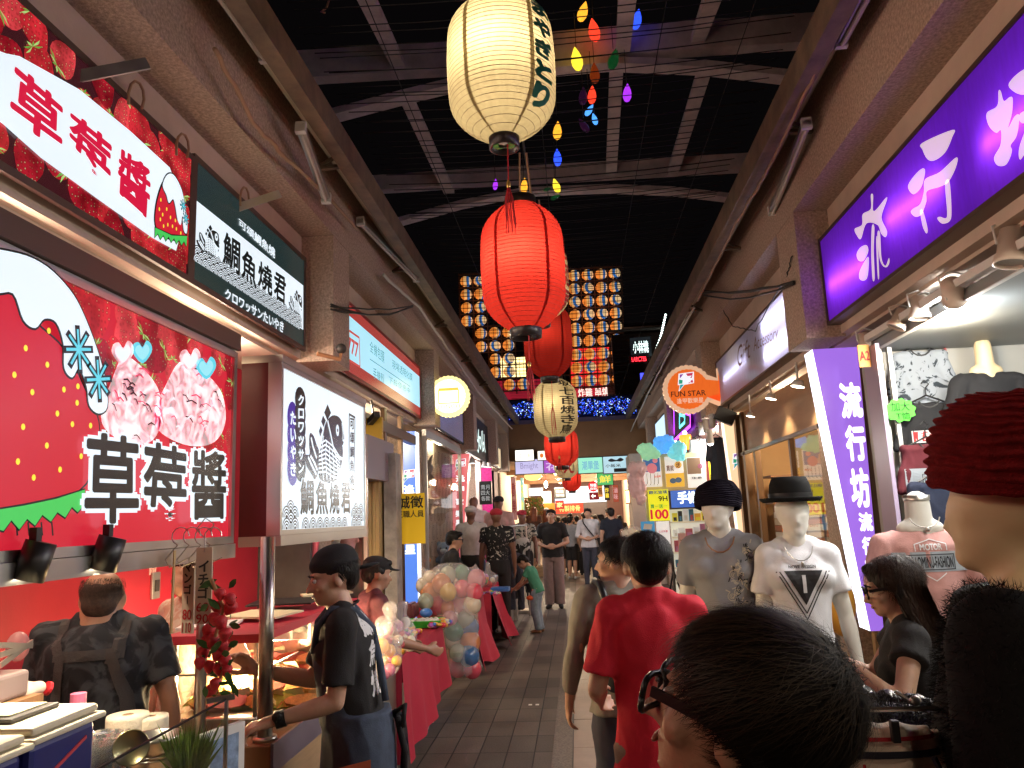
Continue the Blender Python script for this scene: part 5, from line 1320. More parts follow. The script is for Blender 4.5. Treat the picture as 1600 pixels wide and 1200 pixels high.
board('neon_sign', 'red neon board glowing through the right of the lantern lattice', 888, 545, 962, 600, YN, (.8, .02, .02), 1.6)
board('neon_sign', 'bright yellow shop window seen through the left of the lattice', 782, 560, 822, 590, YN, (1, .75, .3), 3)
board('neon_sign', 'dark red shopfront glow low behind the lattice', 770, 596, 880, 620, YN, (.35, .01, .03), .8)
board('neon_sign', 'red and white shop sign behind the lower right of the lattice', 895, 603, 960, 622, YN, (.6, .02, .04), 1.0, text='炸雞 串燒', tcol=(1, .8, .7))
board('neon_sign', 'dark board with large white characters high on the far right building', 984, 528, 1018, 556, 21, (.02, .025, .03), .6, text='小林燒', tcol=(.8, 1, .95), ts=2.5)
t_, P_, q_ = board('neon_sign', 'red neon letters under the white character board', 983, 556, 1014, 566, 21, (.03, .0, .0), .5, text='LARCTES', tcol=(1, .03, .05), ts=4, bold=.03)
board('neon_sign', 'small blue neon sign low on the far right building', 1000, 583, 1012, 594, 21, (.05, .06, .9), 3)
t = thing('far_building', 'dark building with a slatted roof edge and strip of white bulbs on the far right', 'building', (2.3, 21.6, 4))
mb = MB(); mb.box(1.25, 5.0, 21.5, 26, 3.2, 6.6); mb.build('wall', mat('dark_brown_wall', (.07, .03, .022), .8, noise_s=2, noise_a=.4), t)
mb = MB()
for i in range(9): z = 6.62+i*.07; mb.box(1.15+.03*i, 5, 21.2+.25*i, 21.3+.25*i, z, z+.035)
mb.build('roof', mat('grey_slat', (.30, .25, .22), .6), t)
mb = MB()
for i in range(16): p = at(1040-i*.9-(i > 9)*(i-9)*.6, 492+i*4, y=20.6); mb.ball(p, .03, 6)
mb.build('bulb_strip', emat('bulb_white', (.8, 1, .95), 5), t)
t = thing('rear_building', 'dark multi-storey front closing the view behind the lantern lattice', 'building', (0, 30, 3))
mb = MB(); mb.box(-9, 9, 30, 31, 3.0, 9); mb.build('wall', mat('night_wall', (.02, .012, .012), .9), t)
# ================================================================ hall beyond the beam
t = thing('covered_hall', 'far covered end of the alley with brown ceiling and cream piers', 'building', (0, 26, 0))
mb = MB(); mb.box(-4, 4, YB+.01, 33.9, 2.95, 2.958); mb.build('ceiling', mat('brown_ceiling', (.30, .18, .09), .7, noise_s=1, noise_a=.3), t)
mb = MB(); mb.box(-2.1, -2.0, YB, 34, 0, 2.94); mb.box(2.0, 2.1, YB, 34, 0, 2.94); mb.build('side_wall', BEIGE, t)
mb = MB(); mb.box(-4, 4, 34, 34.2, 0, 4); mb.build('back_wall', mat('dark_red_brown', (.08, .03, .025), .7, noise_s=1, noise_a=.3), t)
for y in (22.5, 26, 29.5):
 mb = MB(); mb.box(-3, 3, y, y+.12, 2.80, 2.949); mb.build('joist', DWOOD, t)
 lamp('lamp', (-.6, y+1.2, 2.75), 170, (1, .78, .5), .1, parent=t); lamp('lamp', (.8, y+1.6, 2.75), 170, (1, .8, .55), .1, parent=t)
 for x in (-.6, .8): m2 = MB(); m2.ball((x, y+1.2, 2.86), .05, 8); m2.build('bulb', emat('warm_bulb', (1, .75, .45), 8), t, True)
YS = 18.8
board('shop_sign', 'small glaring white backlit sign hung under the left of the cross beam', 805, 704, 834, 719, YS, (1, .93, .80), 2.2, text='甜品小舖', tcol=(.7, .6, .45), ts=.9, tm=.2)
board('shop_sign', 'small white sign with an orange dot hung beside the glaring white one', 840, 705, 862, 718, YS, (1, .88, .70), 1.6, text='● 珍', tcol=(.8, .2, .03), ts=.9, tm=.15)
board('shop_sign', 'lilac grey lit sign with thin letters under the cross beam', 805, 719, 849, 739, YS+.1, (.58, .55, .85), .9, text='Bmight', tcol=(.35, .3, .6), ts=.7, tm=.18, bold=0)
board('shop_sign', 'violet lit sign right of the lilac grey one', 849, 719, 879, 738, YS+.12, (.45, .10, .60), .8, text='花', tcol=(.8, .6, .9), ts=.8)
board('shop_sign', 'mint green and sky blue lit sign under the beam right of the lanterns', 903, 716, 942, 738, YS+.1, (.35, .85, .62), .95, text='潮單堡', tcol=(.2, .5, .65), ts=.9, tm=.15)
t_, P_, q_ = board('shop_sign', 'pale blue lit sign with a black moustache at the right end of the beam', 942, 714, 982, 738, YS+.12, (.5, .75, .85), .9)
mb = MB(); a, b, c, d = q_
P_.polyf(mb, spl([(a+.12, d-.10), (a+.2, d-.05), (a+.32, d-.09), (a+.42, d-.04), (a+.5, d-.09), (a+.42, d-.13), (a+.32, d-.12), (a+.2, d-.13)], 4), 4)
P_.text(mb, '小飯米', a+.05, b+.14, a+.42, b+.22, 4, .01); P_.rect(mb, a+.25, b+.02, c-.02, b+.11, 4); mb.build('lettering', mat('black_print', (.02, .02, .03), .5), t_)
YH = 26
board('shop_sign', 'white glowing light band across the far food stall', 866, 762, 948, 786, YH, (.72, .84, 1.0), 1.3, vary=.1)
board('shop_sign', 'short white glowing panel left of the black menu board', 826, 763, 848, 774, YH, (.8, .86, 1.0), 1.4)
board('menu_board', 'black chalk menu board with white writing at the far stall', 866, 764, 884, 778, YH-.3, (.02, .03, .035), .5, text='菜單\n飯麵', tcol=(.8, .8, .8), ts=.9, cat='menu board')
board('food_sign', 'small square red sign with a golden character at the far stall', 868, 783, 881, 795, 24, (.45, .02, .02), .9, text='家', tcol=(1, .7, .3), ts=1.2)
board('food_sign', 'red and yellow food banner above the far crowd', 868, 788, 912, 801, YH-.1, (.70, .06, .03), 1.0, text='特製排骨', tcol=(1, .65, .2), ts=1.0)
board('shop_shutter', 'dark grey shutter at the far end right of the food banner', 912, 786, 949, 812, YH-.12, (.05, .04, .045), .0, cat='shutter', emit=False)
t_, P_, q_ = board('arrow_sign', 'dark red sign with a white left arrow at the far end', 921, 770, 936, 780, 22.5, (.25, .01, .02), .8)
mb = MB(); a, b, c, d = q_; w = c-a; h = d-b; P_.polyf(mb, [(a+w*.15, b+h*.5), (a+w*.4, b+h*.85), (a+w*.4, b+h*.62), (a+w*.65, b+h*.62), (a+w*.65, b+h*.38), (a+w*.4, b+h*.38), (a+w*.4, b+h*.15)], 3); mb.build('arrow', emat('arrow_white', (1, .95, .9), 1.5), t_)
P_ = Plane((0, 22.4, 0), (1, 0, 0), (0, 0, 1)); c_ = P_.hit(927, 760); t_ = thing('round_sign', 'round red sign with white lettering above the arrow sign', 'sign', P_.p(*c_))
mb = MB(); mb.lathe([(.001, -.04), (.15, -.04), (.15, .04), (.001, .04)], 24, Matrix.Translation(P_.p(*c_)) @ Matrix.Rotation(math.pi/2, 4, 'X')); mb.build('disc', emat('lit_round_red', (.75, .02, .03), 1.1), t_)
mb = MB(); P_.text(mb, '特價', c_[0]-.09, c_[1]-.02, c_[0]+.09, c_[1]+.08, 36, .03); P_.text(mb, '自助', c_[0]-.09, c_[1]-.10, c_[0]+.09, c_[1]-.03, 36, .02); mb.build('lettering', emat('lit_w', (1, .95, .95), 1.2), t_)
board('hanging_sign', 'green and yellow illustrated sign hanging high at the far right', 933, 740, 958, 757, 20.5, (.10, .55, .16), .9, text='鮮', tcol=(.9, .8, .1), ts=1)
board('hanging_sign', 'black vertical sign with yellow characters at the far right', 944, 759, 953, 781, 21, (.02, .02, .02), .5, text='炸雞', tcol=(1, .75, .05), ts=1.1, vert=True)
board('hanging_sign', 'brick red vertical sign with pale characters at the far right wall', 957, 758, 967, 784, 21, (.45, .08, .04), .8, text='滷味', tcol=(.8, .4, .4), ts=.8, vert=True)
board('hanging_sign', 'narrow orange poster left of the black vertical sign', 934, 759, 942, 776, 21.2, (.75, .28, .06), .9, text='麵', tcol=(.2, .05, .02), ts=.3)
board('pillar_sign', 'salmon pink pier with small dark red characters left of the far stall', 798, 745, 808, 812, 20, (.65, .32, .30), .0, text='歡樂', tcol=(.4, .05, .05), ts=0, vert=True, emit=False)
board('pillar_sign', 'thin white vertical light strip at the far left pier', 807, 752, 812, 812, 20.3, (1, .8, .55), 2.6)
board('pillar_sign', 'mint and yellow decorated vertical sign beside the white strip', 813, 747, 820, 812, 20.6, (.4, .8, .65), .8, text='茶飲', tcol=(.9, .8, .1), ts=1, vert=True)
# greenery shelf and warm oval lantern
t = thing('oval_lantern', 'warm yellow oval lantern hanging under the far lilac sign', 'lantern', at(833, 745, y=19.6))
mb = MB(); mb.ball(at(833, 744, y=19.6), (.23, .23, .12), 12); mb.build('shade', emat('oval_warm', (1, .66, .22), 1.6, .3, 6), t, True)
mb = MB(); p = at(833, 744, y=19.6); mb.tube([p+V((0, 0, .1)), (p.x, p.y, 2.95)], .006, 5); mb.build('cord', CABLE, t)
t = thing('pendant_lamp', 'dazzling bare pendant bulb over a small wooden booth in the far hall', 'lamp', at(853, 757, y=22))
p = at(853, 757, y=22); mb = MB(); mb.ball(p, (.05, .05, .10), 10); mb.build('bulb', emat('dazzle', (1, .85, .65), 22), t, True)
mb = MB(); mb.tube([p+V((0, 0, .09)), (p.x, p.y, 2.95)], .008, 6); mb.build('cord', RED, t)
lamp('lamp', p+V((0, -.1, -.1)), 30, (1, .8, .55), .08, parent=t)
t = thing('snack_booth', 'small cream booth with orange panel below the dazzling bulb', 'booth', at(853, 800, y=22.3))
a = at(846, 768, y=22.3); b = at(862, 800, y=22.3)
mb = MB(); mb.box(a.x, b.x, 22.3, 22.8, b.z+.2, a.z); mb.build('hood', WHITEP, t); mb = MB(); mb.box(a.x+.05, b.x+.1, 22.25, 22.29, b.z, b.z+.25); mb.build('panel', mat('orange_board', (.8, .25, .03), .5), t); mb = MB(); mb.box(a.x, a.x+.04, 22.3, 22.8, 0, b.z+.2); mb.box(b.x-.04, b.x, 22.3, 22.8, 0, b.z+.2); mb.build('post', DWOOD, t)
# leafy display
t = thing('leafy_display', 'display of green and reddish foliage behind the far mannequins', 'plant display', at(830, 790, y=21.5))
mb = MB(); rd = random.Random(8)
for i in range(700):
 p = at(rd.uniform(818, 849), rd.uniform(778, 806), y=21.5+rd.uniform(0, .3)); a = rd.uniform(0, 6.3); r_ = rd.uniform(.02, .045); q = V((math.cos(a), rd.uniform(-.4, .4), math.sin(a)))*r_; w_ = V((-math.sin(a), 0, math.cos(a)))*r_*.45
 mb.add([p-q, p+w_, p+q, p-w_], [(0, 1, 2, 3)], rd.choice((0, 0, 1, 2)))
mb.build('foliage', [mat('leaf_a', (.12, .20, .03), .5), mat('leaf_b', (.32, .34, .05), .5), mat('leaf_c', (.45, .12, .05), .5)], t)
mb = MB(); a = at(818, 806, y=21.7); b = at(849, 806, y=21.7); mb.box(a.x, b.x, 21.5, 21.9, a.z-.08, a.z); mb.box(a.x, a.x+.05, 21.5, 21.9, 0, a.z-.08); mb.box(b.x-.05, b.x, 21.5, 21.9, 0, a.z-.08); mb.build('shelf', DWOOD, t)
# wall lamp right
t = thing('wall_lamp', 'slim glowing wall lamp on the far right pier', 'lamp', at(981, 776, y=17.5))
p = at(981, 776, y=17.5); mb = MB(); mb.box(p.x-.04, p.x+.03, 17.5, 17.56, p.z-.13, p.z+.13); mb.build('shade', emat('sconce', (1, .7, .35), 5), t); mb = MB(); mb.box(p.x-.05, p.x+.06, 17.565, 17.6, p.z-.16, p.z+.16); mb.build('backplate', DWOOD, t)
t = thing('pier', 'pale pier with shelves of goods on the far right before the beam', 'wall', (1.55, 17.6, 0))
mb = MB(); mb.box(1.25, 2.2, 17.61, 18.9, 0, 2.9); mb.build('wall', BEIGE, t)
# ================================================================ left stall
def simple(name, label, cat, m, fn, loc=(0, 0, 0), smooth=False, group=None, solid=0):
 """a thing that is one mesh"""
 mb = MB(); fn(mb); return tag(mb.build(name, m, None, smooth, solid), label, cat, group)
def part(t, name, m, fn, smooth=False, solid=0):
 mb = MB(); fn(mb); return mb.build(name, m, t, smooth, solid)
t = thing('shop_wall', 'bright red plastered wall behind the food stall', 'wall', (-2.3, 2, 0))
part(t, 'wall', REDWALL, lambda b: b.box(-2.4, -2.3, -1, 5.45, 0, 2.695))
simple('shop_wall', 'dark end partition between the red wall and the toy shop', 'wall', DARKM, lambda b: (b.box(-3.4, -1.92, 5.46, 5.52, 0, 2.69), b.box(-2.02, -1.90, 5.40, 5.455, 0, 2.69)))
p = at(242, 915, x=-2.295)
t = thing('wall_switch', 'small steel wall switch on the red wall', 'switch', p)
part(t, 'plate', ALU, lambda b: b.rbox(-2.299, -2.285, p.y-.04, p.y+.04, p.z-.07, p.z+.07, .004)); part(t, 'rocker', DARKM, lambda b: b.box(-2.284, -2.278, p.y-.018, p.y+.018, p.z-.03, p.z+.03))
p = at(241, 874, x=-2.295); simple('notice', 'tiny white printed notice above the wall switch', 'notice', mat('faded_print', (.75, .45, .42), .6), lambda b: [b.box(-2.299, -2.294, p.y-.04+.018*i, p.y-.032+.018*i, p.z-.08, p.z+.08) for i in range(4)])
# posts
for px, yb, yt, lb in ((318, 1140, 826, 'slim steel post carrying the strawberry light box beside the price boards'), (414, 1148, 838, 'thick steel post under the fish box sign at the counter corner')):
 a = at(px, yb, z=.82); r_ = .028 if px > 400 else .018
 X_, Y_ = (a.x, a.y) if px > 400 else (-1.25, at(px, 900, x=-1.25).y)
 simple('post', lb, 'post', CHROME, lambda b: (b.tube([(X_, Y_, .80), (X_, Y_, 1.56 if px > 400 else 1.53)], r_, 16), b.tube([(X_, Y_, .80), (X_, Y_, .815)], r_*1.6, 16)), smooth=True)
 if px > 400: CX, CY = X_, Y_
 else: SX, SY = X_, Y_
# counter with case
t = thing('food_counter', 'light wood stall counter with a dark wood rim and steel corner trim', 'counter', (-1.5, 3.6, 0))
x1 = CX+.05; y0 = CY-.07
part(t, 'cabinet', WOOD, lambda b: b.box(-1.85, x1-.01, y0+.01, 4.5, .02, .705))
part(t, 'countertop', DWOOD, lambda b: b.rbox(-1.87, x1, y0, 4.52, .707, .80, .006))
part(t, 'trim', mat('violet_steel_trim', (.30, .26, .34), .35, metal=.6), lambda b: b.box(x1+.001, x1+.012, y0, 4.52, .70, .806))
GC = dict(x0=-1.64, x1=CX-.06, y0=CY+.06, y1=4.35, z0=.82, z1=1.15)
t = thing('food_case', 'heated glass food case full of fish shaped waffles on the wooden counter', 'display case', ((GC['x0']+GC['x1'])/2, 3.6, .8))
part(t, 'base', CHROME, lambda b: b.rbox(GC['x0'], GC['x1'], GC['y0'], GC['y1'], .803, .87, .008))
part(t, 'frame', CHROME, lambda b: ([b.bar((x, y, .87), (x, y, GC['z1']), .014) for x in (GC['x0']+.01, GC['x1']-.01) for y in (GC['y0']+.01, 3.7, GC['y1']-.01)], b.bar((GC['x1']-.01, GC['y0']+.02, GC['z1']-.12), (GC['x1']-.01, GC['y1']-.02, GC['z1']-.12), .008), b.bar((GC['x0']+.02, GC['y0']+.012, GC['z1']-.12), (GC['x1']-.02, GC['y0']+.012, GC['z1']-.12), .008)))
part(t, 'glass', GLASS, lambda b: (b.add([(GC['x1']-.002, GC['y0'], .87), (GC['x1']-.002, GC['y1'], .87), (GC['x1']-.002, GC['y1'], 1.15), (GC['x1']-.002, GC['y0'], 1.15)], [(0, 1, 2, 3)]), b.add([(GC['x0'], GC['y0']+.002, .87), (GC['x1'], GC['y0']+.002, .87), (GC['x1'], GC['y0']+.002, 1.15), (GC['x0'], GC['y0']+.002, 1.15)], [(0, 1, 2, 3)])))
part(t, 'roof', mat('red_trim', (.5, .03, .06), .4), lambda b: (b.box(GC['x0']-.03, GC['x1']+.03, GC['y0']-.03, GC['y1'], 1.152, 1.185)))
part(t, 'tray_rack', CHROME, lambda b: (b.box(GC['x0']+.02, GC['x1']-.02, 3.72, 3.735, .88, 1.06), [b.tube([(GC['x0']+.1+.085*i, 3.717, 1.03), (GC['x0']+.1+.085*i, 3.712, 1.03)], .018, 10, 0) for i in range(6)]))
p = at(372, 1030, y=3.32)
t = thing('heat_lamp', 'reflector heat lamp glowing inside the glass food case', 'lamp', p)
M = Matrix.Translation(p) @ Matrix.Rotation(.15, 4, 'Y')
part(t, 'reflector', mat('lamp_glass', (.75, .6, .42), .18, emit=.5, emitc=(1, .6, .25)), lambda b: b.lathe([(.018, .085), (.02, .06), (.05, .02), (.055, -.01), (.05, -.03)], 20, M), True)
part(t, 'bulb_face', emat('heat_glow', (1, .72, .36), 9), lambda b: b.lathe([(.05, -.03), (.035, -.045), (.001, -.05)], 20, M), True)
part(t, 'socket', WHITEP, lambda b: b.lathe([(.018, .085), (.018, .125), (.001, .127)], 14, M), True)
lamp('lamp', p+V((0, 0, -.09)), 34, (1, .68, .33), .05, parent=t)
lamp('lamp', p+V((-.05, .55, .05)), 40, (1, .72, .4), .05, parent=t)
WAF = mat('waffle_crust', (.62, .36, .10), .6, noise_s=40, noise_a=.4, bump=.3); WAFP = mat('waffle_paper', (.72, .66, .42), .6); WAFG = mat('waffle_green', (.5, .6, .12), .6, noise_s=30, noise_a=.4); CHOCM = mat('waffle_brown', (.30, .11, .05), .6, noise_s=30, noise_a=.4); PINKM = mat('waffle_pink', (.75, .36, .28), .6)
rd = random.Random(31); n = 0
for row in range(4):
 for i in range(5):
  x = GC['x0']+.10+i*.105+rd.uniform(-.02, .02); y = GC['y0']+.12+row*.12; z = .895+row*.035; a = rd.uniform(-.6, .6)
  m_ = rd.choice((WAF, WAF, CHOCM, WAFG, PINKM))
  M = Matrix.Translation((x, y, z)) @ rotz(a) @ Matrix.Rotation(rd.uniform(.5, 1.0), 4, 'X')
  t = thing('fish_waffle', 'fish shaped filled waffle in a paper sleeve inside the glass case', 'pastry', (x, y, z), 'fish waffles in the glass case')
  part(t, 'waffle', m_, lambda b: (b.ball((0, 0, 0), (.045, .028, .016), 8, M=None) if 0 else b.add([M @ v for v in [V((.075*math.cos(k*.5236)*(1 if math.cos(k*.5236) > -.5 else 1.2), .034*math.sin(k*.5236), zz)) for zz in (-.012, .014) for k in range(12)]], [tuple(range(12))[::-1], tuple(range(12, 24))]+[(k, (k+1) % 12, 12+(k+1) % 12, 12+k) for k in range(12)]), b.add([M @ V(q) for q in ((-.07, 0, -.008), (-.115, .032, 0), (-.1, 0, .01), (-.115, -.032, 0))], [(0, 1, 2, 3)])))
  part(t, 'paper_sleeve', WAFP, lambda b: b.add([M @ V(q) for q in ((.0, -.04, -.017), (.085, -.045, -.02), (.085, .045, -.02), (.0, .04, -.017), (.0, -.042, .02), (.08, -.05, .028), (.08, .05, .028), (0, .042, .02))], [(0, 1, 2, 3), (0, 1, 5, 4), (3, 2, 6, 7)]))
# papers on the case roof
for i, (x, y, a, c, m_) in enumerate(((-1.6, 3.3, .2, (.24, .17), WHITEP), (-1.45, 3.5, -.3, (.3, .2), WAFP), (-1.5, 3.9, .1, (.32, .25), BLACK), (-1.35, 4.1, .5, (.26, .1), WAFP))):
 simple('tray', ['white paper sheet on the red case roof', 'yellowish card lying on the case roof', 'black tray lying flat on the case roof', 'yellow ended card sticking out over the case edge'][i], 'tray', m_, lambda b: b.obox((x, y, 1.195+i*.014), (math.cos(a), math.sin(a), 0), (-math.sin(a), math.cos(a), .03), (0, 0, 1), c[0]/2, c[1]/2, .004))
# steel trough with beans behind the waiter
a = at(440, 990, y=4.7)
t = thing('food_trough', 'long steel trough with a lit rim behind the glass case', 'food trough', (-1.5, 4.75, .9))
part(t, 'trough', CHROME, lambda b: (b.box(-2.05, -1.22, 4.62, 4.64, .80, .97), b.box(-2.05, -1.22, 4.98, 5.0, .80, .97), b.box(-2.05, -2.03, 4.641, 4.979, .80, .97), b.box(-1.24, -1.22, 4.641, 4.979, .80, .97), b.box(-2.03, -1.24, 4.641, 4.979, .80, .82), b.rbox(-2.07, -1.2, 4.60, 5.02, .0, .798, .01)))
part(t, 'light_strip', emat('warm_strip', (1, .78, .35), 2.2), lambda b: b.box(-1.95, -1.25, 4.585, 4.598, .80, .82))
rd = random.Random(6)
for i in range(9): simple('steamed_bun', 'pale round bun in the steel trough', 'bun', mat('bun', (.60, .55, .38), .5), lambda b: b.ball((-1.97+i*.083, 4.74+rd.uniform(-.03, .03), .95), (.042, .055, .045), 8), smooth=True, group='pale buns in the steel trough')
# price boards hanging from the rail
def placard(label, px0, px1, pyt, pyb, Y, s1, s2, tilt=0):
 P = Plane((0, Y, 0), (math.cos(tilt), math.sin(tilt), 0), (0, 0, 1)); (a, tp), (b_, _) = P.hit(px0, pyt), P.hit(px1, pyt); bt = P.hit((px0+px1)/2, pyb)[1]
 t = thing('price_board', label, 'price board', P.p((a+b_)/2, bt), None)
 part(t, 'board', mat('pale_board', (.62, .55, .40), .6, noise_s=8, noise_a=.08), lambda b: P.slab(b, a, bt, b_, tp, -.006, .0))
 w = b_-a
 mb = MB(); h = (tp-bt); P.vtext(mb, s1, a+w*.18, b_-w*.18, tp-h*.16, tp-h*.68, 2, .03); mb.build('lettering', LINK, t)
 mb = MB()
 for i, q in enumerate(s2): P.text(mb, q, a+w*.12, tp-h*(.84+i*.15), b_-w*.12, tp-h*(.72+i*.15), 2, .01)
 mb.build('price', RINK, t)
 mb = MB(); c = P.p((a+b_)/2, tp+.0)
 mb.tube([c+V((0, .0, -.015)), c+V((.0, 0, .03)), c+V((-.03, 0, .06)), c+V((.0, 0, .095)), c+V((.03, 0, .075)), c+V((.02, 0, .05))], .0022, 5); mb.build('hanger', CHROME, t)
placard('cream price board reading イチゴ with red 60 and 90', 307, 332, 856, 975, SY-.06, 'イチゴ', ('60', '90'))
placard('cream price board reading マンゴー with red 80 and 110, left of the other board', 287, 305, 857, 990, SY-.02, 'マンゴー', ('80', '110'), -.25)
q = at(270, 925, y=SY+.02); simple('bamboo_stick', 'bare narrow bamboo stick hanging left of the price boards', 'stick', mat('bamboo', (.62, .45, .2), .5), lambda b: b.bar(at(273, 860, y=SY+.02), at(267, 990, y=SY+.02), .012, .004))
for i, px in enumerate((282, 300, 318, 333)):
 c = at(px, 838, y=SY-.02+i*.01); simple('wire_hanger', 'bent wire clothes hanger hooked over the light box rail', 'hanger', CHROME, lambda b: b.tube([c+V((.03*math.cos(k*.55), 0, .03*math.sin(k*.55))) for k in range(9)]+[c+V((-.02, 0, -.04)), c+V((-.05, 0, -.075)), c+V((-.035, 0, -.10)), c+V((.03, .01, -.07))], .0022, 5), group='wire hangers on the light box rail')
# berry garland
g = at(345, 1000, y=SY-.12)
t = thing('berry_garland', 'garland of plastic strawberries and green leaves hanging beside the price boards', 'garland', g)
part(t, 'cord', mat('twine', (.45, .28, .12), .8), lambda b: b.tube([at(330, 905, y=g.y), at(350, 950, y=g.y), at(335, 1000, y=g.y), at(352, 1040, y=g.y), at(335, 1085, y=g.y)], .006, 6), True)
rd = random.Random(4); LEAFM = mat('plastic_leaf', (.035, .14, .03), .45, noise_s=30, noise_a=.3); BER = mat('plastic_berry', (.58, .02, .03), .4, noise_s=90, noise_a=.3, bump=.4, bump_s=300)
for (px, py) in ((345, 927), (362, 948), (333, 965), (346, 972), (322, 1000), (333, 1000), (350, 990), (312, 1035), (325, 1040), (340, 1020), (352, 1032), (356, 1046), (345, 1045), (330, 1078), (337, 1068), (318, 1018), (358, 935), (338, 948), (348, 1008), (325, 985)):
 c = at(px+rd.uniform(-2, 2), py, y=g.y+rd.uniform(-.03, .03)); A = Matrix.Rotation(rd.uniform(-.6, .6), 4, 'Y'); s_ = rd.uniform(.018, .024)
 part(t, 'berry', BER, lambda b: b.lathe([(.001, -1.3*s_), (.5*s_, -.9*s_), (.9*s_, -.1*s_), (.95*s_, .3*s_), (.6*s_, .75*s_), (.001, .85*s_)], 10, Matrix.Translation(c) @ A), True)
def leaves(b, n, box, Y, s, seed):
 rd = random.Random(seed)
 for i in range(n):
  c = at(rd.uniform(box[0], box[2]), rd.uniform(box[1], box[3]), y=Y+rd.uniform(-.04, .05)); d = V((rd.gauss(0, 1), rd.gauss(0, .6), rd.gauss(0, 1))).normalized()*s*rd.uniform(.7, 1.3); w_ = d.cross(V((rd.uniform(-.4, .4), 1, 0))).normalized()*s*.42
  b.add([c-d, c-d*.2+w_, c+d*.5+w_*.8, c+d, c+d*.5-w_*.8, c-d*.2-w_], [(0, 1, 2, 3), (0, 3, 4, 5)])
part(t, 'foliage', LEAFM, lambda b: leaves(b, 34, (318, 912, 368, 1085), g.y+.01, .026, 5))
# spot lights under the rail
for px, py, k in ((53, 878, 0), (167, 866, 1)):
 c = at(px, py, x=-1.36); M = Matrix.Translation(c) @ Matrix.Rotation(.25, 4, 'Y') @ Matrix.Rotation(-.12, 4, 'X'); s_ = .040 if k else .038
 t = thing('spotlight', ['black tubular spotlight under the light box rail, the left one', 'black tubular spotlight in front of the cook\'s head'][k], 'spotlight', c)
 part(t, 'housing', BLACK, lambda b: b.lathe([(.001, .05), (s_*.95, .05), (s_, -.045), (s_*.92, -.046), (s_*.9, -.03)], 20, M), True)
 part(t, 'bulb_face', emat('spot_face', (1, .88, .66), 14), lambda b: b.lathe([(s_*.9, -.032), (.001, -.034)], 20, M))
 part(t, 'bracket', BLACK, lambda b: b.bar(c+V((0, 0, .05)), c+V((0, 0, .085)), .02))
 lamp('lamp', M @ V((0, 0, -.06)), 14, (1, .85, .6), .03, 'SPOT', M @ V((0.02, 0, -1)), 110, t)
# front counter with coolers
zc_ = .84
t = thing('front_counter', 'dark front counter of the stall holding coolers and cups', 'counter', (-1.5, 1.7, 0))
part(t, 'cabinet', DARKM, lambda b: b.box(-1.95, -1.06, .6, 2.42, 0, zc_-.031)); part(t, 'countertop', DWOOD, lambda b: b.rbox(-1.97, -1.04, .58, 2.44, zc_-.03, zc_, .006))
BLUEP = mat('navy_plastic', (.012, .018, .14), .4, noise_s=3, noise_a=.1); IVORY = mat('ivory_plastic', (.70, .64, .48), .4)
def cooler(label, px, yt, L, D):
 a = at(px, yt, x=-1.22); y1 = a.y; y0 = y1-L; zt = a.z
 t = thing('cooler_box', label, 'cooler', (-1.4, (y0+y1)/2, zc_), 'blue coolers on the front counter')
 part(t, 'body', BLUEP, lambda b: b.rbox(-1.22-D, -1.22, y0, y1, zc_, zt-.037, .015))
 part(t, 'lid', IVORY, lambda b: (b.rbox(-1.24-D, -1.20, y0-.012, y1+.012, zt-.036, zt-.021, .006), b.rbox(-1.225-D, -1.215, y0+.0, y1-.0, zt-.020, zt, .008)))
 part(t, 'stripe', mat('red_stripe', (.5, .05, .07), .5), lambda b: b.bar((-1.2185, y0+.06, zt-.12), (-1.2185, y1-.04, zt-.07), .003, .008))
 return zt, y0, y1
zt, y0_, y1_ = cooler('blue cooler box with cream lid, the full one nearer the cook', 152, 1097, .235, .42)
cooler('blue cooler box with cream lid cut by the left edge of the photo', 38, 1146, .36, .4)
t = thing('hatch', 'dark open hatch tray with red contents on the cooler lid', 'tray', (-1.42, y0_+.2, zt+.002))
part(t, 'rim', DARKM, lambda b: b.rbox(-1.58, -1.29, y0_+.03, y1_-.04, zt+.001, zt+.012, .004)); part(t, 'contents', mat('red_sauce', (.42, .02, .03), .3), lambda b: b.box(-1.56, -1.45, y0_+.05, y1_-.06, zt+.0125, zt+.016)); part(t, 'lid_panel', WAFP, lambda b: b.box(-1.43, -1.31, y0_+.05, y1_-.06, zt+.0125, zt+.016))
def put(px, py, X=-1.25): return at(px, py, x=X)
def cup_stack(label, px, py0, py1, r, X):
 a, b_ = at(px, py1, x=X), at(px, py0, x=X); n = 14
 t = thing('cup_stack', label, 'cups', (a.x, a.y, zc_), 'stacks of clear plastic cups')
 part(t, 'cups', mat('clear_cup', (.85, .85, .82), .12, trans=.85, spec=.6), lambda b: [b.lathe([(r*.80, zc_+.01+.012*i), (r, b_.z-.10*1+.012*(i-n)+.1), (r*1.06, b_.z+.012*(i-n)+.004)], 18, Matrix.Translation((a.x, a.y, 0))) for i in range(n)], True)
 part(t, 'print', mat('cup_print', (.75, .05, .12), .5), lambda b: b.lathe([(r*.97, zc_+.10), (r*.99, zc_+.16)], 18, Matrix.Translation((a.x, a.y, 0)), a0=-2.4, a1=-1.2), True)
for i, (px, X) in enumerate(((156, -1.28), (171, -1.30), (184, -1.34))):
 cup_stack(['stack of clear cups right beside the blue cooler', 'middle stack of clear printed cups', 'stack of clear cups in front of the paper roll'][i], px, 1140, 1200, .030, X)
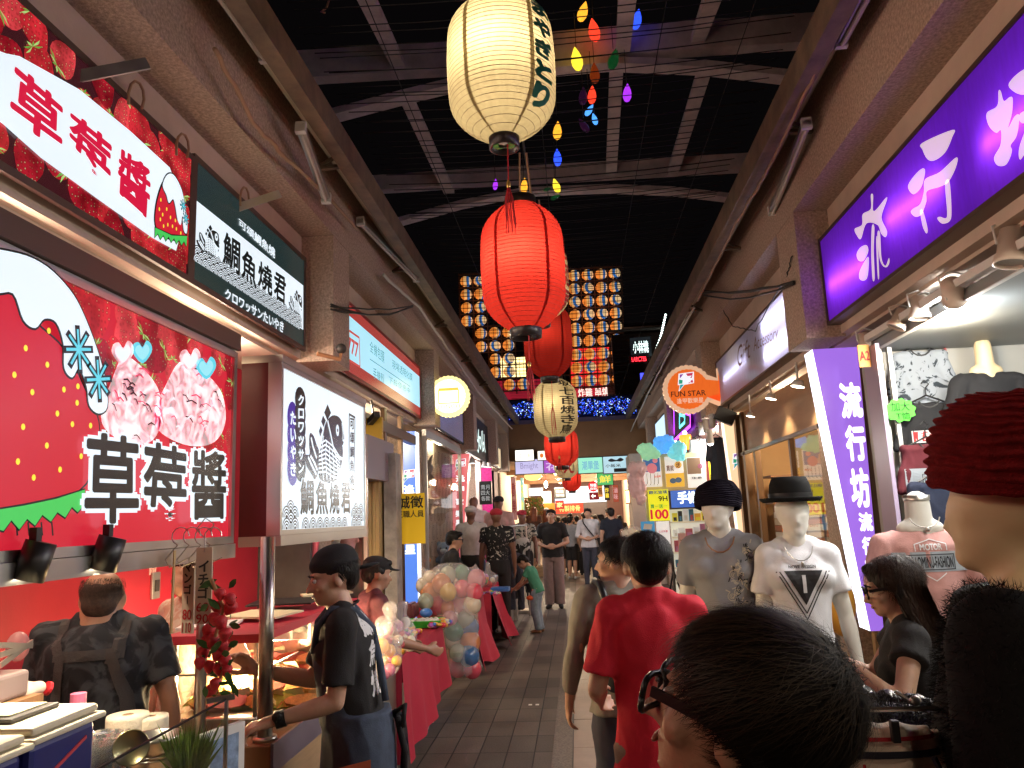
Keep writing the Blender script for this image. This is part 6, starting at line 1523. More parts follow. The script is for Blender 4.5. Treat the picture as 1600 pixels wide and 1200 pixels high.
def roll(label, px, py0, r, X):
 a = at(px, py0, x=X); t = thing('paper_roll', label, 'paper towel', (a.x, a.y, zc_))
 part(t, 'paper', mat('tissue', (.72, .65, .52), .9, noise_s=30, noise_a=.05, bump=.3), lambda b: b.lathe([(r*.28, zc_+.02), (r, zc_+.02), (r, a.z-.008), (r*.97, a.z), (r*.28, a.z)], 32, Matrix.Translation((a.x, a.y, 0))), True)
 part(t, 'core', mat('cardboard', (.30, .18, .1), .8), lambda b: b.lathe([(r*.279, a.z-.001), (r*.25, a.z+.0), (r*.25, a.z-.06), (.001, a.z-.06)], 20, Matrix.Translation((a.x, a.y, 0))), True)
roll('fat upright white paper roll behind the cups', 200, 1116, .062, -1.42); roll('slimmer upright white paper roll next to the fat one', 237, 1118, .050, -1.36)
a = at(243, 1148, x=-1.24)
t = thing('bucket', 'grey metal bucket with a curved rim in front of the paper rolls', 'bucket', (a.x, a.y, zc_))
part(t, 'pail', CHROME, lambda b: b.lathe([(.001, zc_+.004), (.058, zc_+.004), (.070, a.z-.01), (.074, a.z), (.070, a.z-.002), (.062, zc_+.02)], 28, Matrix.Translation((a.x, a.y, 0))), True); part(t, 'hoop', CHROME, lambda b: [b.lathe([(.069, z), (.072, z+.003), (.070, z+.006)], 28, Matrix.Translation((a.x, a.y, 0))) for z in (a.z-.05, a.z-.06)], True)
a = at(205, 1168, x=-1.16); simple('round_tin_lid', 'round greenish tin lid standing on edge in front of the bucket', 'lid', mat('tin_gold', (.42, .38, .2), .3, metal=.7), lambda b: b.lathe([(.001, -.003), (.040, -.003), (.043, 0), (.043, .012), (.040, .012), (.038, .004), (.001, .003)], 26, Matrix.Translation(a) @ Matrix.Rotation(1.35, 4, 'X') @ Matrix.Rotation(.5, 4, 'Y')), smooth=True)
a = at(296, 1190, x=-1.12)
t = thing('potted_grass', 'tuft of artificial green grass standing by the little picture frame', 'plant', (a.x, a.y, zc_))
rd = random.Random(77)
def tuft(b):
 for i in range(260):
  an = rd.uniform(0, 6.28); s_ = rd.uniform(0, .045); p0 = V((a.x+s_*math.cos(an)*.5, a.y+s_*math.sin(an)*.5, zc_+.06)); h = rd.uniform(.09, .17); o = V((math.cos(an), math.sin(an), 0))*s_*rd.uniform(.7, 1.7); w_ = V((-math.sin(an), math.cos(an), 0))*.0018
  b.add([p0-w_, p0+w_, p0+o*.5+V((0, 0, h*.6))+w_*.8, p0+o*1.1+V((0, 0, h)), p0+o*.5+V((0, 0, h*.6))-w_*.8], [(0, 1, 2, 3, 4)])
part(t, 'foliage', mat('grass_green', (.12, .20, .02), .5, noise_s=40, noise_a=.5), tuft); part(t, 'pot', mat('pot', (.5, .45, .4), .5), lambda b: b.lathe([(.001, zc_), (.03, zc_), (.042, zc_+.07), (.036, zc_+.068), (.001, zc_+.06)], 20, Matrix.Translation((a.x, a.y, 0))), True)
a = at(318, 1160, x=-1.10); b_ = at(350, 1142, x=-1.10)
t = thing('picture_frame', 'small white framed picture standing beside the grass tuft', 'picture frame', (a.x, a.y, zc_))
Pf = Plane((a.x, a.y, 0), (.35, .94, 0), (0, 0, 1)); Pf.N = -Pf.N if Pf.N.dot(V((0, -1, 0))) < 0 else Pf.N
part(t, 'frame', WHITEP, lambda b: Pf.slab(b, 0, zc_, .16, a.z+.02, -.02, 0)); part(t, 'picture', mat('pic_blue', (.25, .35, .5), .4, noise_s=25, noise_a=.6), lambda b: Pf.rect(b, .025, zc_+.03, .135, a.z-.005, 1))
# glass screen in front
t = thing('glass_screen', 'frameless glass screen with a dark top edge and slim end post at the front counter', 'screen', (-1.1, 2.2, zc_))
p0, p1 = at(150, 1203, x=-1.10), at(354, 1092, x=-1.04); p0 = at(120, 1219, x=-1.07)
part(t, 'glass', GLASS, lambda b: b.add([(p0.x, p0.y, zc_), (p1.x, p1.y, zc_-.3), p1, p0], [(0, 1, 2, 3)])); part(t, 'edge', BLACK, lambda b: b.bar(p0, p1, .005)); part(t, 'end_post', CHROME, lambda b: (b.bar(p1, (p1.x, p1.y, .02), .009), b.bar(p1+V((-.05, -.02, .0)), p1+V((.02, .01, .004)), .014)))
# left edge clutter
a = at(-12, 1066, x=-1.62)
simple('plastic_tub', 'milky plastic tub with tongs at the left edge', 'tub', mat('milky', (.35, .26, .25), .3, trans=.4), lambda b: b.rbox(a.x-.12, a.x+.05, a.y-.08, a.y+.08, a.z-.05, a.z+.02, .01))
for i in range(3): simple('tongs', 'steel tongs lying across the plastic tub at the left edge', 'tongs', CHROME, lambda b: b.bar(at(0, 1040-i*16, x=-1.5), at(50, 1003-i*5+i*8, x=-1.6), .006, .014), group='steel tongs at the left edge')
simple('side_table', 'brown box table at the left edge under the tub', 'table', DWOOD, lambda b: (b.box(-2.28, -2.0, 2.3, 3.3, .0, 1.06), b.box(a.x-.14, a.x+.08, a.y-.1, a.y+.1, 0, a.z-.051)))
c = at(35, 1083, x=-1.60); t = thing('gloves', 'pair of crumpled pale work gloves with red cuffs behind the cooler', 'gloves', c)
blob('glove', [ell(c, (.03, .038, .02))]+[cap(c+V((.0, -.02+.02*i, .01)), .013, c+V((-.04+.004*i, -.055+.027*i, -.005+.01*i)), .009) for i in range(4)]+[ell(c+V((.015, .04, .005)), (.022, .028, .02))], mat('glove', (.62, .48, .40), .9), t, .006)
part(t, 'cuff', RED, lambda b: b.tube([c+V((.026, .062, .0)), c+V((.03, .07, -.004))], .020, 14))
simple('pink_bottle', 'pink topped bottle behind the cooler lid', 'bottle cap', mat('pinkp', (.75, .2, .35), .4), lambda b: b.lathe([(.022, 0), (.022, .03), (.001, .031)], 16, Matrix.Translation(at(122, 1100, x=-1.48))))
c = at(28, 1010, x=-1.75); simple('pink_bag', 'translucent pink plastic bag at the left edge against the red wall', 'bag', mat('pink_film', (.8, .45, .45), .25, alpha=.55), lambda b: b.ball(c, (.035, .03, .045), 9), smooth=True)
# ================================================================ toy shop behind the waiter
t = thing('panel', 'tall teal side panel with white kana letters behind the stall', 'panel', (-1.8, 5.7, 0))
P = Plane((0, 5.62, 0), (1, 0, 0), (0, 0, 1)); a, _ = P.hit(428, 900); b_, _ = P.hit(470, 900)
part(t, 'board', mat('teal_board', (.075, .17, .16), .6, noise_s=3, noise_a=.12), lambda b: P.slab(b, a, .0, b_+.03, 2.6, -.03, 0)); part(t, 'lettering', WHITEP, lambda b: [P.text(b, ch, P.hit(448, 0)[0], P.hit(455, y)[1], P.hit(458, 0)[0], P.hit(455, y-9)[1], 2, .02) for ch, y in (('い', 841), ('や', 849), ('き', 858))])
simple('plank', 'slanting bright pink plank beside the teal panel', 'plank', mat('pink_board', (.85, .16, .22), .55), lambda b: b.bar(at(455, 985, y=5.5), at(487, 840, y=5.5), .12, .03, up=(0, 1, 0)))
t = thing('claw_machine', 'claw machine cabinet packed with plush toys behind the waiter', 'claw machine', (-1.9, 6.3, 0))
a = at(490, 835, y=6.0).x; b_ = at(565, 835, y=6.0).x
part(t, 'cabinet', mat('machine_grey', (.28, .22, .24), .5), lambda b: (b.box(a-.35, b_+.05, 6.0, 6.9, 0, .78), b.box(a-.35, b_+.05, 6.0, 6.9, 1.95, 2.3), b.box(a-.35, b_+.05, 6.88, 6.92, .781, 1.949))); part(t, 'post', CHROME, lambda b: [b.bar((x, 6.02, .78), (x, 6.02, 1.95), .03) for x in (a-.33, b_+.03)]); part(t, 'glass', GLASS, lambda b: b.add([(a-.3, 6.01, .79), (b_, 6.01, .79), (b_, 6.01, 1.94), (a-.3, 6.01, 1.94)], [(0, 1, 2, 3)]))
def plush(label, px, py, r, Y, c1, c2, group='plush toys in the claw machines', ears='round'):
 c = at(px, py, y=Y); t = thing('plush_toy', label, 'plush toy', c, group); m1 = mat('plush_%d%d%d' % tuple(int(q*99) for q in c1), c1, .95, noise_s=50, noise_a=.12, sheen=.4)
 pr = [ell(c+V((0, 0, r*.55)), (r*.85, r*.75, r*.8)), ell(c+V((0, 0, -r*.6)), (r*.7, r*.6, r*.85)), cap(c+V((-r*.5, 0, -r*.2)), r*.25, c+V((-r*.9, -r*.2, -r*.6)), r*.2), cap(c+V((r*.5, 0, -r*.2)), r*.25, c+V((r*.9, -r*.2, -r*.6)), r*.2), cap(c+V((-r*.35, 0, -r*1.1)), r*.28, c+V((-r*.45, -r*.5, -r*1.3)), r*.24), cap(c+V((r*.35, 0, -r*1.1)), r*.28, c+V((r*.45, -r*.5, -r*1.3)), r*.24)]
 pr += [ell(c+V((s_*r*.6, 0, r*1.15)), (r*.28, r*.15, r*.3)) for s_ in (-1, 1)] if ears == 'round' else [cap(c+V((s_*r*.45, 0, r*1.1)), r*.2, c+V((s_*r*.8, 0, r*1.8)), r*.1) for s_ in (-1, 1)]
 blob('body', pr, m1, t, max(.012, r*.1), 2)
 part(t, 'muzzle', mat('plush_m%d%d' % (int(c2[0]*99), int(c2[1]*99)), c2, .95), lambda b: b.ball(c+V((0, -r*.62, r*.4)), (r*.4, r*.3, r*.3), 8), True)
 for s_ in (-1, 1): part(t, 'eye', EYE_D, lambda b: b.ball(c+V((s_*r*.32, -r*.66, r*.72)), r*.09, 6), True)
plush('white plush toy with orange nose high in the claw machine', 520, 848, .085, 6.2, (.72, .70, .62), (.8, .35, .1)); plush('dark brown plush with a pale face left of the white one', 497, 852, .075, 6.2, (.10, .05, .035), (.75, .68, .55), ears='long')
plush('peach coloured round plush face low in the claw machine', 490, 893, .09, 6.2, (.72, .45, .26), (.8, .6, .45)); plush('pale yellow plush lying on top in the claw machine', 495, 830, .09, 6.4, (.75, .5, .15), (.8, .6, .3)); plush('pink plush at the right of the claw machine', 545, 835, .09, 6.45, (.75, .35, .35), (.8, .5, .5)); plush('white plush body low in the claw machine beside the orange bag', 510, 930, .13, 6.3, (.7, .68, .64), (.7, .6, .5))
c = at(488, 930, y=5.9); simple('orange_sack', 'big smooth orange sack in front of the claw machine', 'sack', mat('orange_cloth', (.8, .22, .02), .6), lambda b: b.ball(c, (.13, .10, .22), 12), smooth=True)
c = at(500, 970, y=5.35); simple('pink_package', 'pink plastic wrapped package behind the steel trough', 'package', mat('pink_wrap', (.85, .22, .30), .3, coat=.5), lambda b: b.rbox(c.x-.18, c.x+.16, 5.25, 5.4, c.z-.13, c.z+.09, .03))
simple('package_shelf', 'low shelf behind the steel trough under the pink package', 'shelf', DARKM, lambda b: b.box(-2.2, -1.3, 5.15, 5.44, 0, c.z-.131))
t = thing('shop_wall', 'cream yellow panelled column and door side right of the plush toys', 'wall', (-1.8, 6.9, 0)); a = at(572, 800, y=6.6).x; b_ = at(592, 800, y=6.6).x
part(t, 'column', mat('yellow_wood', (.62, .42, .18), .55, noise_s=2, noise_a=.12, stretch=(1, 1, .2)), lambda b: (b.box(a, b_, 6.6, 6.8, 0, 2.35), b.box(a+.03, a+.05, 6.585, 6.599, .1, 2.3), b.box(b_-.05, b_-.03, 6.585, 6.599, .1, 2.3))); part(t, 'grey_column', mat('white_grime', (.42, .38, .34), .7, noise_s=6, noise_a=.4), lambda b: b.box(b_+.02, b_+.13, 6.7, 6.9, 0, 2.2)); part(t, 'yellow_panel', mat('yolk', (.75, .45, .03), .5), lambda b: b.box(a-.02, b_+.06, 6.5, 6.55, 2.05, 2.5))
part(t, 'door_frame', mat('bronze_frame', (.16, .10, .06), .35, metal=.7), lambda b: (b.box(-1.84, -1.80, 7.2, 7.28, 0, 2.69), b.box(-1.84, -1.80, 7.9, 7.98, 0, 2.69), b.box(-1.86, -1.79, 5.5, 8.6, 2.45, 2.55)))
part(t, 'back_wall', BEIGE, lambda b: b.box(-3.2, -3.1, 5.53, 8.8, 0, 2.69))
c = at(578, 660, x=-1.75); t = thing('security_camera', 'small dark camera bracketed over the yellow panel', 'camera', c); part(t, 'housing', DARKM, lambda b: b.bar(c, c+V((.10, -.14, .05)), .05)); part(t, 'bracket', ALU, lambda b: b.bar(c+V((.05, -.06, .05)), c+V((.0, .05, .2)), .015))
c = at(533, 545, x=-1.48); t = thing('security_camera', 'dome ended camera on an arm below the black and white sign', 'camera', c); part(t, 'dome', DARKM, lambda b: b.ball(c, .035, 10), True); part(t, 'arm', mat('copper_arm', (.4, .2, .1), .5), lambda b: (b.tube([c+V((0, 0, -.03)), c+V((0, -.02, -.075)), V((-1.6, c.y-.12, c.z-.05))], .014, 8)))
simple('hook_cables', 'bunch of dark cables hanging on the door side', 'cables', CABLE, lambda b: [b.tube([at(600+i*2.5, 765+3*i, y=7.0), at(601+i*2.2, 820, y=6.98), at(606-i*3, 870+4*i, y=7.0)], .006, 5) for i in range(4)]); c = at(600, 788, y=6.95); simple('black_box', 'black wall box above the hanging cables', 'meter box', BLACK, lambda b: b.rbox(c.x-.06, c.x+.05, 6.93, 7.0, c.z-.13, c.z+.11, .008))
# yellow notice
Y = 6.9; P = Plane((0, Y, 0), (1, 0, 0), (0, 0, 1)); a, tp = P.hit(618, 772); b_, bt = P.hit(665, 849)
t = thing('notice', 'translucent yellow paper notice with black handwriting in front of the blue light box', 'notice', P.p(a, bt))
part(t, 'sheet', mat('yellow_paper', (.85, .55, .01), .6, emit=.10, emitc=(.9, .6, 0)), lambda b: P.slab(b, a, bt, b_, tp, -.003, 0)); h = tp-bt; w = b_-a
part(t, 'lettering', LINK, lambda b: (P.text(b, '誠徵', a+w*.05, tp-h*.30, b_-w*.05, tp-h*.05, 2, .02), P.text(b, '正職人員', a+w*.02, tp-h*.48, b_-w*.04, tp-h*.34, 2, .012)))
# patterned glass shop
t = thing('shop_window', 'shop window papered with a swirling wave pattern behind glass', 'shop window', (-1.9, 10.4, 0))
PW = Plane((-1.95, 0, 0), (0, 1, 0), (0, 0, 1))
part(t, 'wallpaper', mat('sand_board', (.55, .42, .28), .6), lambda b: b.box(-2.0, -1.955, 9.4, 12.0, .3, 2.69))
def swirl(b):
 rd = random.Random(3)
 for i in range(9):
  for j in range(9):
   c_ = (9.55+i*.28+(.14 if j % 2 else 0), .45+j*.25)
   if c_[0] > 11.85: continue
   for q in (.115, .085, .055, .025): PW.ring(b, c_, q, q-.010, 3+(i+j) % 3*.3, 0, 14, rd.uniform(0, 2), rd.uniform(4, 6.2))
part(t, 'pattern', mat('wave_print', (.14, .09, .06), .6), swirl); part(t, 'glass', GLASS, lambda b: b.add([(-1.80, 9.2, .3), (-1.80, 12.0, .3), (-1.80, 12.0, 2.6), (-1.80, 9.2, 2.6)], [(0, 1, 2, 3)])); part(t, 'frame', ALU, lambda b: (b.box(-1.83, -1.78, 11.95, 12.02, 0, 2.69), b.box(-1.83, -1.78, 9.16, 9.2, 0, 2.69), b.box(-1.83, -1.78, 9.2, 11.95, 2.6, 2.69), b.box(-1.83, -1.78, 9.2, 11.95, .24, .3)))
plush('blue grey plush toy pinned inside the patterned window', 695, 867, .13, 10.6, (.22, .32, .50), (.5, .6, .7)); plush('yellow and red plush beside the blue grey one', 661, 868, .10, 9.6, (.75, .35, .15), (.8, .6, .2)); plush('grey plush hanging high in the patterned window', 664, 740, .13, 10.0, (.3, .3, .32), (.5, .5, .5), ears='long')
# interior of the left mannequin shop
t = thing('shop_interior', 'clothes shop with pale fitting wall and black curtain at the far left', 'shop', (-2.6, 15, 0))
part(t, 'back_wall', BEIGE, lambda b: (b.box(-3.0, -2.9, 12.5, 19, 0, 2.69), b.box(-2.9, -1.9, 18.7, 18.8, 0, 2.69))); part(t, 'curtain', BLACK, lambda b: b.sheet(lambda u, w: (-2.5+.75*u, 16.6+.05*math.sin(u*30), .3+2.3*w), 40, 1)); part(t, 'partition', mat('grey_partition', (.45, .36, .32), .7), lambda b: (b.box(-1.95, -1.85, 15.0, 16.2, 0, 2.69)))
a = at(752, 690, y=14); simple('banner', 'magenta glittery banner hanging among the mannequins', 'banner', mat('magenta', (.85, .04, .30), .5, emit=.25, noise_s=30, noise_a=.4), lambda b: b.box(a.x-.02, a.x+.17, 14, 14.01, .2, 2.5))
board('chalkboard', 'black chalkboard with white writing above the mannequins', 749, 753, 768, 787, 13.6, (.012, .015, .014), 0, 'chalkboard', '青月\n四大\n各款', (.75, .8, .8), .5, emit=False, bold=.0)
for i, (px, py) in enumerate(((738, 721), (757, 727), (764, 728))):
 c = at(px, py, x=-1.60-.0*i); t = thing('spotlight', 'white track spotlight under the script sign', 'spotlight', c, 'track spotlights under the script sign'); part(t, 'housing', WHITEP, lambda b: b.lathe([(.001, .07), (.03, .06), (.06, -.03)], 14, Matrix.Translation(c)), True); part(t, 'bulb_face', emat('spot_w', (.9, .97, 1), 7), lambda b: b.lathe([(.058, -.025), (.001, -.03)], 14, Matrix.Translation(c)))
for y in (13.2, 14.8, 16.8): lamp('lamp', (-2.2, y, 2.5), 30, (.95, .95, 1), .2)
lamp('lamp', (-2.4, 7.2, 2.5), 26, (1, .84, .6), .2); lamp('lamp', (-1.88, 10.4, 2.62), 10, (1, .85, .65), .1); lamp('lamp', (-1.9, 3.6, 2.5), 16, (1, .80, .55), .25); lamp('lamp', (-1.9, 1.6, 2.5), 14, (1, .80, .6), .25)
# ================================================================ tables along the left
CLOTH = mat('red_tablecloth', (.50, .022, .055), .75, noise_s=1.5, noise_a=.12, bump=.15, bump_s=40)
def cloth_table(label, x0, x1, y0, y1, zb, flare=.10, zt=.74, grp='market tables under red cloths'):
 t = thing('market_table', 'folding market table under '+label, 'table', ((x0+x1)/2, (y0+y1)/2, 0), grp)
 part(t, 'tabletop', DWOOD, lambda b: b.box(x0+.03, x1-.03, y0+.03, y1-.03, zt-.035, zt-.008))
 for x in (x0+.08, x1-.08):
  for y in (y0+.12, y1-.12): part(t, 'leg', ALU, lambda b: b.tube([(x, y, 0), (x, y, zt-.036)], .014, 8))
 def f(b):
  # top
  b.sheet(lambda u, w: (x0+(x1-x0)*u, y0+(y1-y0)*w, zt+.003*noise.noise(V((u*5, w*9, 1)))), 8, 24)
  rdl = random.Random(int(y0*10)); ph = rdl.uniform(0, 6)
  L = y1-y0
  def zbot(s): return zb(s) if callable(zb) else zb
  b.sheet(lambda u, w: (x1+(flare*w**1.3)*(1+.45*math.sin(u*L*7+ph))+.018*w*math.sin(u*L*19+ph*2), y0+L*u, zt-(zt-zbot(u))*w), 60, 10)
  b.sheet(lambda u, w: (x0+(x1-x0)*u, y0-(flare*.5*w)*(1+.4*math.sin(u*9+ph)), zt-(zt-zbot(0))*w), 16, 8)
  b.sheet(lambda u, w: (x0+(x1-x0)*u, y1+(flare*.3*w)*(1+.4*math.sin(u*9+ph)), zt-(zt-zbot(1))*w), 16, 8)
 mb = MB(); f(mb); o = mb.build('tablecloth', CLOTH, None, True); tag(o, label, 'tablecloth')
 return t
cloth_table('long crimson cloth hanging over the table right behind the waiter', -1.85, -1.17, 5.05, 6.55, lambda s: .10+.18*s, .05)
cloth_table('crimson cloth billowing over the second table past the balloon bag', -1.75, -1.18, 8.3, 9.4, lambda s: .02+.05*math.sin(s*6)**2, .14)
cloth_table('crimson cloth over the farthest market table by the boy', -1.75, -1.12, 9.75, 11.2, lambda s: .03+.05*math.sin(s*5)**2, .16)
HUES = [(.75, .06, .08), (.85, .5, .05), (.1, .5, .12), (.06, .2, .6), (.8, .25, .4), (.85, .8, .65), (.5, .15, .6), (.9, .35, .05)]
HM = [mat('toy_%d' % i, c, .35, coat=.3) for i, c in enumerate(HUES)]
def heap(name, label, cat, px0, px1, Y, z, n, s, seed, h=.05, film=False, tall=False):
 rd = random.Random(seed); a = at(px0, 900, y=Y).x; b_ = at(px1, 900, y=Y).x
 mb = MB()
 for i in range(n):
  u = rd.random(); c = V((a+(b_-a)*u, Y+rd.uniform(-.1, .12), z+rd.random()*h*(1-abs(u-.5)*1.2)+s)); mb.ball(c, (s*rd.uniform(.7, 1.4), s, s*rd.uniform(.5, 1)), 5, rd.randrange(8))
 o = mb.build(name, HM, None, True); return tag(o, label, cat, kind='stuff')
heap('sweets', 'heap of bright small sweets and toys on the near red table', 'sweets', 598, 652, 5.9, .742, 120, .018, 1, .06)
heap('sweets', 'scatter of small yellow and orange toys at the far corner of the near table', 'sweets', 672, 700, 6.35, .742, 40, .022, 2, .03)
heap('small_goods', 'small wooden toys scattered on the second red table', 'toys', 745, 780, 8.8, .742, 40, .018, 3, .02)
c = at(665, 972, z=.78); t = thing('basket', 'green plastic basket with white pebbly sweets on the near table', 'basket', c)
part(t, 'tray', mat('green_plastic', (.04, .55, .05), .4), lambda b: (b.add([(c.x-.11, c.y-.08, .745), (c.x+.11, c.y-.08, .745), (c.x+.11, c.y+.08, .745), (c.x-.11, c.y+.08, .745), (c.x-.14, c.y-.11, .80), (c.x+.14, c.y-.11, .80), (c.x+.14, c.y+.11, .80), (c.x-.14, c.y+.11, .80)], [(0, 1, 2, 3), (0, 1, 5, 4), (1, 2, 6, 5), (2, 3, 7, 6), (3, 0, 4, 7)])), solid=.004); part(t, 'contents', WHITEP, lambda b: [b.ball((c.x+random.uniform(-.1, .1), c.y+random.uniform(-.07, .07), .795), .016, 5) for _ in range(40)], True)
c = at(628, 955, z=.80); simple('maroon_case', 'dark maroon moulded case at the back of the near table', 'case', mat('maroon_case', (.12, .02, .025), .35), lambda b: (b.rbox(c.x-.17, c.x+.14, c.y-.1, c.y+.1, .743, .86, .02), [b.rbox(c.x-.15+.07*i, c.x-.10+.07*i, c.y-.11, c.y+.11, .76, .872, .01) for i in range(4)]))
simple('red_tray', 'red plastic tray behind the green basket', 'tray', RED, lambda b: b.rbox(at(655, 958, z=.75).x, at(690, 958, z=.75).x, 6.35, 6.5, .743, .765, .005)); c = at(664, 955, z=.8); simple('blue_ball', 'dark blue cap sitting behind the green basket', 'cap', HM[3], lambda b: b.ball(c+V((0, .05, -.02)), (.06, .06, .04), 8), smooth=True)
c = at(783, 920, z=.77); simple('blue_tray', 'blue plastic tray at the end of the second table row', 'tray', HM[3], lambda b: b.rbox(c.x-.12, c.x+.1, c.y-.1, c.y+.1, .743, .79, .01))
simple('wooden_rail', 'thin wooden rails lying across the second red table', 'rail', DWOOD, lambda b: (b.bar((-1.6, 8.5, .76), (-1.22, 8.55, .765), .02), b.bar((-1.62, 8.9, .76), (-1.2, 8.95, .765), .02)))
simple('cardboard_box', 'brown printed cardboard box under the second red table', 'box', mat('kraft', (.24, .11, .035), .8, noise_s=5, noise_a=.2), lambda b: b.box(-1.55, -1.1, 8.1, 8.25, .1, .62))
FILM = mat('plastic_film', (.95, .9, .9), .12, alpha=.27, coat=.9, bump=.8, bump_s=18)
def film_bag(label, prims, vox, balls, cat='bag', group=None, name='toy_bag', loc=None):
 t = thing(name, label, cat, loc or prims[0][1], group)
 for c, r, k in balls:
  part(t, 'ball', HM[k] if k < 8 else BALM[k-8], lambda b: b.ball(c, (r, r, r*1.08), 9), True)
 blob('film', prims, FILM, t, vox, 2, .012, 9)
BALM = [mat('balloon_%d' % i, c, .25, alpha=.8, coat=.6) for i, c in enumerate([(.85, .10, .16), (.85, .55, .08), (.10, .32, .22), (.06, .20, .48), (.85, .35, .40), (.80, .70, .55), (.80, .28, .10), (.45, .50, .40)])]
# big bag of balloons
Yb = 7.45; pc = lambda x, y, dy=0: at(x, y, y=Yb+dy)
rd = random.Random(15); balls = []
cols = {(672, 905): 5, (700, 898): 7, (722, 895): 2, (745, 905): 4, (672, 925): 6, (700, 925): 9-8, (722, 920): 0, (742, 925): 0, (680, 945): 0, (700, 950): 6, (720, 945): 4, (738, 945): 5, (703, 968): 4, (728, 968): 7, (710, 985): 2, (735, 980): 3, (712, 1000): 5, (735, 1003): 6, (715, 1020): 7, (733, 1025): 3, (715, 1042): 0, (738, 1045): 0, (662, 915): 5, (665, 940): 7, (690, 912): 6}
for (x, y), k in cols.items(): balls.append((pc(x, y, rd.uniform(-.10, .10)), rd.uniform(.075, .10), 8+k))
film_bag('tall clear bag bulging with coloured balloons standing between the red tables', [ell(pc(706, 920), (.29, .20, .25)), cap(pc(716, 965), .20, pc(722, 1030), .165), ell(pc(722, 1042), (.20, .17, .10)), cap(pc(745, 905), .07, pc(742, 882), .02), cap(pc(690, 893), .08, pc(708, 880), .025), cap(pc(662, 900), .07, pc(660, 888), .03)], .03, balls, 'balloon bag', name='balloon_bag', loc=pc(722, 1055))
for i, (x, y, s, lb) in enumerate(((610, 995, .10, 'bag of pastel balls hanging at the near table edge, the upper left'), (628, 990, .10, 'bag of pale balls next to it nearer the green basket'), (600, 1025, .11, 'pink tinted bag of little toys hanging lowest at the near table edge'), (597, 965, .07, 'small bag of white things beside the waiter\'s shoulder'))):
 c = at(x, y, x=-1.08 if y > 970 else -1.4); balls = [(c+V((rd.uniform(-.6, .6)*s, rd.uniform(-.6, .6)*s, rd.uniform(-.9, .6)*s)), s*rd.uniform(.22, .36), rd.choice((0, 1, 4, 5, 5, 4))) for _ in range(11)]
 film_bag('clear '+lb, [ell(c, (s*.9, s, s*1.1)), cap(c+V((0, 0, s)), s*.3, c+V((0, 0, s*1.5)), s*.45)], .016, balls, group='clear bags of balls at the near table')
c = at(600, 1170, z=.1); film_bag('pink tinted plastic bag of waste slumped on the floor under the near table', [ell((c.x, c.y, .13), (.12, .12, .14)), cap((c.x, c.y, .22), .05, (c.x+.02, c.y, .30), .03)], .018, [(V((c.x, c.y, .12)), .09, 4), (V((c.x+.03, c.y-.05, .15)), .06, 0)], name='waste_bag')
c = at(667, 1135, z=.1); film_bag('pink wrapped bundle beside the front table leg', [ell((c.x-.05, c.y, .12), (.07, .10, .12))], .018, [(V((c.x-.05, c.y, .12)), .07, 4)], name='waste_bag')
c = at(762, 905, y=9.9); film_bag('clear bag of mixed toys on the farthest table', [ell((c.x, 9.95, .83), (.13, .12, .1)), cap((c.x, 9.95, .9), .05, (c.x, 9.95, 1.02), .03)], .02, [(V((c.x+rd.uniform(-.07, .07), 9.95+rd.uniform(-.06, .06), .82+rd.uniform(-.05, .04))), .035, rd.randrange(8)) for _ in range(9)])
# ================================================================ right clothes shop
WALLW = mat('off_white_wall', (.42, .41, .37), .8, noise_s=2, noise_a=.06)
t = thing('shop_wall', 'off-white end wall of the clothes shop on which T-shirts hang', 'wall', (2.6, 5.1, 0))
part(t, 'wall', WALLW, lambda b: (b.box(1.93, 3.9, 5.03, 5.12, 0, 2.69), b.box(3.8, 3.9, -1, 5.02, 0, 2.69), b.box(1.93, 3.8, 5.12, 5.16, 0, 2.69)))
part(t, 'ceiling', mat('grey_ceiling', (.25, .27, .27), .5, noise_s=2, noise_a=.06), lambda b: b.box(1.93, 3.8, -1, 5.02, 2.55, 2.60))
part(t, 'pipe', mat('red_pipe', (.4, .08, .08), .5), lambda b: b.bar(at(1475, 535, y=5.0), at(1500, 700, y=5.0), .012))
part(t, 'door_frame', CHROME, lambda b: [b.box(x, x+.025, 4.93-.03*i, 4.96-.03*i, 0, 2.55) for i, x in enumerate((1.885, 1.94, 1.99))])
part(t, 'door_panel', mat('lilac_panel', (.42, .34, .48), .3), lambda b: b.box(1.86, 1.884, 4.72, 4.93, 0, 2.55))
simple('tag_sign', 'small orange plate reading A2 on the shop door frame', 'sign', mat('orange_plate', (.8, .35, .05), .5), lambda b: b.box(*(lambda p: (p.x-.04, p.x+.03, 4.80, 4.81, p.z-.07, p.z+.07))(at(1352, 556, y=4.8)))); p = at(1352, 556, y=4.8)
o = bpy.data.objects['tag_sign']; PT = Plane((0, 4.8, 0), (1, 0, 0), (0, 0, 1)); mb = MB(); PT.text(mb, 'A2', p.x-.035, p.z-.03, p.x+.025, p.z+.03, 3, .02); mb.build('lettering', RINK, o)
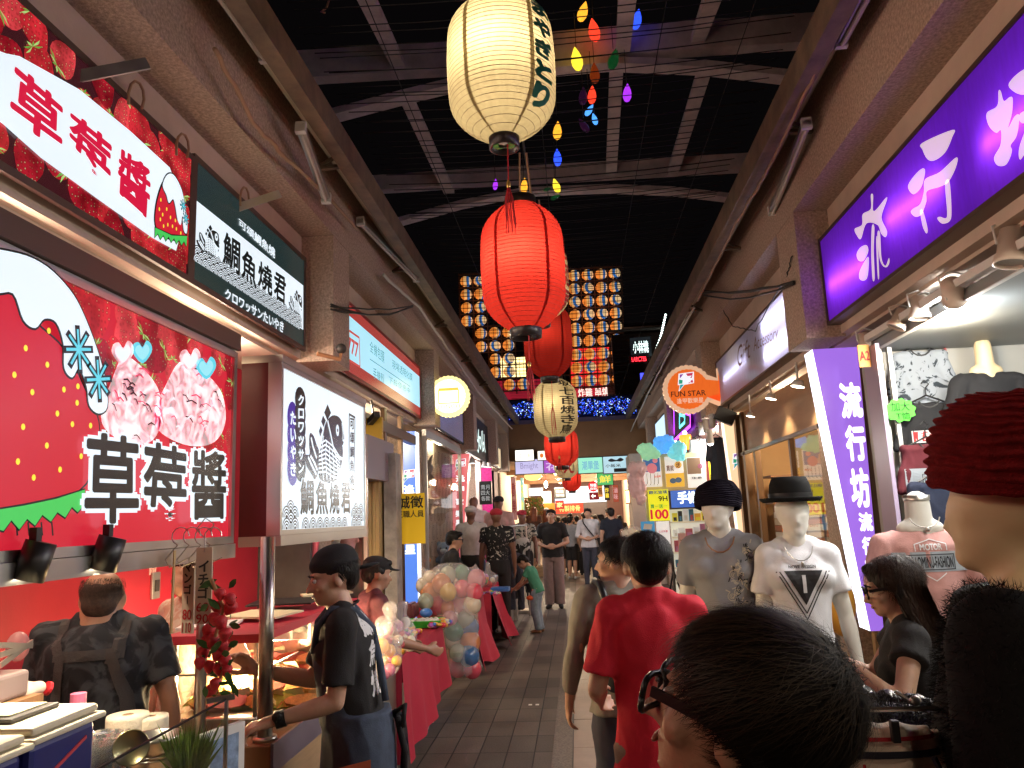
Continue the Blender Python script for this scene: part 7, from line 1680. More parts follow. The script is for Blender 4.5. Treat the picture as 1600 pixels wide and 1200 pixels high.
def shirt_flat(label, px0, px1, pyt, pyb, Y, m, sl=.32, print_=None, group=None, hanger=True, th=.030):
 a, b_ = at(px0, pyt, y=Y), at(px1, pyt, y=Y); w = b_.x-a.x; cx = (a.x+b_.x)/2; zt = (a.z+b_.z)/2; zb = at((px0+px1)/2, pyb, y=Y).z
 t = thing('tshirt', label, 'T-shirt', (cx, Y, zb), group); I = Matrix.Identity(3); hw = w*.36
 pr = [loft([((cx, Y, zb), hw*1.05, th, I), ((cx, Y, (zb+zt)/2), hw, th, I), ((cx, Y, zt-.06), hw*1.02, th, I), ((cx, Y, zt-.015), hw*.55, th*.8, I)]), cap((cx-hw*.9, Y, zt-.045), th*1.1, (cx+hw*.9, Y, zt-.045), th*1.1)]
 for s_ in (-1, 1):
  for f in (0, .5, 1): pr.append(cap((cx+s_*hw*.85, Y, zt-.05-f*.05), th, (cx+s_*(w/2-.02-f*.03), Y, zt-.09-sl*.62-f*.02+.03*f), th))
 o = blob('fabric', pr, m, t, .010, 3, .008, 7)
 part(t, 'collar', mat('collar_dark', (.05, .05, .05), .8), lambda b: b.tube([(cx+hw*.38*math.sin(k*.42-1.26), Y-th*.95, zt+.005-.055*math.cos(k*.42-1.26)) for k in range(7)], .006, 6))
 if hanger: part(t, 'hanger', BLACK, lambda b: (b.tube([(cx-hw*.7, Y, zt-.02), (cx, Y, zt+.03), (cx+hw*.7, Y, zt-.02)], .006, 6), b.tube([(cx, Y, zt+.03), (cx, Y, zt+.075), (cx+.025, Y, zt+.10), (cx+.0, Y, zt+.125), (cx-.02, Y, zt+.105)], .004, 6)))
 if print_:
  P = Plane((cx, Y-.2, 0), (1, 0, 0), (0, 0, 1)); bv = bvh_of(o)
  for nm, m_, fn in print_:
   mb = MB(); fn(P, mb, w, zt, zb); decal(nm, mb, bv, (0, 1, 0), m_, t)
 return t
def blotch_cloth(name, c1, c2, sc_=7, lo=.48, hi=.54, dist=2.5):
 m, nt, N, L, b = _nt('cloth_'+name); tc = N.new('ShaderNodeTexCoord'); n = N.new('ShaderNodeTexNoise'); n.inputs['Scale'].default_value = sc_; n.inputs['Detail'].default_value = 6; n.inputs['Distortion'].default_value = dist
 cr = N.new('ShaderNodeValToRGB'); e = cr.color_ramp.elements; e[0].position = lo; e[0].color = (*c1, 1); e[1].position = hi; e[1].color = (*c2, 1)
 L.new(tc.outputs['Object'], n.inputs['Vector']); L.new(n.outputs['Fac'], cr.inputs[0]); L.new(cr.outputs[0], b.inputs['Base Color']); b.inputs['Roughness'].default_value = .85
 return m
PRW, PRB, PRG = mat('print_white', (.75, .75, .75), .7), mat('print_black', (.02, .02, .022), .7), mat('print_grey', (.36, .40, .44), .8)
def box_print(txt, y1, y0, wd, bg, fg, fr=None):
 L_ = [('print_panel', bg, lambda P, b, w, zt, zb: P.rect(b, -w*wd, zt-y0, w*wd, zt-y1, 1)), ('lettering', fg, lambda P, b, w, zt, zb: P.text(b, txt, -w*wd*.9, zt-y0+.008, w*wd*.9, zt-y1-.008, 5, .02))]
 return L_
shirt_flat('grey T-shirt with dark inky branches, topmost of the wall column', 1378, 1492, 545, 660, 4.97, blotch_cloth('ink', (.03, .04, .05), (.30, .33, .36), 9, .40, .45))
shirt_flat('black T-shirt with a red boxed MUSICIAN print and lime tag on the wall', 1388, 1508, 625, 745, 4.90, cloth('tblack', (.015, .015, .017)), print_=[('print_panel', PRW, lambda P, b, w, zt, zb: P.rect(b, -.125, zt-.265, .135, zt-.19, 1))]+[('print_panel', mat('print_red', (.6, .03, .03), .7), lambda P, b, w, zt, zb: P.rect(b, -.118, zt-.258, .128, zt-.197, 5)), ('lettering', PRW, lambda P, b, w, zt, zb: P.text(b, 'MUSICIAN', -.105, zt-.25, .115, zt-.205, 9, .02))])
c = at(1407, 641, y=4.85); t = thing('price_tag', 'lime green wavy paper tag pinned to the black wall T-shirt', 'tag', c); P = Plane((0, 4.82, 0), (1, 0, 0), (0, 0, 1)); u_, w_ = P.hit(1407, 641)
part(t, 'card', mat('lime', (.10, .85, .05), .6, emit=.15, emitc=(.1, .9, .05)), lambda b: P.polyf(b, [(u_+.088*(1+.08*math.sin(k*1.57))*math.cos(k*.157), w_+.07*(1+.1*math.sin(k*1.57))*math.sin(k*.157)) for k in range(40)], 0)); part(t, 'lettering', LINK, lambda b: (P.text(b, '加大', u_-.055, w_-.005, u_+.055, w_+.05, 3, .0), P.text(b, 'T恤', u_-.03, w_-.055, u_+.05, w_-.012, 3, .0)))
shirt_flat('maroon T-shirt with a grey chest band lettered NEW FL, on the wall column', 1393, 1502, 690, 800, 4.80, cloth('tmaroon', (.13, .018, .028)), print_=[('print_panel', PRG, lambda P, b, w, zt, zb: P.rect(b, -.16, zt-.30, .2, zt-.16, 1)), ('lettering', PRB, lambda P, b, w, zt, zb: (P.line(b, [(-.06, zt-.25), (.13, zt-.25), (.13, zt-.195), (-.06, zt-.195)], .004, 5, closed=True), P.text(b, 'NEW FLAG', -.05, zt-.24, .12, zt-.205, 5, .01)))])
shirt_flat('navy T-shirt hanging below the maroon one', 1405, 1512, 748, 850, 4.70, cloth('tnavy', (.018, .025, .055)))
# cream torso form with black tee and leaf print
c = at(1552, 560, y=4.75)
t = thing('mannequin', 'headless cream torso form in a black T-shirt with a framed leaf print', 'mannequin', (c.x, 4.85, 0), 'torso forms in the clothes shop')
blob('body', [cap((c.x, 4.85, c.z-.1), .055, (c.x, 4.85, c.z+.10), .048), ell((c.x, 4.85, c.z-.06), (.10, .05, .05)), cap((c.x, 4.85, .9), .02, (c.x, 4.85, c.z-.3), .02), ell((c.x, 4.85, .9), (.16, .05, .1))], SKIN_CREAM, t, .01, 2)
I = Matrix.Identity(3); zz = c.z-.05
o = blob('shirt', [loft([((c.x, 4.85, zz-.62), .19, .08, I), ((c.x, 4.85, zz-.3), .175, .085, I), ((c.x, 4.85, zz-.08), .18, .07, I), ((c.x, 4.85, zz-.02), .09, .05, I)]), cap((c.x-.15, 4.85, zz-.07), .055, (c.x+.15, 4.85, zz-.07), .055), cap((c.x-.17, 4.85, zz-.08), .058, (c.x-.225, 4.85, zz-.24), .06), cap((c.x+.17, 4.85, zz-.08), .058, (c.x+.225, 4.85, zz-.24), .06)], cloth('tblack', (.015, .015, .017)), t, .011, 2, .006, 8)
bv = bvh_of(o); P = Plane((c.x, 4.5, 0), (1, 0, 0), (0, 0, 1))
mb = MB(); P.rect(mb, -.065, zz-.46, .17, zz-.155, 1); decal('print_border', mb, bv, (0, 1, 0), PRW, t)
mb = MB(); P.rect(mb, -.058, zz-.453, .163, zz-.162, 1); decal('print_panel', mb, bv, (0, 1, 0), blotch_cloth('leaves', (.03, .03, .028), (.45, .42, .28), 16, .49, .52, 4), t, .005)
# pink tee form with metal cap
c = at(1447, 785, y=3.75)
t = thing('mannequin', 'headless white torso form in a dusty pink T-shirt with metal neck cap and necklace', 'mannequin', (c.x, 3.85, 0), 'torso forms in the clothes shop')
x_, z_ = c.x, c.z
blob('body', [cap((x_, 3.85, z_-.14), .062, (x_, 3.85, z_), .056), ell((x_, 3.85, z_-.12), (.11, .06, .05)), cap((x_, 3.85, .0), .025, (x_, 3.85, z_-.3), .025), ell((x_, 3.85, .03), (.14, .14, .03))], SKIN_SMOOTH, t, .01, 2)
part(t, 'neck_cap', CHROME, lambda b: b.lathe([(.058, z_+.01), (.060, z_+.035), (.001, z_+.038)], 24, Matrix.Translation((x_, 3.85, 0))), True)
part(t, 'necklace', CHROME, lambda b: (b.tube([(x_+.07*math.sin(k*.35-1.4), 3.79-.01*math.cos(k*.35-1.4), z_-.06-.055*math.cos(k*.35-1.4)) for k in range(9)], .003, 5), b.ball((x_, 3.77, z_-.125), .012, 6)))
zz = z_-.10
o = blob('shirt', [loft([((x_, 3.85, zz-.60), .18, .10, I), ((x_, 3.85, zz-.3), .165, .105, I), ((x_, 3.85, zz-.10), .185, .09, I), ((x_, 3.85, zz-.03), .11, .06, I)]), cap((x_-.16, 3.85, zz-.08), .055, (x_+.16, 3.85, zz-.08), .055), cap((x_-.18, 3.85, zz-.09), .058, (x_-.23, 3.85, zz-.26), .062), cap((x_+.18, 3.85, zz-.09), .058, (x_+.23, 3.85, zz-.26), .062)], cloth('tpink', (.58, .30, .27)), t, .011, 2, .006, 8)
bv = bvh_of(o); P = Plane((x_, 3.5, 0), (1, 0, 0), (0, 0, 1))
mb = MB(); P.rect(mb, -.17, zz-.215, .17, zz-.125, 1); decal('print_panel', mb, bv, (0, 1, 0), PRG, t)
mb = MB(); P.line(mb, [(-.10, zz-.205), (.10, zz-.205), (.10, zz-.138), (-.10, zz-.138)], .004, 5, closed=True); P.text(mb, 'BAOMINU-FASHION', -.092, zz-.198, .092, zz-.146, 5, .02); decal('lettering', mb, bv, (0, 1, 0), PRB, t, .006)
mb = MB(); P.text(mb, 'MOTOR', -.05, zz-.118, .05, zz-.088, 5, .03); P.line(mb, [(-.07, zz-.12), (-.07, zz-.09), (0, zz-.068), (.07, zz-.09), (.07, zz-.12)], .004, 5); P.line(mb, [(-.05, zz-.222), (0, zz-.255), (.05, zz-.222)], .004, 5); decal('emblem', mb, bv, (0, 1, 0), PRW, t, .006)
# bell spotlights on the track
t = thing('light_track', 'white lighting track running under the purple sign', 'light track', (1.9, 3, 2.6)); part(t, 'rail', WHITEP, lambda b: (b.box(1.87, 1.91, .5, 5.0, 2.60, 2.64), b.box(1.93, 1.96, .5, 5.0, 2.545, 2.549)))
for i, (px, py, s_, lb, on) in enumerate(((1352, 533, .042, 'cream bell shaped spotlight nearest the pillar', 0), (1406, 498, .042, 'cream bell spotlight tilted sideways, second from the pillar', 0), (1437, 480, .046, 'cream bell spotlight, third from the pillar', 0), (1489, 455, .050, 'dazzling lit spotlight in the right shop', 1), (1583, 385, .058, 'large cream bell spotlight at the right photo edge', 0))):
 s_ *= 1.25; c = at(px, py, x=1.89); M = Matrix.Translation(c) @ Matrix.Rotation((-.1, .5, .1, -.9, .2)[i], 4, 'Y') @ Matrix.Rotation((0, .1, 0, .9, 0)[i], 4, 'X')
 t = thing('spotlight', lb, 'spotlight', c, 'bell spotlights under the purple sign')
 part(t, 'housing', mat('cream_enamel', (.72, .60, .50), .4), lambda b: b.lathe([(.001, s_*1.05), (s_*.75, s_), (s_*.82, -s_*.5), (s_*.95, -s_*.62), (s_*.95, -s_*.8), (s_, -s_*.95), (s_*.98, -s_*1.1), (s_*.85, -s_*1.08), (s_*.8, -s_*.6)], 24, M), True)
 part(t, 'bulb_face', emat('dazzle_white', (.93, .98, 1), 60) if on else mat('dull_lens', (.4, .38, .35), .2), lambda b: b.lathe([(s_*.84, -s_*.9), (.001, -s_*.95)], 20, M) if not on else b.ball(M @ V((0, 0, -s_*1.1)), s_*.95, 12))
 part(t, 'bracket', WHITEP, lambda b: (b.tube([c+V((0, 0, s_)), (c.x, c.y, 2.60)], .006, 6), b.tube([M @ V((s_*.9, 0, 0)), c+V((s_, 0, s_*1.3)), c+V((0, 0, s_*1.6)), c+V((-s_, 0, s_*1.3)), M @ V((-s_*.9, 0, 0))], .005, 6)))
 if on: lamp('lamp', M @ V((0, 0, -s_*2.4)), 34, (.92, .97, 1), .05, parent=t)
 else: lamp('lamp', M @ V((0, 0, -s_*1.3)), 20, (1, .95, .9), .03, 'SPOT', c+V((-.75, -.2 if i > 1 else .1, -1)), 110, t)
lamp('lamp', (2.7, 3.6, 2.5), 20, (.92, .97, 1), .12); lamp('lamp', (2.7, 1.9, 2.5), 16, (.92, .97, 1), .12)
# bags/gold sacks and hanging jackets in front of the shop
simple('leather_bag', 'amber leather bag behind the white mannequin\'s hip', 'bag', mat('amber_leather', (.62, .28, .03), .35, coat=.4), lambda b: b.ball(at(1312, 945, y=5.3), (.10, .08, .2), 10), smooth=True)
def fur(name, label, cat, prims, m, n, L_, seed, vox=.02, t=None, grp=None, pn='fur', region=None):
 t = t or thing(name, label, cat, prims[0][1], grp)
 o = blob(pn, prims, m, t, vox, 2)
 me = o.data; off = parent_origin(t); rd = random.Random(seed); mb = MB(); P_ = me.polygons
 for _ in range(n):
  p = P_[rd.randrange(len(P_))]; c = p.center+off
  if region and not region(c): continue
  d = (p.normal+V((rd.gauss(0, .5), rd.gauss(0, .5), rd.gauss(0, .5)-.35))).normalized()*L_*rd.uniform(.5, 1.2); w_ = d.cross(V((rd.gauss(0, 1), rd.gauss(0, 1), rd.gauss(0, 1)))).normalized()*L_*.045; c = c+V((rd.uniform(-1, 1), rd.uniform(-1, 1), rd.uniform(-1, 1)))*vox*.5
  mb.add([c-w_, c+w_, c+d], [(0, 1, 2)])
 mb.build('strands', m, t); return t
# ================================================================ brown wood shop beyond the pillar
t = thing('shop_interior', 'brown wood shopfront with dark framed opening left of the purple light box', 'shop', (2.4, 7.4, 0))
part(t, 'lintel', mat('lit_oak', (.42, .24, .12), .5, noise_s=2.5, noise_a=.25, stretch=(1, .3, 3)), lambda b: b.box(1.93, 1.97, 5.8, 9.2, 2.22, 2.66))  # oak brown with grain from stretched noise
part(t, 'door_frame', mat('bronze_frame', (.16, .10, .06), .35, metal=.7), lambda b: (b.box(1.90, 1.98, 8.75, 8.85, 0, 2.66), b.box(1.92, 1.98, 8.35, 8.42, 0, 2.2), b.box(1.90, 1.925, 5.8, 9.2, 2.18, 2.215), b.box(1.92, 1.96, 7.0, 7.05, 0, 2.2), b.box(1.88, 1.96, 9.0, 9.1, 0, 2.66)))
part(t, 'wall', mat('tan_wall', (.55, .36, .18), .7, noise_s=1.2, noise_a=.12), lambda b: (b.box(3.4, 3.5, 5.7, 9.2, 0, 2.69), b.box(1.99, 3.4, 9.1, 9.18, 0, 2.69), b.box(1.99, 3.4, 5.66, 5.72, 0, 2.69)))
part(t, 'glass', GLASS, lambda b: b.add([(1.945, 5.85, .1), (1.945, 7.0, .1), (1.945, 7.0, 2.18), (1.945, 5.85, 2.18)], [(0, 1, 2, 3)]))
part(t, 'shelf', DWOOD, lambda b: [b.box(2.05, 3.3, 8.3, 8.8, z, z+.02) for z in (.3, .75, 1.2, 1.62, 1.9)])
lamp('lamp', (2.6, 7.0, 2.5), 34, (1, .78, .48), .15)
k = 0
for i, x in enumerate((2.08, 2.30, 2.52, 2.74, 2.96)):
 for j in range(12):
  z = .77+j*.068+(.02 if j > 5 else 0)
  o = simple('shoe_box', 'shoebox in the pale stacks on the shelf of the brown shop', 'box', (mat('shoebox', (.62, .52, .36), .7), mat('shoebox_b', (.4, .16, .08), .7), mat('shoebox_c', (.70, .66, .58), .7))[(i+j*2) % 3], lambda b: (b.box(x, x+.19, 8.18-.02*((i+j) % 2), 8.45, z, z+.062), b.box(x+.03, x+.1, 8.176-.02*((i+j) % 2), 8.179-.02*((i+j) % 2), z+.02, z+.045)), group='shoeboxes stacked in the brown shop')
for (px, py, s_) in ((1205, 620, .05), (1247, 600, .055), (1173, 648, .045)):
 c = at(px, py, x=1.80); t = thing('spotlight', ['white track spotlight in the middle under the lilac sign', 'white track spotlight nearest the purple light box', 'white track spotlight beside the black floodlight'][[1205, 1247, 1173].index(px)], 'spotlight', c, 'white spotlights under the lilac sign')
 M = Matrix.Translation(c) @ Matrix.Rotation(.25, 4, 'Y'); part(t, 'housing', WHITEP, lambda b: (b.lathe([(.001, s_*.6), (s_*.7, s_*.5), (s_, -s_*.4), (s_*.95, -s_*.42)], 18, M), b.tube([c+V((0, 0, s_*.5)), (c.x, c.y, 2.72)], .009, 6)), True); part(t, 'bulb_face', emat('spot_face', (1, .88, .66), 14), lambda b: b.lathe([(s_*.93, -s_*.4), (.001, -s_*.42)], 18, M))
 lamp('lamp', M @ V((0, 0, -s_)), 12, (1, .85, .6), .03, 'SPOT', M @ V((.1, 0, -1)), 110, t)
c = at(1133, 650, y=8.95); t = thing('floodlight', 'black square floodlight tilted below the orange round sign', 'floodlight', c)
A = Matrix.Rotation(.45, 3, 'Y'); part(t, 'housing', BLACK, lambda b: b.obox(c, A @ V((1, 0, 0)), V((0, 1, 0)), A @ V((0, 0, 1)), .11, .04, .08)); part(t, 'bracket', BLACK, lambda b: (b.bar(c+V((.03, 0, .05)), c+V((.09, 0, .24)), .015), b.bar(c+V((.08, 0, .03)), c+V((.13, 0, .22)), .015), b.bar(c+V((.09, 0, .24)), c+V((.13, 0, .22)), .015)))
# ================================================================ phone accessory shop
YP = 9.75
def poster(label, x0, y0, x1, y1, fn, dy=0, name='poster', em=.55, c=(.85, .82, .76)):
 P = Plane((0, YP+dy, 0), (1, 0, 0), (0, 0, 1)); (a, d), (c_, b_) = P.hit(x0, y0), P.hit(x1, y1)
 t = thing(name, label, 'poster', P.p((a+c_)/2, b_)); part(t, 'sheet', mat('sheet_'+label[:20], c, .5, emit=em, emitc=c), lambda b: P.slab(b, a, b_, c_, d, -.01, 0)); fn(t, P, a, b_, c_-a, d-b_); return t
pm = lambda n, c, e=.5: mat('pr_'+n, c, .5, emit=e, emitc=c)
def TXT(t, P, s, x0, y0, x1, y1, m, l=3, b_=.02, nm='lettering'): part(t, nm, m, lambda b: P.text(b, s, x0, y0, x1, y1, l, b_))
t = thing('notice_stand', 'pale wooden frame board holding three posters in front of the phone shop', 'board', (1.3, YP+.05, 2)); P = Plane((0, YP+.02, 0), (1, 0, 0), (0, 0, 1)); (a, d), (c_, b_) = P.hit(1001, 712), P.hit(1106, 763)
part(t, 'frame', mat('pale_pine', (.75, .62, .35), .5), lambda b: P.slab(b, a, b_-.01, c_, d+.01, -.03, -.001)); part(t, 'post', ALU, lambda b: [b.box(x, x+.04, YP+.06, YP+.1, 0, d) for x in (a+.02, c_-.06)])
def f1(t, P, a, b_, w, h):
 part(t, 'picture', pm('pinkflower', (.8, .25, .3), .4), lambda b: (P.disc(b, (a+w*.5, b_+h*.62), w*.28, 2), P.disc(b, (a+w*.7, b_+h*.88), w*.14, 2.5))); part(t, 'sky', pm('skyblue', (.08, .2, .5), .3), lambda b: P.rect(b, a+w*.05, b_+h*.5, a+w*.95, b_+h*.97, 1)); part(t, 'tripod_drawing', PRB, lambda b: [P.line(b, [(a+w*x, b_+h*.45), (a+w*x, b_+h*.12), (a+w*(x-.07), b_+h*.05)], .006, 3) for x in (.2, .4, .6, .8)]); TXT(t, P, '自拍棒', a+w*.6, b_+h*.3, a+w*.95, b_+h*.38, pm('redtx', (.6, .1, .05)))
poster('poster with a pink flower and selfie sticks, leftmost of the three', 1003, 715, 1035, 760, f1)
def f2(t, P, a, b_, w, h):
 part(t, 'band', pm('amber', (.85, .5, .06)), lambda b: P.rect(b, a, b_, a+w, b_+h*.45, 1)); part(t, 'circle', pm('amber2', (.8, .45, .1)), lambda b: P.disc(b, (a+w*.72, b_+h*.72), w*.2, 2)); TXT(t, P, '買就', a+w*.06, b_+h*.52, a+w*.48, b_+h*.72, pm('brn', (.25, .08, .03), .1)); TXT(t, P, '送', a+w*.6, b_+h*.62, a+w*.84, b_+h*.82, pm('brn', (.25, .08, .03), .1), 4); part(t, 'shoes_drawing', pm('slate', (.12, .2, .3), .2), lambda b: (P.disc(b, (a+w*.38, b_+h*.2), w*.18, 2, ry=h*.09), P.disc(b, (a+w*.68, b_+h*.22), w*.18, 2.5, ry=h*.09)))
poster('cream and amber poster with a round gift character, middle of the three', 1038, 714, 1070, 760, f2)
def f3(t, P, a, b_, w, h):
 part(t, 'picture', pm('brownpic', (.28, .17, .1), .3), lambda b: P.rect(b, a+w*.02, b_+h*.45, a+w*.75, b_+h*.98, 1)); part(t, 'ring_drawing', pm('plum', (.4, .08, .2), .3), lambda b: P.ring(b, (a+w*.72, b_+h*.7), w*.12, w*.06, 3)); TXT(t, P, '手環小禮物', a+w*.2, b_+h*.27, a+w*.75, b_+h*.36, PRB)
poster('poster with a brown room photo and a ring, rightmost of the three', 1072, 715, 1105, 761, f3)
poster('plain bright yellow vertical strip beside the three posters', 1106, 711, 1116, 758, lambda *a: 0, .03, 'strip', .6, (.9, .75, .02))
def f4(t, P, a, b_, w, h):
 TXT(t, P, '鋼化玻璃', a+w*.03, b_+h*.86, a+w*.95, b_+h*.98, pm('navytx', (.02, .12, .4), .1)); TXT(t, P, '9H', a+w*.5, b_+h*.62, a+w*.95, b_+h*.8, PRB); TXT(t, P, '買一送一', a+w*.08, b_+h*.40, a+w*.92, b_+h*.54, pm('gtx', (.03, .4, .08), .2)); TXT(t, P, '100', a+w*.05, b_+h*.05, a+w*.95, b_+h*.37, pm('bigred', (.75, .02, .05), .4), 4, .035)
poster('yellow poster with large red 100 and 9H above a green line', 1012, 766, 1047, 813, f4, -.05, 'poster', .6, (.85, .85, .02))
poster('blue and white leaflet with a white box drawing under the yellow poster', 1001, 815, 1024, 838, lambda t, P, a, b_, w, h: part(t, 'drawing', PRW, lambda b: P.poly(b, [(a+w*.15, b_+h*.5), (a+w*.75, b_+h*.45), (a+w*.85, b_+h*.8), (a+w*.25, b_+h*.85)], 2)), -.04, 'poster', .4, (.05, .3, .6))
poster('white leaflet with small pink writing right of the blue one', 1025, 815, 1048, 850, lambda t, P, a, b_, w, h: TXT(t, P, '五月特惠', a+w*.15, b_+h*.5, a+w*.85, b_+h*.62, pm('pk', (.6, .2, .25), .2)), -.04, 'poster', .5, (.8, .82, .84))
board('shop_sign', 'bright blue backlit sign reading 手機配件 behind the grey mannequin', 1047, 763, 1135, 790, YP+.1, (.03, .12, .50), 1.0, text='手機配件', tcol=(.85, .95, 1), ts=1.6, bold=.04)
t = thing('display_shelf', 'brightly lit shelf crammed with small phone accessories', 'shelf', (1.7, YP+.6, 0)); P = Plane((0, YP+.45, 0), (1, 0, 0), (0, 0, 1)); (a, d), (c_, b_) = P.hit(1046, 792), P.hit(1125, 960)
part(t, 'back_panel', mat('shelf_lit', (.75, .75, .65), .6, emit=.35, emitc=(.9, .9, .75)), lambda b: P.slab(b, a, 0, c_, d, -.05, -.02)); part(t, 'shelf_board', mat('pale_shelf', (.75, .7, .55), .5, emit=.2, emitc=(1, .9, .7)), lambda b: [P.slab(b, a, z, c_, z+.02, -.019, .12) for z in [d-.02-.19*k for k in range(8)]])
rd = random.Random(9); q = 0; PC = [(.1, .35, .6), (.8, .8, .8), (.8, .7, .05), (.75, .2, .3), (.85, .85, .8), (.05, .05, .06), (.7, .3, .6), (.9, .45, .05)]
for r_ in range(5):
 x = a+.02
 while x < c_-.08 and q < 60:
  w_ = rd.uniform(.04, .09); h_ = rd.uniform(.08, .155); k_ = rd.randrange(8); c = P.p(x+w_/2, d-.19*(r_+1)+.0); q += 1
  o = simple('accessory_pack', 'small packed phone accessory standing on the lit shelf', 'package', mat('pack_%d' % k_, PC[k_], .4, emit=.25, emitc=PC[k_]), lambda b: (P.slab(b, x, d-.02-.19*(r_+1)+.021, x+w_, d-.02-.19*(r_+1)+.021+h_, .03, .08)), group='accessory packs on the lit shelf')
  mb = MB(); P.rect(mb, x+.012, d-.02-.19*(r_+1)+.03, x+w_-.012, d-.02-.19*(r_+1)+.021+h_*.5, 69); mb.build('label', mat('pack_%d' % ((k_+3) % 8), PC[(k_+3) % 8], .4), o); x += w_+.012
board('notice', 'pale pink vertical sign with the character 週 at the accessory shelf', 1061, 834, 1076, 900, YP-.05, (.75, .45, .45), .0, 'notice', '週年慶', (.12, .12, .03), 0, emit=False, vert=True, cab=mat('pinkcab', (.7, .4, .4), .5))
lamp('lamp', (1.75, YP-.1, 2.3), 14, (1, .95, .9), .1); lamp('lamp', (2.4, 11, 2.4), 40, (1, .9, .85), .15); lamp('lamp', (2.0, 14.6, 2.4), 40, (.9, .95, 1), .15)
t = thing('shop_wall', 'reddish back wall of the phone accessory shop', 'wall', (2.6, 11, 0)); part(t, 'wall', mat('rosy_wall', (.5, .12, .12), .7), lambda b: (b.box(1.9, 3.4, 12.9, 12.98, 0, 2.69), b.box(3.4, 3.5, 9.7, 17.5, 0, 2.69)))
# cotton clouds
def cloud(label, px0, px1, py0, py1, Y, c1, n, seed, e):
 rd = random.Random(seed); pr = []
 for i in range(n): pr.append(ell(at(rd.uniform(px0, px1), rd.uniform(py0, py1), y=Y+rd.uniform(-.06, .06)), (rd.uniform(.05, .10),)*3))
 t = thing('cotton_cloud', label, 'cotton cloud', pr[0][1]); blob('cotton', pr, mat('cotton_'+str(seed), c1, .9, emit=e, emitc=c1, bump=1, bump_s=30), t, .02, 1, .03, 14)
cloud('glowing blue cotton ball cloud above the posters', 1028, 1048, 690, 706, YP, (.10, .40, .95), 7, 1, .8); cloud('glowing green and yellow cotton cloud left of the blue one', 1002, 1026, 700, 711, YP, (.35, .75, .45), 9, 2, .5); cloud('turquoise cotton cloud right of the blue one', 1048, 1068, 700, 712, YP, (.2, .7, .75), 7, 3, .6); cloud('fluffy pale pink cotton trailing down left of the posters', 991, 1003, 725, 790, YP, (.75, .5, .5), 12, 4, .12)
for px, py, lb in ((1057, 703, 'small orange glowing paper lamp behind the clouds'), (1071, 690, 'larger orange glowing paper lamp near the white tee')):
 c = at(px, py, y=10.6); s_ = .07 if px < 1060 else .085; t = thing('paper_lamp', lb, 'lamp', c); part(t, 'shade', emat('amber_shade', (1, .35, .04), 2.0, .3, 10), lambda b: b.lathe([(s_*.5, -s_*1.3), (s_*.8, -s_*.6), (s_, s_*.9), (s_*.9, s_*1.1), (.001, s_*1.15)], 16, Matrix.Translation(c)), True); part(t, 'bulb', emat('warm_bulb', (1, .75, .45), 8), lambda b: b.ball(c+V((0, 0, s_*1.4)), .03, 6), True)
shirt_flat('white T-shirt hanging high above the posters', 1075, 1104, 683, 715, 9.9, cloth('twhite2', (.75, .68, .66)), .25); shirt_flat('long black T-shirt hanging right of the posters', 1100, 1136, 682, 775, 9.6, cloth('tblack2', (.03, .04, .06)), .3)
t = thing('neon_sign', 'violet neon framed display with turquoise tube by the purple fascia', 'neon sign', at(1062, 650, x=1.70)); PN = Plane((1.70, 0, 0), (0, -1, 0), (0, 0, 1)); q_ = [PN.hit(*p) for p in ((1053, 638), (1079, 648), (1079, 665), (1054, 688))]
part(t, 'panel', BLACK, lambda b: PN.poly(b, q_, 0)); part(t, 'neon_border', emat('violet_neon', (.45, .05, 1), 5), lambda b: PN.line(b, q_, .05, 3, closed=True)); part(t, 'neon_tube', emat('turq_neon', (.1, .9, .85), 4), lambda b: PN.line(b, [PN.hit(*p) for p in ((1062, 648), (1070, 650), (1070, 660), (1062, 668))], .04, 3, closed=True))
for i, (px, py) in enumerate(((1103, 668), (1113, 660), (1096, 672))):
 c = at(px, py, x=1.62); simple('cylinder_lamp', 'white cylindrical lamp hanging beside the black floodlight', 'lamp', WHITEP, lambda b: b.lathe([(.001, .10), (.035, .10), (.035, -.06), (.028, -.06), (.026, .05)], 14, Matrix.Translation(c)), smooth=True, group='white cylinder lamps by the floodlight')
c = at(1110, 692, y=9.3); t = thing('spotlight', 'lit white spotlight above the black hanging T-shirt', 'spotlight', c); part(t, 'housing', WHITEP, lambda b: b.lathe([(.03, .16), (.045, 0), (.04, -.01)], 14, Matrix.Translation(c)), True); part(t, 'bulb_face', emat('spot_w2', (1, .97, .95), 12), lambda b: b.ball(c, .035, 7), True)
c = at(988, 838, y=8.6); film_bag('clear bag of blue and orange balls hanging before the phone shop', [ell(c, (.13, .1, .12))], .02, [(c+V((rd.uniform(-.07, .07), rd.uniform(-.05, .05), rd.uniform(-.07, .05))), .045, rd.choice((3, 1, 5, 5, 7))) for _ in range(10)])
t = thing('camera_tripod', 'black camera tripod standing in front of the accessory shelf', 'tripod', (at(1050, 880, y=8.8).x, 8.8, 0)); c = at(1050, 862, y=8.8)
part(t, 'column', BLACK, lambda b: b.tube([(c.x, c.y, .5), c], .015, 8))
for k in range(3): part(t, 'leg', BLACK, lambda b: b.tube([(c.x, c.y, .95), (c.x+.28*math.cos(k*2.1+.3), c.y+.28*math.sin(k*2.1+.3), 0)], .011, 6))
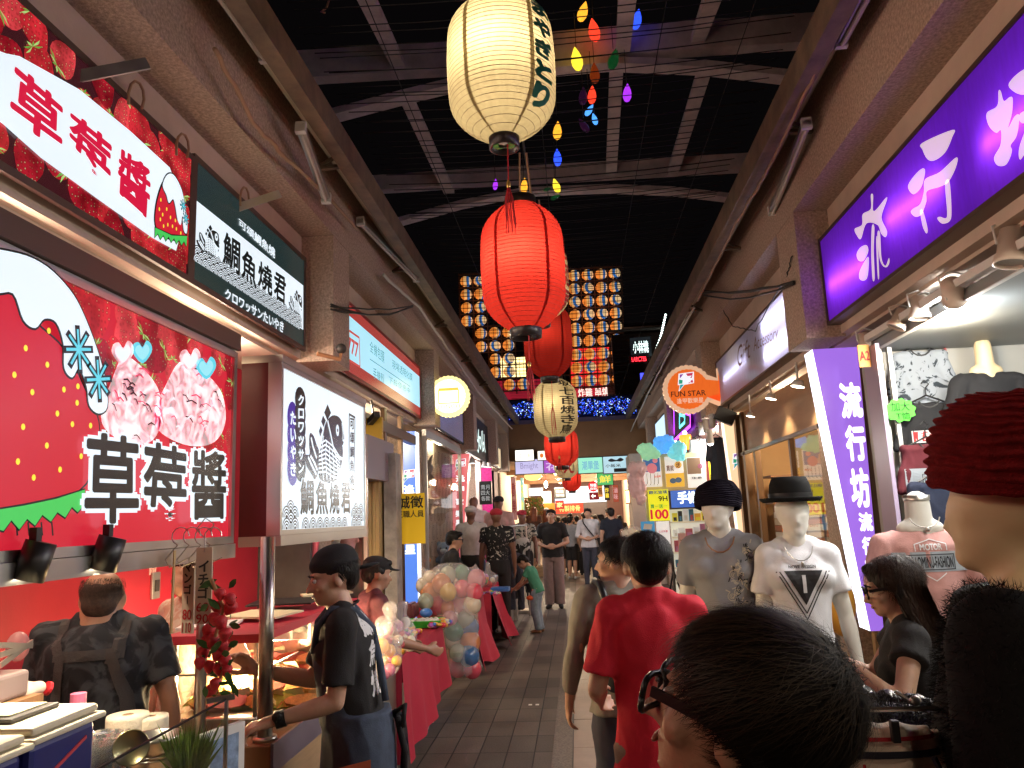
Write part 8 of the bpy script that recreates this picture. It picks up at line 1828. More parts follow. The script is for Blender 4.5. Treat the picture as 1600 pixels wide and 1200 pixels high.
# ================================================================ people and mannequins
def hor(px): return 803-(px-902)*.041
def PP(label, px, top, Y, face, foot=0, **k):
 """person whose head top is seen at (px, top), standing Y metres down the alley on a floor at height foot"""
 X = at(px, 850, y=Y).x; H = CAM.z+(hor(px)-top)/F*Y*1.0-foot
 return person(label, (X, Y, foot), face, H*1.012, **k)
BLK = cloth('black', (.016, .015, .016)); DENIM = cloth('denim', (.07, .10, .17), .3); KHAKI = cloth('taupe', (.30, .22, .20)); NAVY = cloth('navy', (.05, .055, .08)); CHAR = cloth('charcoal', (.035, .035, .04), .5, ns=12); WHT = cloth('white', (.66, .64, .66)); GRY = cloth('grey', (.30, .31, .33)); SH = cloth('shoe', (.02, .02, .02)); SHW = cloth('shoe_white', (.6, .6, .6)); APR = cloth('apron', (.055, .075, .115), .25)
# waiter
t, J = PP('laughing stall worker in a backwards black cap, black tee and slate apron reaching left', 558, 852, 2.98, 108, build=.9, shoulders=.9, lean=9, head=(10, 2, 0), vox=.0065, shirt='tee', shirt_mat=BLK, pants='straight', pants_mat=BLK, shoes=SH, sleeve=.78, wr=.007,
 arms=(((-.10, .10, -1), (.02, .98, -.20)), ((.10, .40, -.85), (.02, .9, .22))), hands=({'d': (.0, 1, -.2), 'n': (.2, -.1, -1), 'curl': .75, 'thumb_to': (1, .3, .3)}, {'d': (-.1, .6, .55), 'n': (-.6, .2, -.5), 'curl': .55, 'thumb_to': (-.2, .8, .6)}), legs=(((-.085, 0), (-.09, .03), (-.10, .0)), ((.085, 0), (.09, -.02), (.10, -.08))), hair='crop')
k = J['k']; MH, MT = J['MH'], J['MT']
blob('cap', [xf(q, MH) for q in (ell((0, -.015, 1.672), (.093*k, .108*k, .066*k)), ell((0, -.02, 1.70), (.084*k, .095*k, .058*k)), ell((0, -.145, 1.640), (.05*k, .055*k, .010*k), Matrix.Rotation(.35, 3, 'X')))] if 0 else [('ell', MH @ V(c), r, MH.to_3x3()) for c, r in (((0, -.015, 1.675), (.093, .108, .062)), ((0, -.02, 1.695), (.084, .096, .058)), ((0, -.150, 1.625), (.060, .060, .010)))], cloth('cap', (.012, .012, .014)), t, .007, 2)
part(t, 'neck_cord', BLK, lambda b: b.tube([MT @ V((.075*math.sin(a_*.5), .075*math.cos(a_*.5)-.01, 1.44-.02*math.cos(a_*.5))) for a_ in range(13)], .004, 5))
part(t, 'teeth', mat('teeth', (.8, .78, .7), .3), lambda b: b.ball(MH @ V((0, .098, 1.554)), (.022*k, .007*k, .006*k), 7, M=MH.to_3x3().normalized()))
sh, el, wr = J[-1]; d = (wr-el).normalized(); part(t, 'wristwatch', BLACK, lambda b: (b.tube([wr-d*.045, wr-d*.01], .034*k, 14), b.ball(wr-d*.028+V((0, -.028, .012)), (.02, .012, .02), 7)))
M0, R3 = J['M0'], J['M0'].to_3x3().normalized(); RT = MT.to_3x3().normalized()
I = Matrix.Identity(3)
blob('apron', [('loft', [(M0 @ V((0, -.0, z)), rx*k, ry*k, R3) for z, rx, ry in ((.42, .215, .165), (.6, .21, .16), (.8, .205, .158), (.93, .198, .152), (1.0, .182, .142), (1.03, .178, .14))])]+[('loft', [(MT @ V((0, .045, z)), rx*k, .105*k, RT) for z, rx in ((1.0, .15), (1.15, .13), (1.30, .095))])], APR, t, .009, 3, .008, 6)
part(t, 'apron_strap', APR, lambda b: [b.tube([MT @ V(p) for p in ((s_*.075, .13, 1.30), (s_*.10, .10, 1.40), (s_*.11, .03, 1.462), (s_*.085, -.06, 1.435), (s_*.02, -.125, 1.33), (-s_*.06, -.13, 1.18), (-s_*.10, -.125, 1.05))], .013, 8) for s_ in (-1, 1)], True)
part(t, 'apron_pocket', cloth('rust', (.42, .09, .03)), lambda b: b.sheet(lambda u, w: M0 @ V((-.222-.012*math.sin(w*3.1), .10-.14*u, .86-.07*w+.02*u)), 3, 3), solid=.006)
part(t, 'apron_tie', BLK, lambda b: ([b.tube([M0 @ V(p) for p in ((-.02, -.15, 1.0), (-.03-s_*.05, -.19, 1.01+.03*s_), (-.02-s_*.06, -.18, .96), (-.02, -.155, .99))], .011, 6) for s_ in (-1, 1)], [b.tube([M0 @ V((-.03+s_*.02, -.16, .99)), M0 @ V((-.04+s_*.03, -.19, .85)), M0 @ V((-.04+s_*.02, -.18, .72))], .012, 6) for s_ in (-1, 1)]), True)
bv = bvh_of(J['shirt']); c = MT @ V((.0, -.4, 1.2)); nrm = R3 @ V((0, 1, 0)); P = Plane(c, R3 @ V((1, 0, 0)), V((0, 0, 1))); mb = MB(); P.vtext(mb, '鯛魚燒', -.10, -.015, .16, -.16, 1, .03); decal('lettering', mb, bv, nrm, PRW, t)
strands('hair_strands', HAIR, t, MH, k, 700, lambda d: d.z < .35 and d.y < .1 and d.z > -.5, lambda p: (0, -.3, -1), .03, .0016, .006, 2)
# cook
t, J = PP('heavy-set bald cook in a dark camouflage shirt and grey harness apron, seen from behind', 160, 868, 2.72, 12, drop=.05, skin=SKIN_TAN, build=1.22, shoulders=1.12, lean=3, head=(10, 2, 0), vox=.010, shirt='tee', shirt_mat=blotch_cloth('camo', (.008, .009, .013), (.040, .046, .055), 11, .45, .55, 1.5), pants='straight', pants_mat=BLK, sleeve=.7, hair='thin', hair_mat=mat('grey_stubble', (.05, .028, .02), .8, noise_s=80, noise_a=.5), neckw=1.4, wr=.012, headk=1.02, shoes=SH,
 arms=(((-.22, .12, -1), (-.05, .6, -.6)), ((.32, .0, -1), (.02, .18, -1))), hands=({}, {'n': (-1, .2, 0), 'curl': .4}))
strands('hair_strands', MATS['grey_stubble'], t, J['MH'], J['k'], 2200, lambda d: d.z < .45 and d.z > -.75 and d.y < .25, lambda p: (0, -.2, -1), .014, .0009, .004, 3, rad=(.079, .094, .088))
MT = J['MT']; ST = cloth('harness', (.05, .045, .045)); bv = bvh_of(J['shirt'])
for nm, pts in (('harness_strap', [(-.12, 1.47), (-.115, 1.36), (-.08, 1.30)]), ('harness_strap', [(.12, 1.47), (.12, 1.33), (.10, 1.28)]), ('harness_band', [(-.10, 1.31), (.13, 1.31)]), ('harness_strap', [(-.08, 1.30), (-.10, 1.1), (-.12, .95)]), ('harness_strap', [(.10, 1.30), (.15, 1.15), (.17, .98)])):
 mb = MB(); P = Plane(MT @ V((0, -.4, 0)), MT.to_3x3() @ V((1, 0, 0)), MT.to_3x3() @ V((0, 0, 1))); kk = J['k']; P.line(mb, [(a*kk, b*kk) for a, b in pts], .035, 0); decal(nm, mb, bv, J['M0'].to_3x3() @ V((0, 1, 0)), ST, t, .006)
PP('person in a pale patterned shirt half hidden behind the price boards', 300, 862, 3.55, 150, vox=.014, shirt='tee', shirt_mat=blotch_cloth('petal', (.55, .38, .28), (.62, .55, .45), 14), pants='straight', pants_mat=BLK, hair='short')
t_, J_ = person('person cut by the left photo edge resting a hand on the cooler', (-1.62, 1.38, 0), -35, 1.62, shirt='tee', shirt_mat=BLK, pants='straight', pants_mat=BLK, vox=.009, arms=(((-.18, .03, -1), (-.05, .22, -1)), ((.25, .35, -.9), (-.05, 1, -.12))), hands=({}, {'n': (0, 0, -1), 'curl': .5, 'thumb_to': (-1, 0, 0)}), skin=SKIN_TAN)
# red shirt man and backpack man
t, J = PP('man in a bright red collared shirt walking away, his left elbow bent', 1008, 830, 2.85, 3, vox=.009, shirt='tee', shirt_mat=cloth('redpolo', (.74, .020, .045), .06), collar=True, pants='straight', pants_mat=cloth('beige', (.30, .22, .16)), shoes=SH, sleeve=.80, hem=.80, wr=.009, headk=1.1, drop=.02, shoulders=.9, build=.95, untuck=1.06, hair='crop', arms=(((-.26, -.05, -1), (.10, .9, -.35)), ((.24, -.03, -1), (-.1, .8, -.4))))
strands('hair_strands', HAIR, t, J['MH'], J['k'], 2600, lambda d: d.z > -.35 and not (d.y > .55 and d.z < .6) and not (d.z < .0 and abs(d.x) > .62), lambda p: (p.x*.8+.2, p.y*.5, -.75) if (p-V((.15, -.35, .9))).length > .3 else (p.x-.15, p.y+.35, 0), .05, .0012, .006, 5, rad=(.087, .103, .086))
t, J = PP('young man in a grey long sleeved top with a black backpack, face turned left', 965, 833, 3.55, 8, vox=.009, shirt='tee', shirt_mat=cloth('olivegrey', (.26, .24, .20), .1), sleeve=1.75, hem=.84, pants='straight', pants_mat=NAVY, shoes=SH, head=(62, 2, 0), wr=.009, untuck=1.12, headk=1.05, drop=.02, hair='crop', arms=(((-.30, .0, -1), (-.1, .35, -1)), ((.25, .05, -1), (.05, .3, -1))), skin=SKIN)
MT, k = J['MT'], J['k']
blob('backpack', [('loft', [(MT @ V((0, -.20, z)), rx*k, ry*k, MT.to_3x3().normalized()) for z, rx, ry in ((.98, .13, .08), (1.1, .15, .10), (1.3, .14, .09), (1.38, .10, .06))])], mat('nylon', (.012, .012, .014), .5, bump=.2, bump_s=200), t, .012, 3)
part(t, 'backpack_strap', BLACK, lambda b: [b.tube([MT @ V(p) for p in ((s_*.10, -.17, 1.36), (s_*.115, -.08, 1.462), (s_*.12, .03, 1.47), (s_*.13, .12, 1.36), (s_*.16, .10, 1.16), (s_*.16, -.10, 1.06))], .018, 8) for s_ in (-1, 1)], True)
strands('hair_strands', HAIR, t, J['MH'], J['k'], 1500, lambda d: d.z > -.25 and not (d.y > .5 and d.z < .5), lambda p: (p.x*.5, p.y*.6+.3, -.7), .05, .0014, .008, 6, rad=(.087, .102, .085))
# foreground man
Yf = .82; cx_ = at(1118, 1115, d=Yf)
t, J = person('man in black framed glasses nearest the viewer, back of his dark head showing', (cx_.x, cx_.y, 0), 66, 1.515, vox=.006, shirt='tee', shirt_mat=CHAR, pants='straight', pants_mat=BLK, skin=SKIN_TAN, headk=1.0, head=(0, -15, -3), hair='crop', arms=None)
MH, k = J['MH'], J['k']
RG = lambda d: (d.z > -.05 or d.y < -.15) and not (d.y > .45 and d.z < .55) and not (d.y > .1 and d.z < .12) and d.z > -.75
W0 = V((.0, -.62, .72)).normalized()
strands('hair_strands', mat('near_hair', (.011, .0065, .004), .6, spec=.18), t, MH, k, 11000, RG, lambda p: (p.x-W0.x*p.dot(W0))*.9+.0 and (p.x*1.0, (p.y-W0.y)*1.0+.25, (p.z-W0.z)*.9-.12), .065, .0008, .008, 9, rad=(.088, .103, .088), seg=5)
strands('hair_tips', mat('near_hair_tips', (.030, .017, .008), .55, spec=.25), t, MH, k, 1500, lambda d: RG(d) and d.z > .1, lambda p: (p.x*1.0, (p.y-W0.y)*1.0+.25, (p.z-W0.z)*.9-.05), .06, .0005, .013, 19, rad=(.090, .105, .090), seg=4)
GL = mat('glasses_black', (.010, .009, .010), .35)
def glasses(t, MH, k, s=1.0):
 for sd in (-1, 1):
  g = part(t, 'glasses_rim', GL, lambda b: b.tube([MH @ V((sd*(.034+.027*s*math.copysign(abs(math.cos(a))**.55, math.cos(a))), .108-.012*abs(math.cos(a)) if sd*math.cos(a) > 0 else .108, 1.615+.021*s*math.copysign(abs(math.sin(a))**.55, math.sin(a)))) for a in [j*math.pi/8 for j in range(17)]], .0038*k, 8), True)
  mb = MB(); mb.add([MH @ V((sd*(.034+.026*s*math.cos(a)), .106, 1.615+.020*s*math.sin(a))) for a in [j*math.pi/8 for j in range(16)]], [tuple(range(16))]); mb.build('lens', GLASS, g)
  part(t, 'temple_arm', GL, lambda b: [b.bar(MH @ V(p), MH @ V(q), 0.0045*k, .012*k, up=MH.to_3x3() @ V((0, 0, 1))) for p, q in (((sd*.060, .098, 1.625), (sd*.081, .03, 1.624)), ((sd*.082, .031, 1.624), (sd*.086, -.02, 1.615)), ((sd*.086, -.019, 1.615), (sd*.083, -.045, 1.59)))])
 part(t, 'bridge', GL, lambda b: b.tube([MH @ V((-.008, .108, 1.620)), MH @ V((0, .111, 1.624)), MH @ V((.008, .108, 1.620))], .0025*k, 6))
glasses(t, MH, k)
# woman at the jackets
t, J = PP('woman with long dark hair and glasses, her hands clasped over the jackets', 1418, 862, 2.8, 74, lean=6, vox=.007, fem=True, shirt='tee', shirt_mat=BLK, sleeve=.35, pants='slim', pants_mat=BLK, hair='long', wr=.004, head=(6, 6, 0), skin=mat('skin_warm', (.62, .38, .26), .5, noise_s=25, noise_a=.08, sss=.12),
 arms=(((-.55, .22, -.60), (.55, .65, .50)), ((.35, .34, -.58), (-.5, .75, .42))), hands=({'n': (.5, -.2, -.8), 'curl': .9, 'thumb_to': (.3, .2, 1), 'd': (.45, .9, -.25)}, {'n': (-.5, -.2, -.8), 'curl': .9, 'thumb_to': (-.3, .2, 1), 'd': (-.4, .9, -.15)}))
glasses(t, J['MH'], J['k'])
strands('hair_strands', HAIR_BR, t, J['MH'], J['k'], 2200, lambda d: d.z > -.2 and not (d.y > .45 and d.z < .75), lambda p: (p.x*.7, p.y*.5-.1, -.8), .09, .0011, .014, 8, rad=(.094, .105, .091), seg=5)
MH = J['MH']; rd = random.Random(3); mb = MB()
for i in range(900):
 a = rd.uniform(1.2, 5.1); r_ = .098; p = [MH @ V((r_*math.sin(a)*(1+.1*j)+rd.gauss(0, .004), r_*math.cos(a)*-1*-1*.95-.02-.008*j+rd.gauss(0, .004), 1.66-.065*j-rd.random()*.02)) for j in range(5)]
 kk = len(mb.v); s_ = (MH.to_3x3() @ V((math.cos(a), math.sin(a), 0))).normalized()*.0011
 for q in p: mb.v += [q-s_, q+s_]
 for j in range(4): mb.f.append((kk+2*j, kk+2*j+1, kk+2*j+3, kk+2*j+2)); mb.mi.append(0)
mb.build('hair_lengths', HAIR_BR, t)
# jackets and khaki trousers rack
LEA = mat('black_leather', (.012, .010, .010), .28, noise_s=14, noise_a=.3, bump=.6, bump_s=30)
c0, c1 = at(1240, 1010, y=2.0), at(1440, 1110, y=1.75)
t = thing('jacket_rack', 'low rail heaped with black leather and fur jackets', 'clothes rack', (c0.x, 1.9, 0)); part(t, 'rail', CHROME, lambda b: (b.tube([(c0.x-.1, 1.95, 1.02), (1.35, 1.7, 1.02)], .015, 8), b.tube([(c0.x-.05, 1.94, 0), (c0.x-.05, 1.94, 1.02)], .015, 8), b.tube([(1.3, 1.71, 0), (1.3, 1.71, 1.02)], .015, 8)))
t = thing('leather_jacket', 'shiny black leather jacket sleeve sloping over the rail', 'jacket', c0); blob('leather', [cap(at(1270, 1060, y=2.0), .045, at(1330, 1105, y=1.9), .05), cap(at(1330, 1105, y=1.9), .055, at(1440, 1130, y=1.75), .05), ell((.85, 1.95, .72), (.3, .08, .22))], LEA, t, .012, 2, .018, 14)
part(t, 'chain', CHROME, lambda b: b.tube([at(1398, 1080, y=1.69), at(1420, 1094, y=1.68), at(1436, 1106, y=1.67)], .004, 5)); part(t, 'buckle', CHROME, lambda b: b.ball(at(1430, 1095, y=1.66), (.012, .006, .010), 8), True)
fur('fur_jacket', 'long haired black fur jacket draped below the leather sleeve', 'jacket', [ell(at(1345, 1140, y=1.75), (.14, .08, .06)), ell(at(1400, 1155, y=1.7), (.14, .08, .07))], mat('black_fur', (.008, .005, .005), .5), 14000, .022, 4)
c = at(1400, 1150, y=1.25)
t = thing('trousers', 'beige sweatpants with a navy and red striped waistband clipped to a hanger', 'trousers', c)
P = Plane((at(1340, 1150, y=1.3).x, 1.3, 0), (1, 0, 0), (0, 0, 1)); a0, z1 = P.hit(1352, 1130); a1, _ = P.hit(1440, 1150)
blob('fabric', [loft([((c.x-.03, 1.3, z1-.45), .17, .03, I), ((c.x-.0, 1.3, z1-.2), .14, .03, I), ((c.x-.005, 1.3, z1-.04), .09, .025, I), ((c.x-.005, 1.3, z1), .075, .022, I)]), loft([((c.x+.06, 1.33, z1-.45), .12, .03, I), ((c.x+.05, 1.33, z1-.02), .08, .02, I)])], cloth('sand', (.85, .72, .56), .06), t, .008, 2, .008, 10)
part(t, 'stripe', mat('stripe_red', (.5, .02, .03), .7), lambda b: (b.lathe([(.079, z1-.014), (.080, z1-.020)], 24, Matrix.Translation((c.x-.005, 1.3, 0)) @ Matrix.Diagonal((1, .34, 1, 1))), b.tube([(c.x-.045, 1.266, z1-.05), (c.x-.055, 1.262, z1-.2), (c.x-.075, 1.262, z1-.45)], .0025, 5)))
part(t, 'stripe', mat('stripe_navy', (.015, .015, .03), .7), lambda b: (b.lathe([(.084, z1-.034), (.086, z1-.044)], 24, Matrix.Translation((c.x-.005, 1.3, 0)) @ Matrix.Diagonal((1, .34, 1, 1))), b.tube([(c.x+.055, 1.262, z1-.04), (c.x+.085, 1.258, z1-.12), (c.x+.095, 1.258, z1-.3), (c.x+.10, 1.258, z1-.45)], .0045, 5)))
part(t, 'clip', BLACK, lambda b: b.rbox(c.x-.0, c.x+.012, 1.262, 1.275, z1-.02, z1+.012, .002)); part(t, 'hanger', CHROME, lambda b: b.tube([(c.x-.06, 1.3, z1+.02), (c.x+.08, 1.3, z1+.02), (1.3, 1.5, 1.02)], .004, 5))
# big dark mannequin
H_m = 1.72; c = at(1582, 760, d=1.28)
t, J = person('close mannequin in a ribbed burgundy beanie and shaggy black fur coat at the right edge', (c.x, c.y, 0), 50, H_m, 'clothes shop mannequins on the right', 'mannequin', 'mannequin', vox=.010, skin=SKIN_CREAM, features=False, egg=True, hair=None, shirt=None, headk=1.08, head=(0, 0, 0))
MH, k = J['MH'], J['k']
def beanie(name, m, t, MH, k, ridges, r=1.0, zc=1.632, top=.145):
 mb = MB(); prof = []; n = 90
 for i in range(n+1):
  f = i/n; a = f*math.pi/2*.97; rr_ = .1*r*(math.cos(a)**.55)*(1+.10*math.sin(f*3.14)); prof.append((max(.004, rr_+(.0045*math.sin(f*ridges*6.283) if f < .95 else 0)), top*math.sin(a)**1.0*r))
 M = MH @ Matrix.Translation((0, -.012, zc)) @ Matrix.Rotation(.16, 4, 'X') @ Matrix.Diagonal((1, 1.12, 1, 1)); k0 = len(mb.v); mb.lathe(prof, 72, M)
 for i, v in enumerate(mb.v): mb.v[i] = v+V((.004*noise.noise(v*31), .004*noise.noise(v*27), .006*noise.noise(v*24)+.011*noise.noise(v*9)))
 mb.lathe([(.094*r, -.004), (.101*r, .006), (.103*r, .022), (.1*r, .03)], 60, M)
 o = mb.build(name, m, t, True); return o
beanie('beanie', mat('burgundy_knit', (.20, .010, .012), .9, noise_s=60, noise_a=.35, bump=.9, bump_s=350, spec=.1), t, MH, k, 13, 1.15, 1.628, .135)
part(t, 'pompom', MATS['burgundy_knit'], lambda b: b.ball(MH @ V((-.01, -.03, 1.776)), (.016, .016, .012), 8), True)
FB = mat('coat_fur', (.005, .004, .004), .8, spec=.2); MT = J['MT']; RT = MT.to_3x3().normalized()
fur('', '', '', [('loft', [(MT @ V((0, 0, z)), rx*k, ry*k, RT) for z, rx, ry in ((.5, .25, .19), (.9, .23, .18), (1.2, .225, .17), (1.36, .21, .13), (1.41, .15, .12), (1.455, .12, .105))])]+[cap(J[s_][0], .085, J[s_][1], .075) for s_ in (-1, 1)]+[cap(J[s_][1], .075, J[s_][2], .06) for s_ in (-1, 1)], FB, 60000, .014, 8, t=t, pn='fur_coat', vox=.018)
# right mannequins
t, J = PP('white mannequin in a black beanie and grey V-neck tee with pale floral print', 1126, 758, 4.0, 168, skin=SKIN_SMOOTH, features=False, egg=True, hair=None, shirt='fit', shirt_mat=cloth('heather', (.30, .31, .33), .06), pants='slim', pants_mat=BLK, vox=.010, wr=.004, name='mannequin', cat='mannequin', group='clothes shop mannequins on the right', head=(-14, 0, 0), shoulders=.80, build=.92, sleeve=.62, headk=1.08, arms=(((-.20, -.05, -1), (-.02, .14, -1)), ((.20, -.05, -1), (.02, .14, -1))))
MH, MT, k = J['MH'], J['MT'], J['k']; beanie('beanie', mat('black_knit', (.012, .009, .018), .9, bump=.4, bump_s=300, spec=.15), t, MH, k, 20, 1.02, 1.605, .125)
part(t, 'neck_cord', DWOOD, lambda b: b.tube([MT @ V((.07*math.sin(a*.4-1.4), .055+.055*math.cos(a*.4-1.4), 1.455-.085*math.cos(a*.4-1.4))) for a in range(8)], .004, 5))
bv = bvh_of(J['shirt']); P = Plane(MT @ V((0, .5, 0)), MT.to_3x3() @ V((-1, 0, 0)), V((0, 0, 1))); rd = random.Random(11)
mb = MB()
for i in range(26):
 f = i/25; u = .10-.05*f+rd.uniform(-.035, .035)+(.03 if f < .2 else 0); w = (1.40-.42*f)*k; r_ = rd.uniform(.010, .024)
 for q in (1, .6, .3): P.ring(mb, (u, w), r_*q, r_*q-.0035, 1+i*.05, i % 3 == 0, 9, rd.uniform(0, 3), rd.uniform(4, 6))
 for j in range(3): a = rd.uniform(0, 6.3); P.line(mb, [(u+r_*math.cos(a), w+r_*math.sin(a)), (u+r_*1.8*math.cos(a+.3), w+r_*1.8*math.sin(a+.3))], .005, 1.5+i*.05, j % 2)
decal('print', mb, bv, MT.to_3x3() @ V((0, -1, 0)), [mat('print_cream', (.60, .55, .42), .7), PRB], t)
t, J = PP('white mannequin in a black trilby and white tee with an inverted black triangle', 1243, 768, 3.85, 175, skin=SKIN_SMOOTH, features=False, egg=True, hair=None, shirt='fit', shirt_mat=cloth('whitetee', (.80, .80, .82), .03), pants='slim', pants_mat=mat('wet_jeans', (.02, .022, .028), .35, noise_s=10, noise_a=.4, bump=.5, bump_s=20), vox=.010, wr=.004, name='mannequin', cat='mannequin', group='clothes shop mannequins on the right', shoulders=.80, build=.90, sleeve=.62, headk=1.08, arms=(((-.22, -.05, -1), (-.12, .14, -1)), ((.16, -.05, -1), (.02, .14, -1))))
MH, MT, k = J['MH'], J['MT'], J['k']; HATM = mat('hat_felt', (.010, .010, .010), .9, spec=.15)
part(t, 'hat', HATM, lambda b: (b.lathe([(.092, .0), (.096, .02), (.088, .075), (.075, .105), (.05, .108), (.02, .092), (.001, .09)], 40, MH @ Matrix.Translation((0, -.01, 1.672)) @ Matrix.Diagonal((1, 1.15, 1, 1))), b.lathe([(.09, .004), (.125, -.004), (.138, .012), (.136, .016), (.12, .004), (.09, .012)], 44, MH @ Matrix.Translation((0, -.01, 1.67)) @ Matrix.Diagonal((1, 1.15, 1, 1)))), True)
part(t, 'hat_band', BLACK, lambda b: b.lathe([(.0965, .012), (.0975, .034)], 40, MH @ Matrix.Translation((0, -.01, 1.672)) @ Matrix.Diagonal((1, 1.15, 1, 1))), True)
part(t, 'necklace', CHROME, lambda b: (b.tube([MT @ V((.065*math.sin(a*.4-1.4), .06+.055*math.cos(a*.4-1.4), 1.445-.075*math.cos(a*.4-1.4))) for a in range(8)], .0025, 5), b.ball(MT @ V((0, .13, 1.355)), (.008, .006, .014), 6)))
bv = bvh_of(J['shirt']); P = Plane(MT @ V((0, .5, 0)), MT.to_3x3() @ V((-1, 0, 0)), V((0, 0, 1))); mb = MB(); z1 = 1.325*k; P.poly(mb, [(-.085, z1), (.085, z1), (0, z1-.155)], 1)
for o_ in (.018, .032): P.line(mb, [(-.085-o_, z1-.005), (0, z1-.155-o_*2), (.085+o_, z1-.005)], .005, 1)
P.text(mb, 'NOVE DESIGN', -.06, z1+.01, .06, z1+.024, 1, .01); decal('print', mb, bv, MT.to_3x3() @ V((0, -1, 0)), PRB, t)
mb = MB(); P.rect(mb, -.008, z1-.10, .008, z1-.02, 1); decal('print', mb, bv, MT.to_3x3() @ V((0, -1, 0)), PRW, t, .006)
# left mannequins: (label, px, top, Y, face, foot, shirt, pants, hat)
MARB = blotch_cloth('marble', (.012, .012, .014), (.62, .6, .55), 5, .60, .63, 6); CAMO2 = blotch_cloth('floral', (.03, .04, .04), (.50, .50, .40), 12, .47, .52, 2)
def cap_on(t, J, c, rim=1):
 MH, k = J['MH'], J['k']; blob('cap', [('ell', MH @ V(q), r, MH.to_3x3()) for q, r in (((0, -.01, 1.68), (.092, .105, .062)), ((0, .12*rim, 1.655), (.06, .06, .009)))], c, t, .012, 1)
REDC = cloth('redcap', (.45, .03, .05)); GL_ = 'clothes shop mannequins on the left'
for lb, px, top, Y, fc, ft, sm, pmm, hat in (('brown mannequin seen from behind in a plain white tee and white cap', 737, 791, 11.4, 5, .05, WHT, BLK, WHT), ('brown mannequin seen from behind in a black tee with white marble veins and red cap', 777, 795, 10.7, 5, .04, MARB, BLK, REDC), ('brown mannequin facing out in a white tee with black chest bars', 742, 775, 12.6, 178, .25, WHT, DENIM, None), ('brown mannequin in a pale pink tee and dark cap', 781, 776, 12.2, 178, .22, cloth('palepink', (.62, .40, .38)), BLK, BLK), ('brown mannequin in a dark tee with sage floral print and pink cap', 817, 797, 13.3, 185, .05, CAMO2, BLK, REDC)):
 t, J = PP(lb, px, top, Y, fc, ft, skin=SKIN_BROWN, features=False, egg=True, hair=None, shirt='fit', shirt_mat=sm, pants='slim', pants_mat=pmm, vox=.015, name='mannequin', cat='mannequin', group=GL_)
 if hat: cap_on(t, J, hat, 1)
 part(t, 'stand', ALU, lambda b: b.rbox(t.location.x-.16, t.location.x+.16, Y-.16, Y+.2, 0, ft+.005, .01))
 if 'bars' in lb:
  bv = bvh_of(J['shirt']); P = Plane((t.location.x, Y-.6, 0), (1, 0, 0), (0, 0, 1)); mb = MB(); [P.rect(mb, -.13, z_, .13, z_+.03, 1) for z_ in (1.50, 1.43)]; decal('print', mb, bv, (0, 1, 0), PRB, t)
for lb, px, top, Y in (('slim mannequin with auburn long hair, black shorts and white legs', 836, 792, 21.0), ('second long haired mannequin with a pale cap beside the auburn one', 856, 794, 21.6)):
 t, J = PP(lb, px, top, Y, 4, .25, skin=SKIN_BROWN if px > 840 else SKIN_SMOOTH, features=False, fem=True, hair='long', hair_mat=mat('auburn', (.22, .06, .02), .5), shirt='fit', shirt_mat=cloth('choc', (.10, .045, .03)), pants='slim', leg_len=.72, pants_mat=BLK, vox=.018, name='mannequin', cat='mannequin', group=GL_)
 if px > 840: cap_on(t, J, WHT)
 part(t, 'stand', WOOD, lambda b: b.rbox(t.location.x-.3, t.location.x+.3, Y-.2, Y+.2, 0, .255, .01))
for i, (px, py, c) in enumerate(((806, 905, NAVY), (818, 880, blotch_cloth('graffiti', (.02, .02, .02), (.7, .7, .68), 6, .48, .5, 1)), (797, 930, cloth('stone', (.4, .38, .33))))):
 p = at(px, py, y=11.9+.25*i); t = thing('trousers', ['navy jeans hanging below the floral mannequin', 'black and white graffiti printed trousers hanging on the rack', 'pale stone trousers hanging nearest the boy'][i], 'trousers', p)
 blob('fabric', [loft([((p.x+s_*.07, p.y, p.z-.45), .055, .03, I), ((p.x+s_*.05, p.y, p.z+.35), .06, .035, I)]) for s_ in (-1, 1)]+[ell((p.x, p.y, p.z+.33), (.11, .04, .07))], c, t, .014, 2, .01); part(t, 'hanger', CHROME, lambda b: b.tube([(p.x, p.y, p.z+.38), (p.x, p.y, 1.45)], .008, 5))
simple('clothes_rail', 'low metal rail carrying hanging trousers left of the boy', 'clothes rail', CHROME, lambda b: (b.tube([(-1.1, 11.8, 1.45), (-.85, 12.8, 1.45)], .015, 8), b.tube([(-1.1, 11.8, 0), (-1.1, 11.8, 1.45)], .015, 8), b.tube([(-.85, 12.8, 0), (-.85, 12.8, 1.45)], .015, 8)))
# seated vendor, boy, the two men
t, J = person('seated vendor with short black hair and glasses looking over the balloon bag', (at(700, 870, y=8.5).x, 8.5, 0), -75, 1.50, vox=.013, shirt='tee', shirt_mat=BLK, pants='straight', pants_mat=BLK, hair='short', lean=8); glasses(t, J['MH'], J['k'])
t, J = PP('dark haired person in a cap leaning over the near table behind the laughing worker', 566, 868, 4.6, -60, vox=.012, shirt='tee', shirt_mat=cloth('rosepat', (.12, .03, .04), .4), pants='straight', pants_mat=BLK, lean=10, skin=SKIN_TAN, arms=(((-.2, .3, -1), (.1, 1, -.4)), ((.2, .4, -1), (-.1, 1, -.35)))); cap_on(t, J, BLK)
person('small boy in a green tee and pale jeans bending forward with an orange toy', (at(843, 988, z=0).x, at(843, 988, z=0).y, 0), 72, 1.08, vox=.011, lean=22, head=(5, 28, 0), shirt='tee', shirt_mat=cloth('green', (.06, .27, .17), .06), pants='straight', pants_mat=cloth('paledenim', (.22, .29, .36), .3), shoes=DWOOD, headk=1.35, hair='short', hem=.84, arms=(((-.1, .5, -.9), (.05, 1, -.75)), ((.1, .5, -.9), (-.05, 1, -.7))), legs=(((-.085, .02), (-.085, .06), (-.09, -.02)), ((.085, .02), (.085, .05), (.09, -.02))))
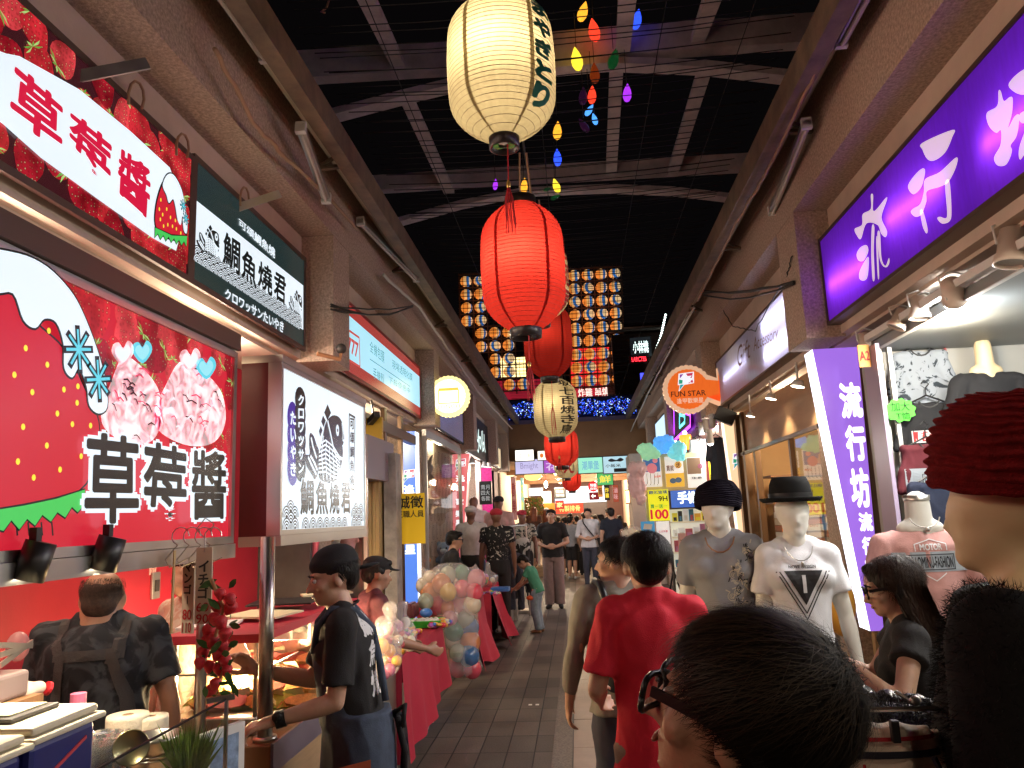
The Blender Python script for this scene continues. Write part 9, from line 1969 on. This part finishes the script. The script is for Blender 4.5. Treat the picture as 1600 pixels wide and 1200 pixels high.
c = at(829, 934, y=11.0); simple('toy', 'orange toy held out by the boy', 'toy', mat('orange_toy', (.8, .13, .03), .4), lambda b: b.ball(c, (.06, .05, .035), 8), smooth=True)
FOLD = dict(arms=(((-.30, .10, -1), (.80, .62, -.28)), ((.30, .10, -1), (-.80, .62, -.28))), hands=({'n': (.1, -1, 0), 'curl': .7, 'd': (1, .2, -.1), 'thumb_to': (0, 0, 1)}, {'n': (-.1, -1, 0), 'curl': .7, 'd': (-1, .2, -.1), 'thumb_to': (0, 0, 1)}))
p = at(868, 950, z=0); person('man in a black tee and taupe trousers standing with hands joined, facing the viewer', p, 176, 1.73, vox=.011, shirt='tee', shirt_mat=BLK, pants='straight', pants_mat=KHAKI, shoes=SH, hair='short', build=1.08, shoulders=1.1, sleeve=.7, **FOLD)
p = at(925, 919, z=0); t, J = person('man in a white shirt with thin black cross-body strap, hands together', p, 172, 1.74, vox=.013, shirt='tee', shirt_mat=WHT, pants='slim', pants_mat=NAVY, shoes=SH, hair='short', sleeve=1.35, collar=True, untuck=1.1, **FOLD)
MT = J['MT']; part(t, 'strap', BLK, lambda b: b.tube([MT @ V(q) for q in ((.12, .02, 1.475), (.09, .13, 1.38), (.0, .158, 1.25), (-.10, .15, 1.12), (-.16, .08, 1.02))], .014, 6))
# far crowd
for i, (px, top, Y, fc, sm, pmm, ll, hr, lb) in enumerate(((884, 807, 20.5, 20, WHT, BLK, .5, 'short', 'person in white tee and black shorts walking away'), (893, 806, 19.8, -30, GRY, BLK, .5, 'short', 'person in a grey tee and black shorts with white shoes, far crowd'), (903, 805, 21.5, 5, BLK, BLK, .06, 'short', 'person all in black behind the grey-shirted one'), (914, 800, 23, 15, CHAR, NAVY, .06, 'bun', 'woman with a topknot far behind the white shirt man'), (912, 812, 20.8, -10, KHAKI, BLK, .06, 'short', 'person in a taupe top between black and white shirts, far crowd'), (941, 803, 18.6, 30, BLK, BLK, .06, 'short', 'person in black just right of the white shirt man'), (957, 793, 17.0, 10, cloth('darkcoat', (.012, .016, .03)), BLK, .06, 'short', 'tall person in a dark coat seen from behind near the right shops'), (878, 808, 24, 0, BLK, NAVY, .06, 'long', 'long haired person in black deep in the far crowd'), (931, 806, 25, 160, NAVY, BLK, .06, 'short', 'person in navy facing out deep in the far crowd'), (948, 808, 24, 0, GRY, BLK, .06, 'short', 'grey clad person beside the shutter in the far crowd'), (870, 809, 26, 10, cloth('brick', (.3, .07, .05)), BLK, .06, 'short', 'person in brick red at the far left of the crowd'))):
 PP(lb, px, top, Y, fc, group='distant shoppers', vox=.018, shirt='tee', shirt_mat=sm, pants='straight', pants_mat=pmm, leg_len=ll, hair=hr, shoes=SHW if i < 2 else SH, features=False)
# added fill lamps: round soffit lights along both rows and beside the viewer
k = 0
for sd in (-1, 1):
 for y in (-2.2, .2, 2.3, 4.2, 7.2, 10.6, 14.2, 17.4):
  k += 1; x = sd*2.05
  if sd < 0 and 5 < y < 9: x = -2.3
  t = thing('downlight', 'round recessed downlight in the shop soffit', 'light', (x, y, 2.69), 'recessed downlights in the soffits')
  zz = 2.548 if sd > 0 and y < 5 else 2.698
  part(t, 'bulb_face', emat('downlight_face', (1, .86, .68), 8), lambda b: b.lathe([(.05, zz-.006), (.001, zz-.006)], 16, Matrix.Translation((x, y, 0)))); part(t, 'ring', WHITEP, lambda b: b.lathe([(.05, zz-.008), (.065, zz-.008), (.065, zz)], 16, Matrix.Translation((x, y, 0))))
  lamp('lamp', (x, y, zz-.05), 16, (1, .84, .64), .06, parent=t)
src = [o for o in bpy.data.objects if o.get('group') == 'distant shoppers'][:8]
for i, o in enumerate(src):
 c = copy_tree(o); c.location = (-1.3+.36*i, 21.5+.9*(i % 3)+.4*(i % 2), 0); c.rotation_euler.z = rd.uniform(-.5, .5); c['label'] = 'dark haired shopper in the packed far crowd'
p = at(835, 1102, z=0)
simple('floor_sticker', 'two tiny pale stickers stuck on the paving', 'sticker', WHITEP, lambda b: [b.box(p.x-.05+.06*i, p.x-.02+.06*i, p.y-.02, p.y+.02, .004, .006) for i in range(2)])
# ================================================================ night
w = bpy.data.worlds.new('World'); sc.world = w; w.use_nodes = True
nt = w.node_tree; bg = nt.nodes['Background']; bg.inputs[0].default_value = (.10, .08, .09, 1); bg.inputs[1].default_value = .02
sc.view_settings.view_transform = 'Standard'; sc.view_settings.look = 'None'; sc.view_settings.exposure = 0; sc.view_settings.gamma = 1
sc.cycles.use_denoising = True
sc.cycles.max_bounces = 6; sc.cycles.diffuse_bounces = 3; sc.cycles.transparent_max_bounces = 12; sc.cycles.caustics_reflective = False; sc.cycles.caustics_refractive = False
sc.cycles.sample_clamp_indirect = 6; sc.cycles.use_light_tree = True
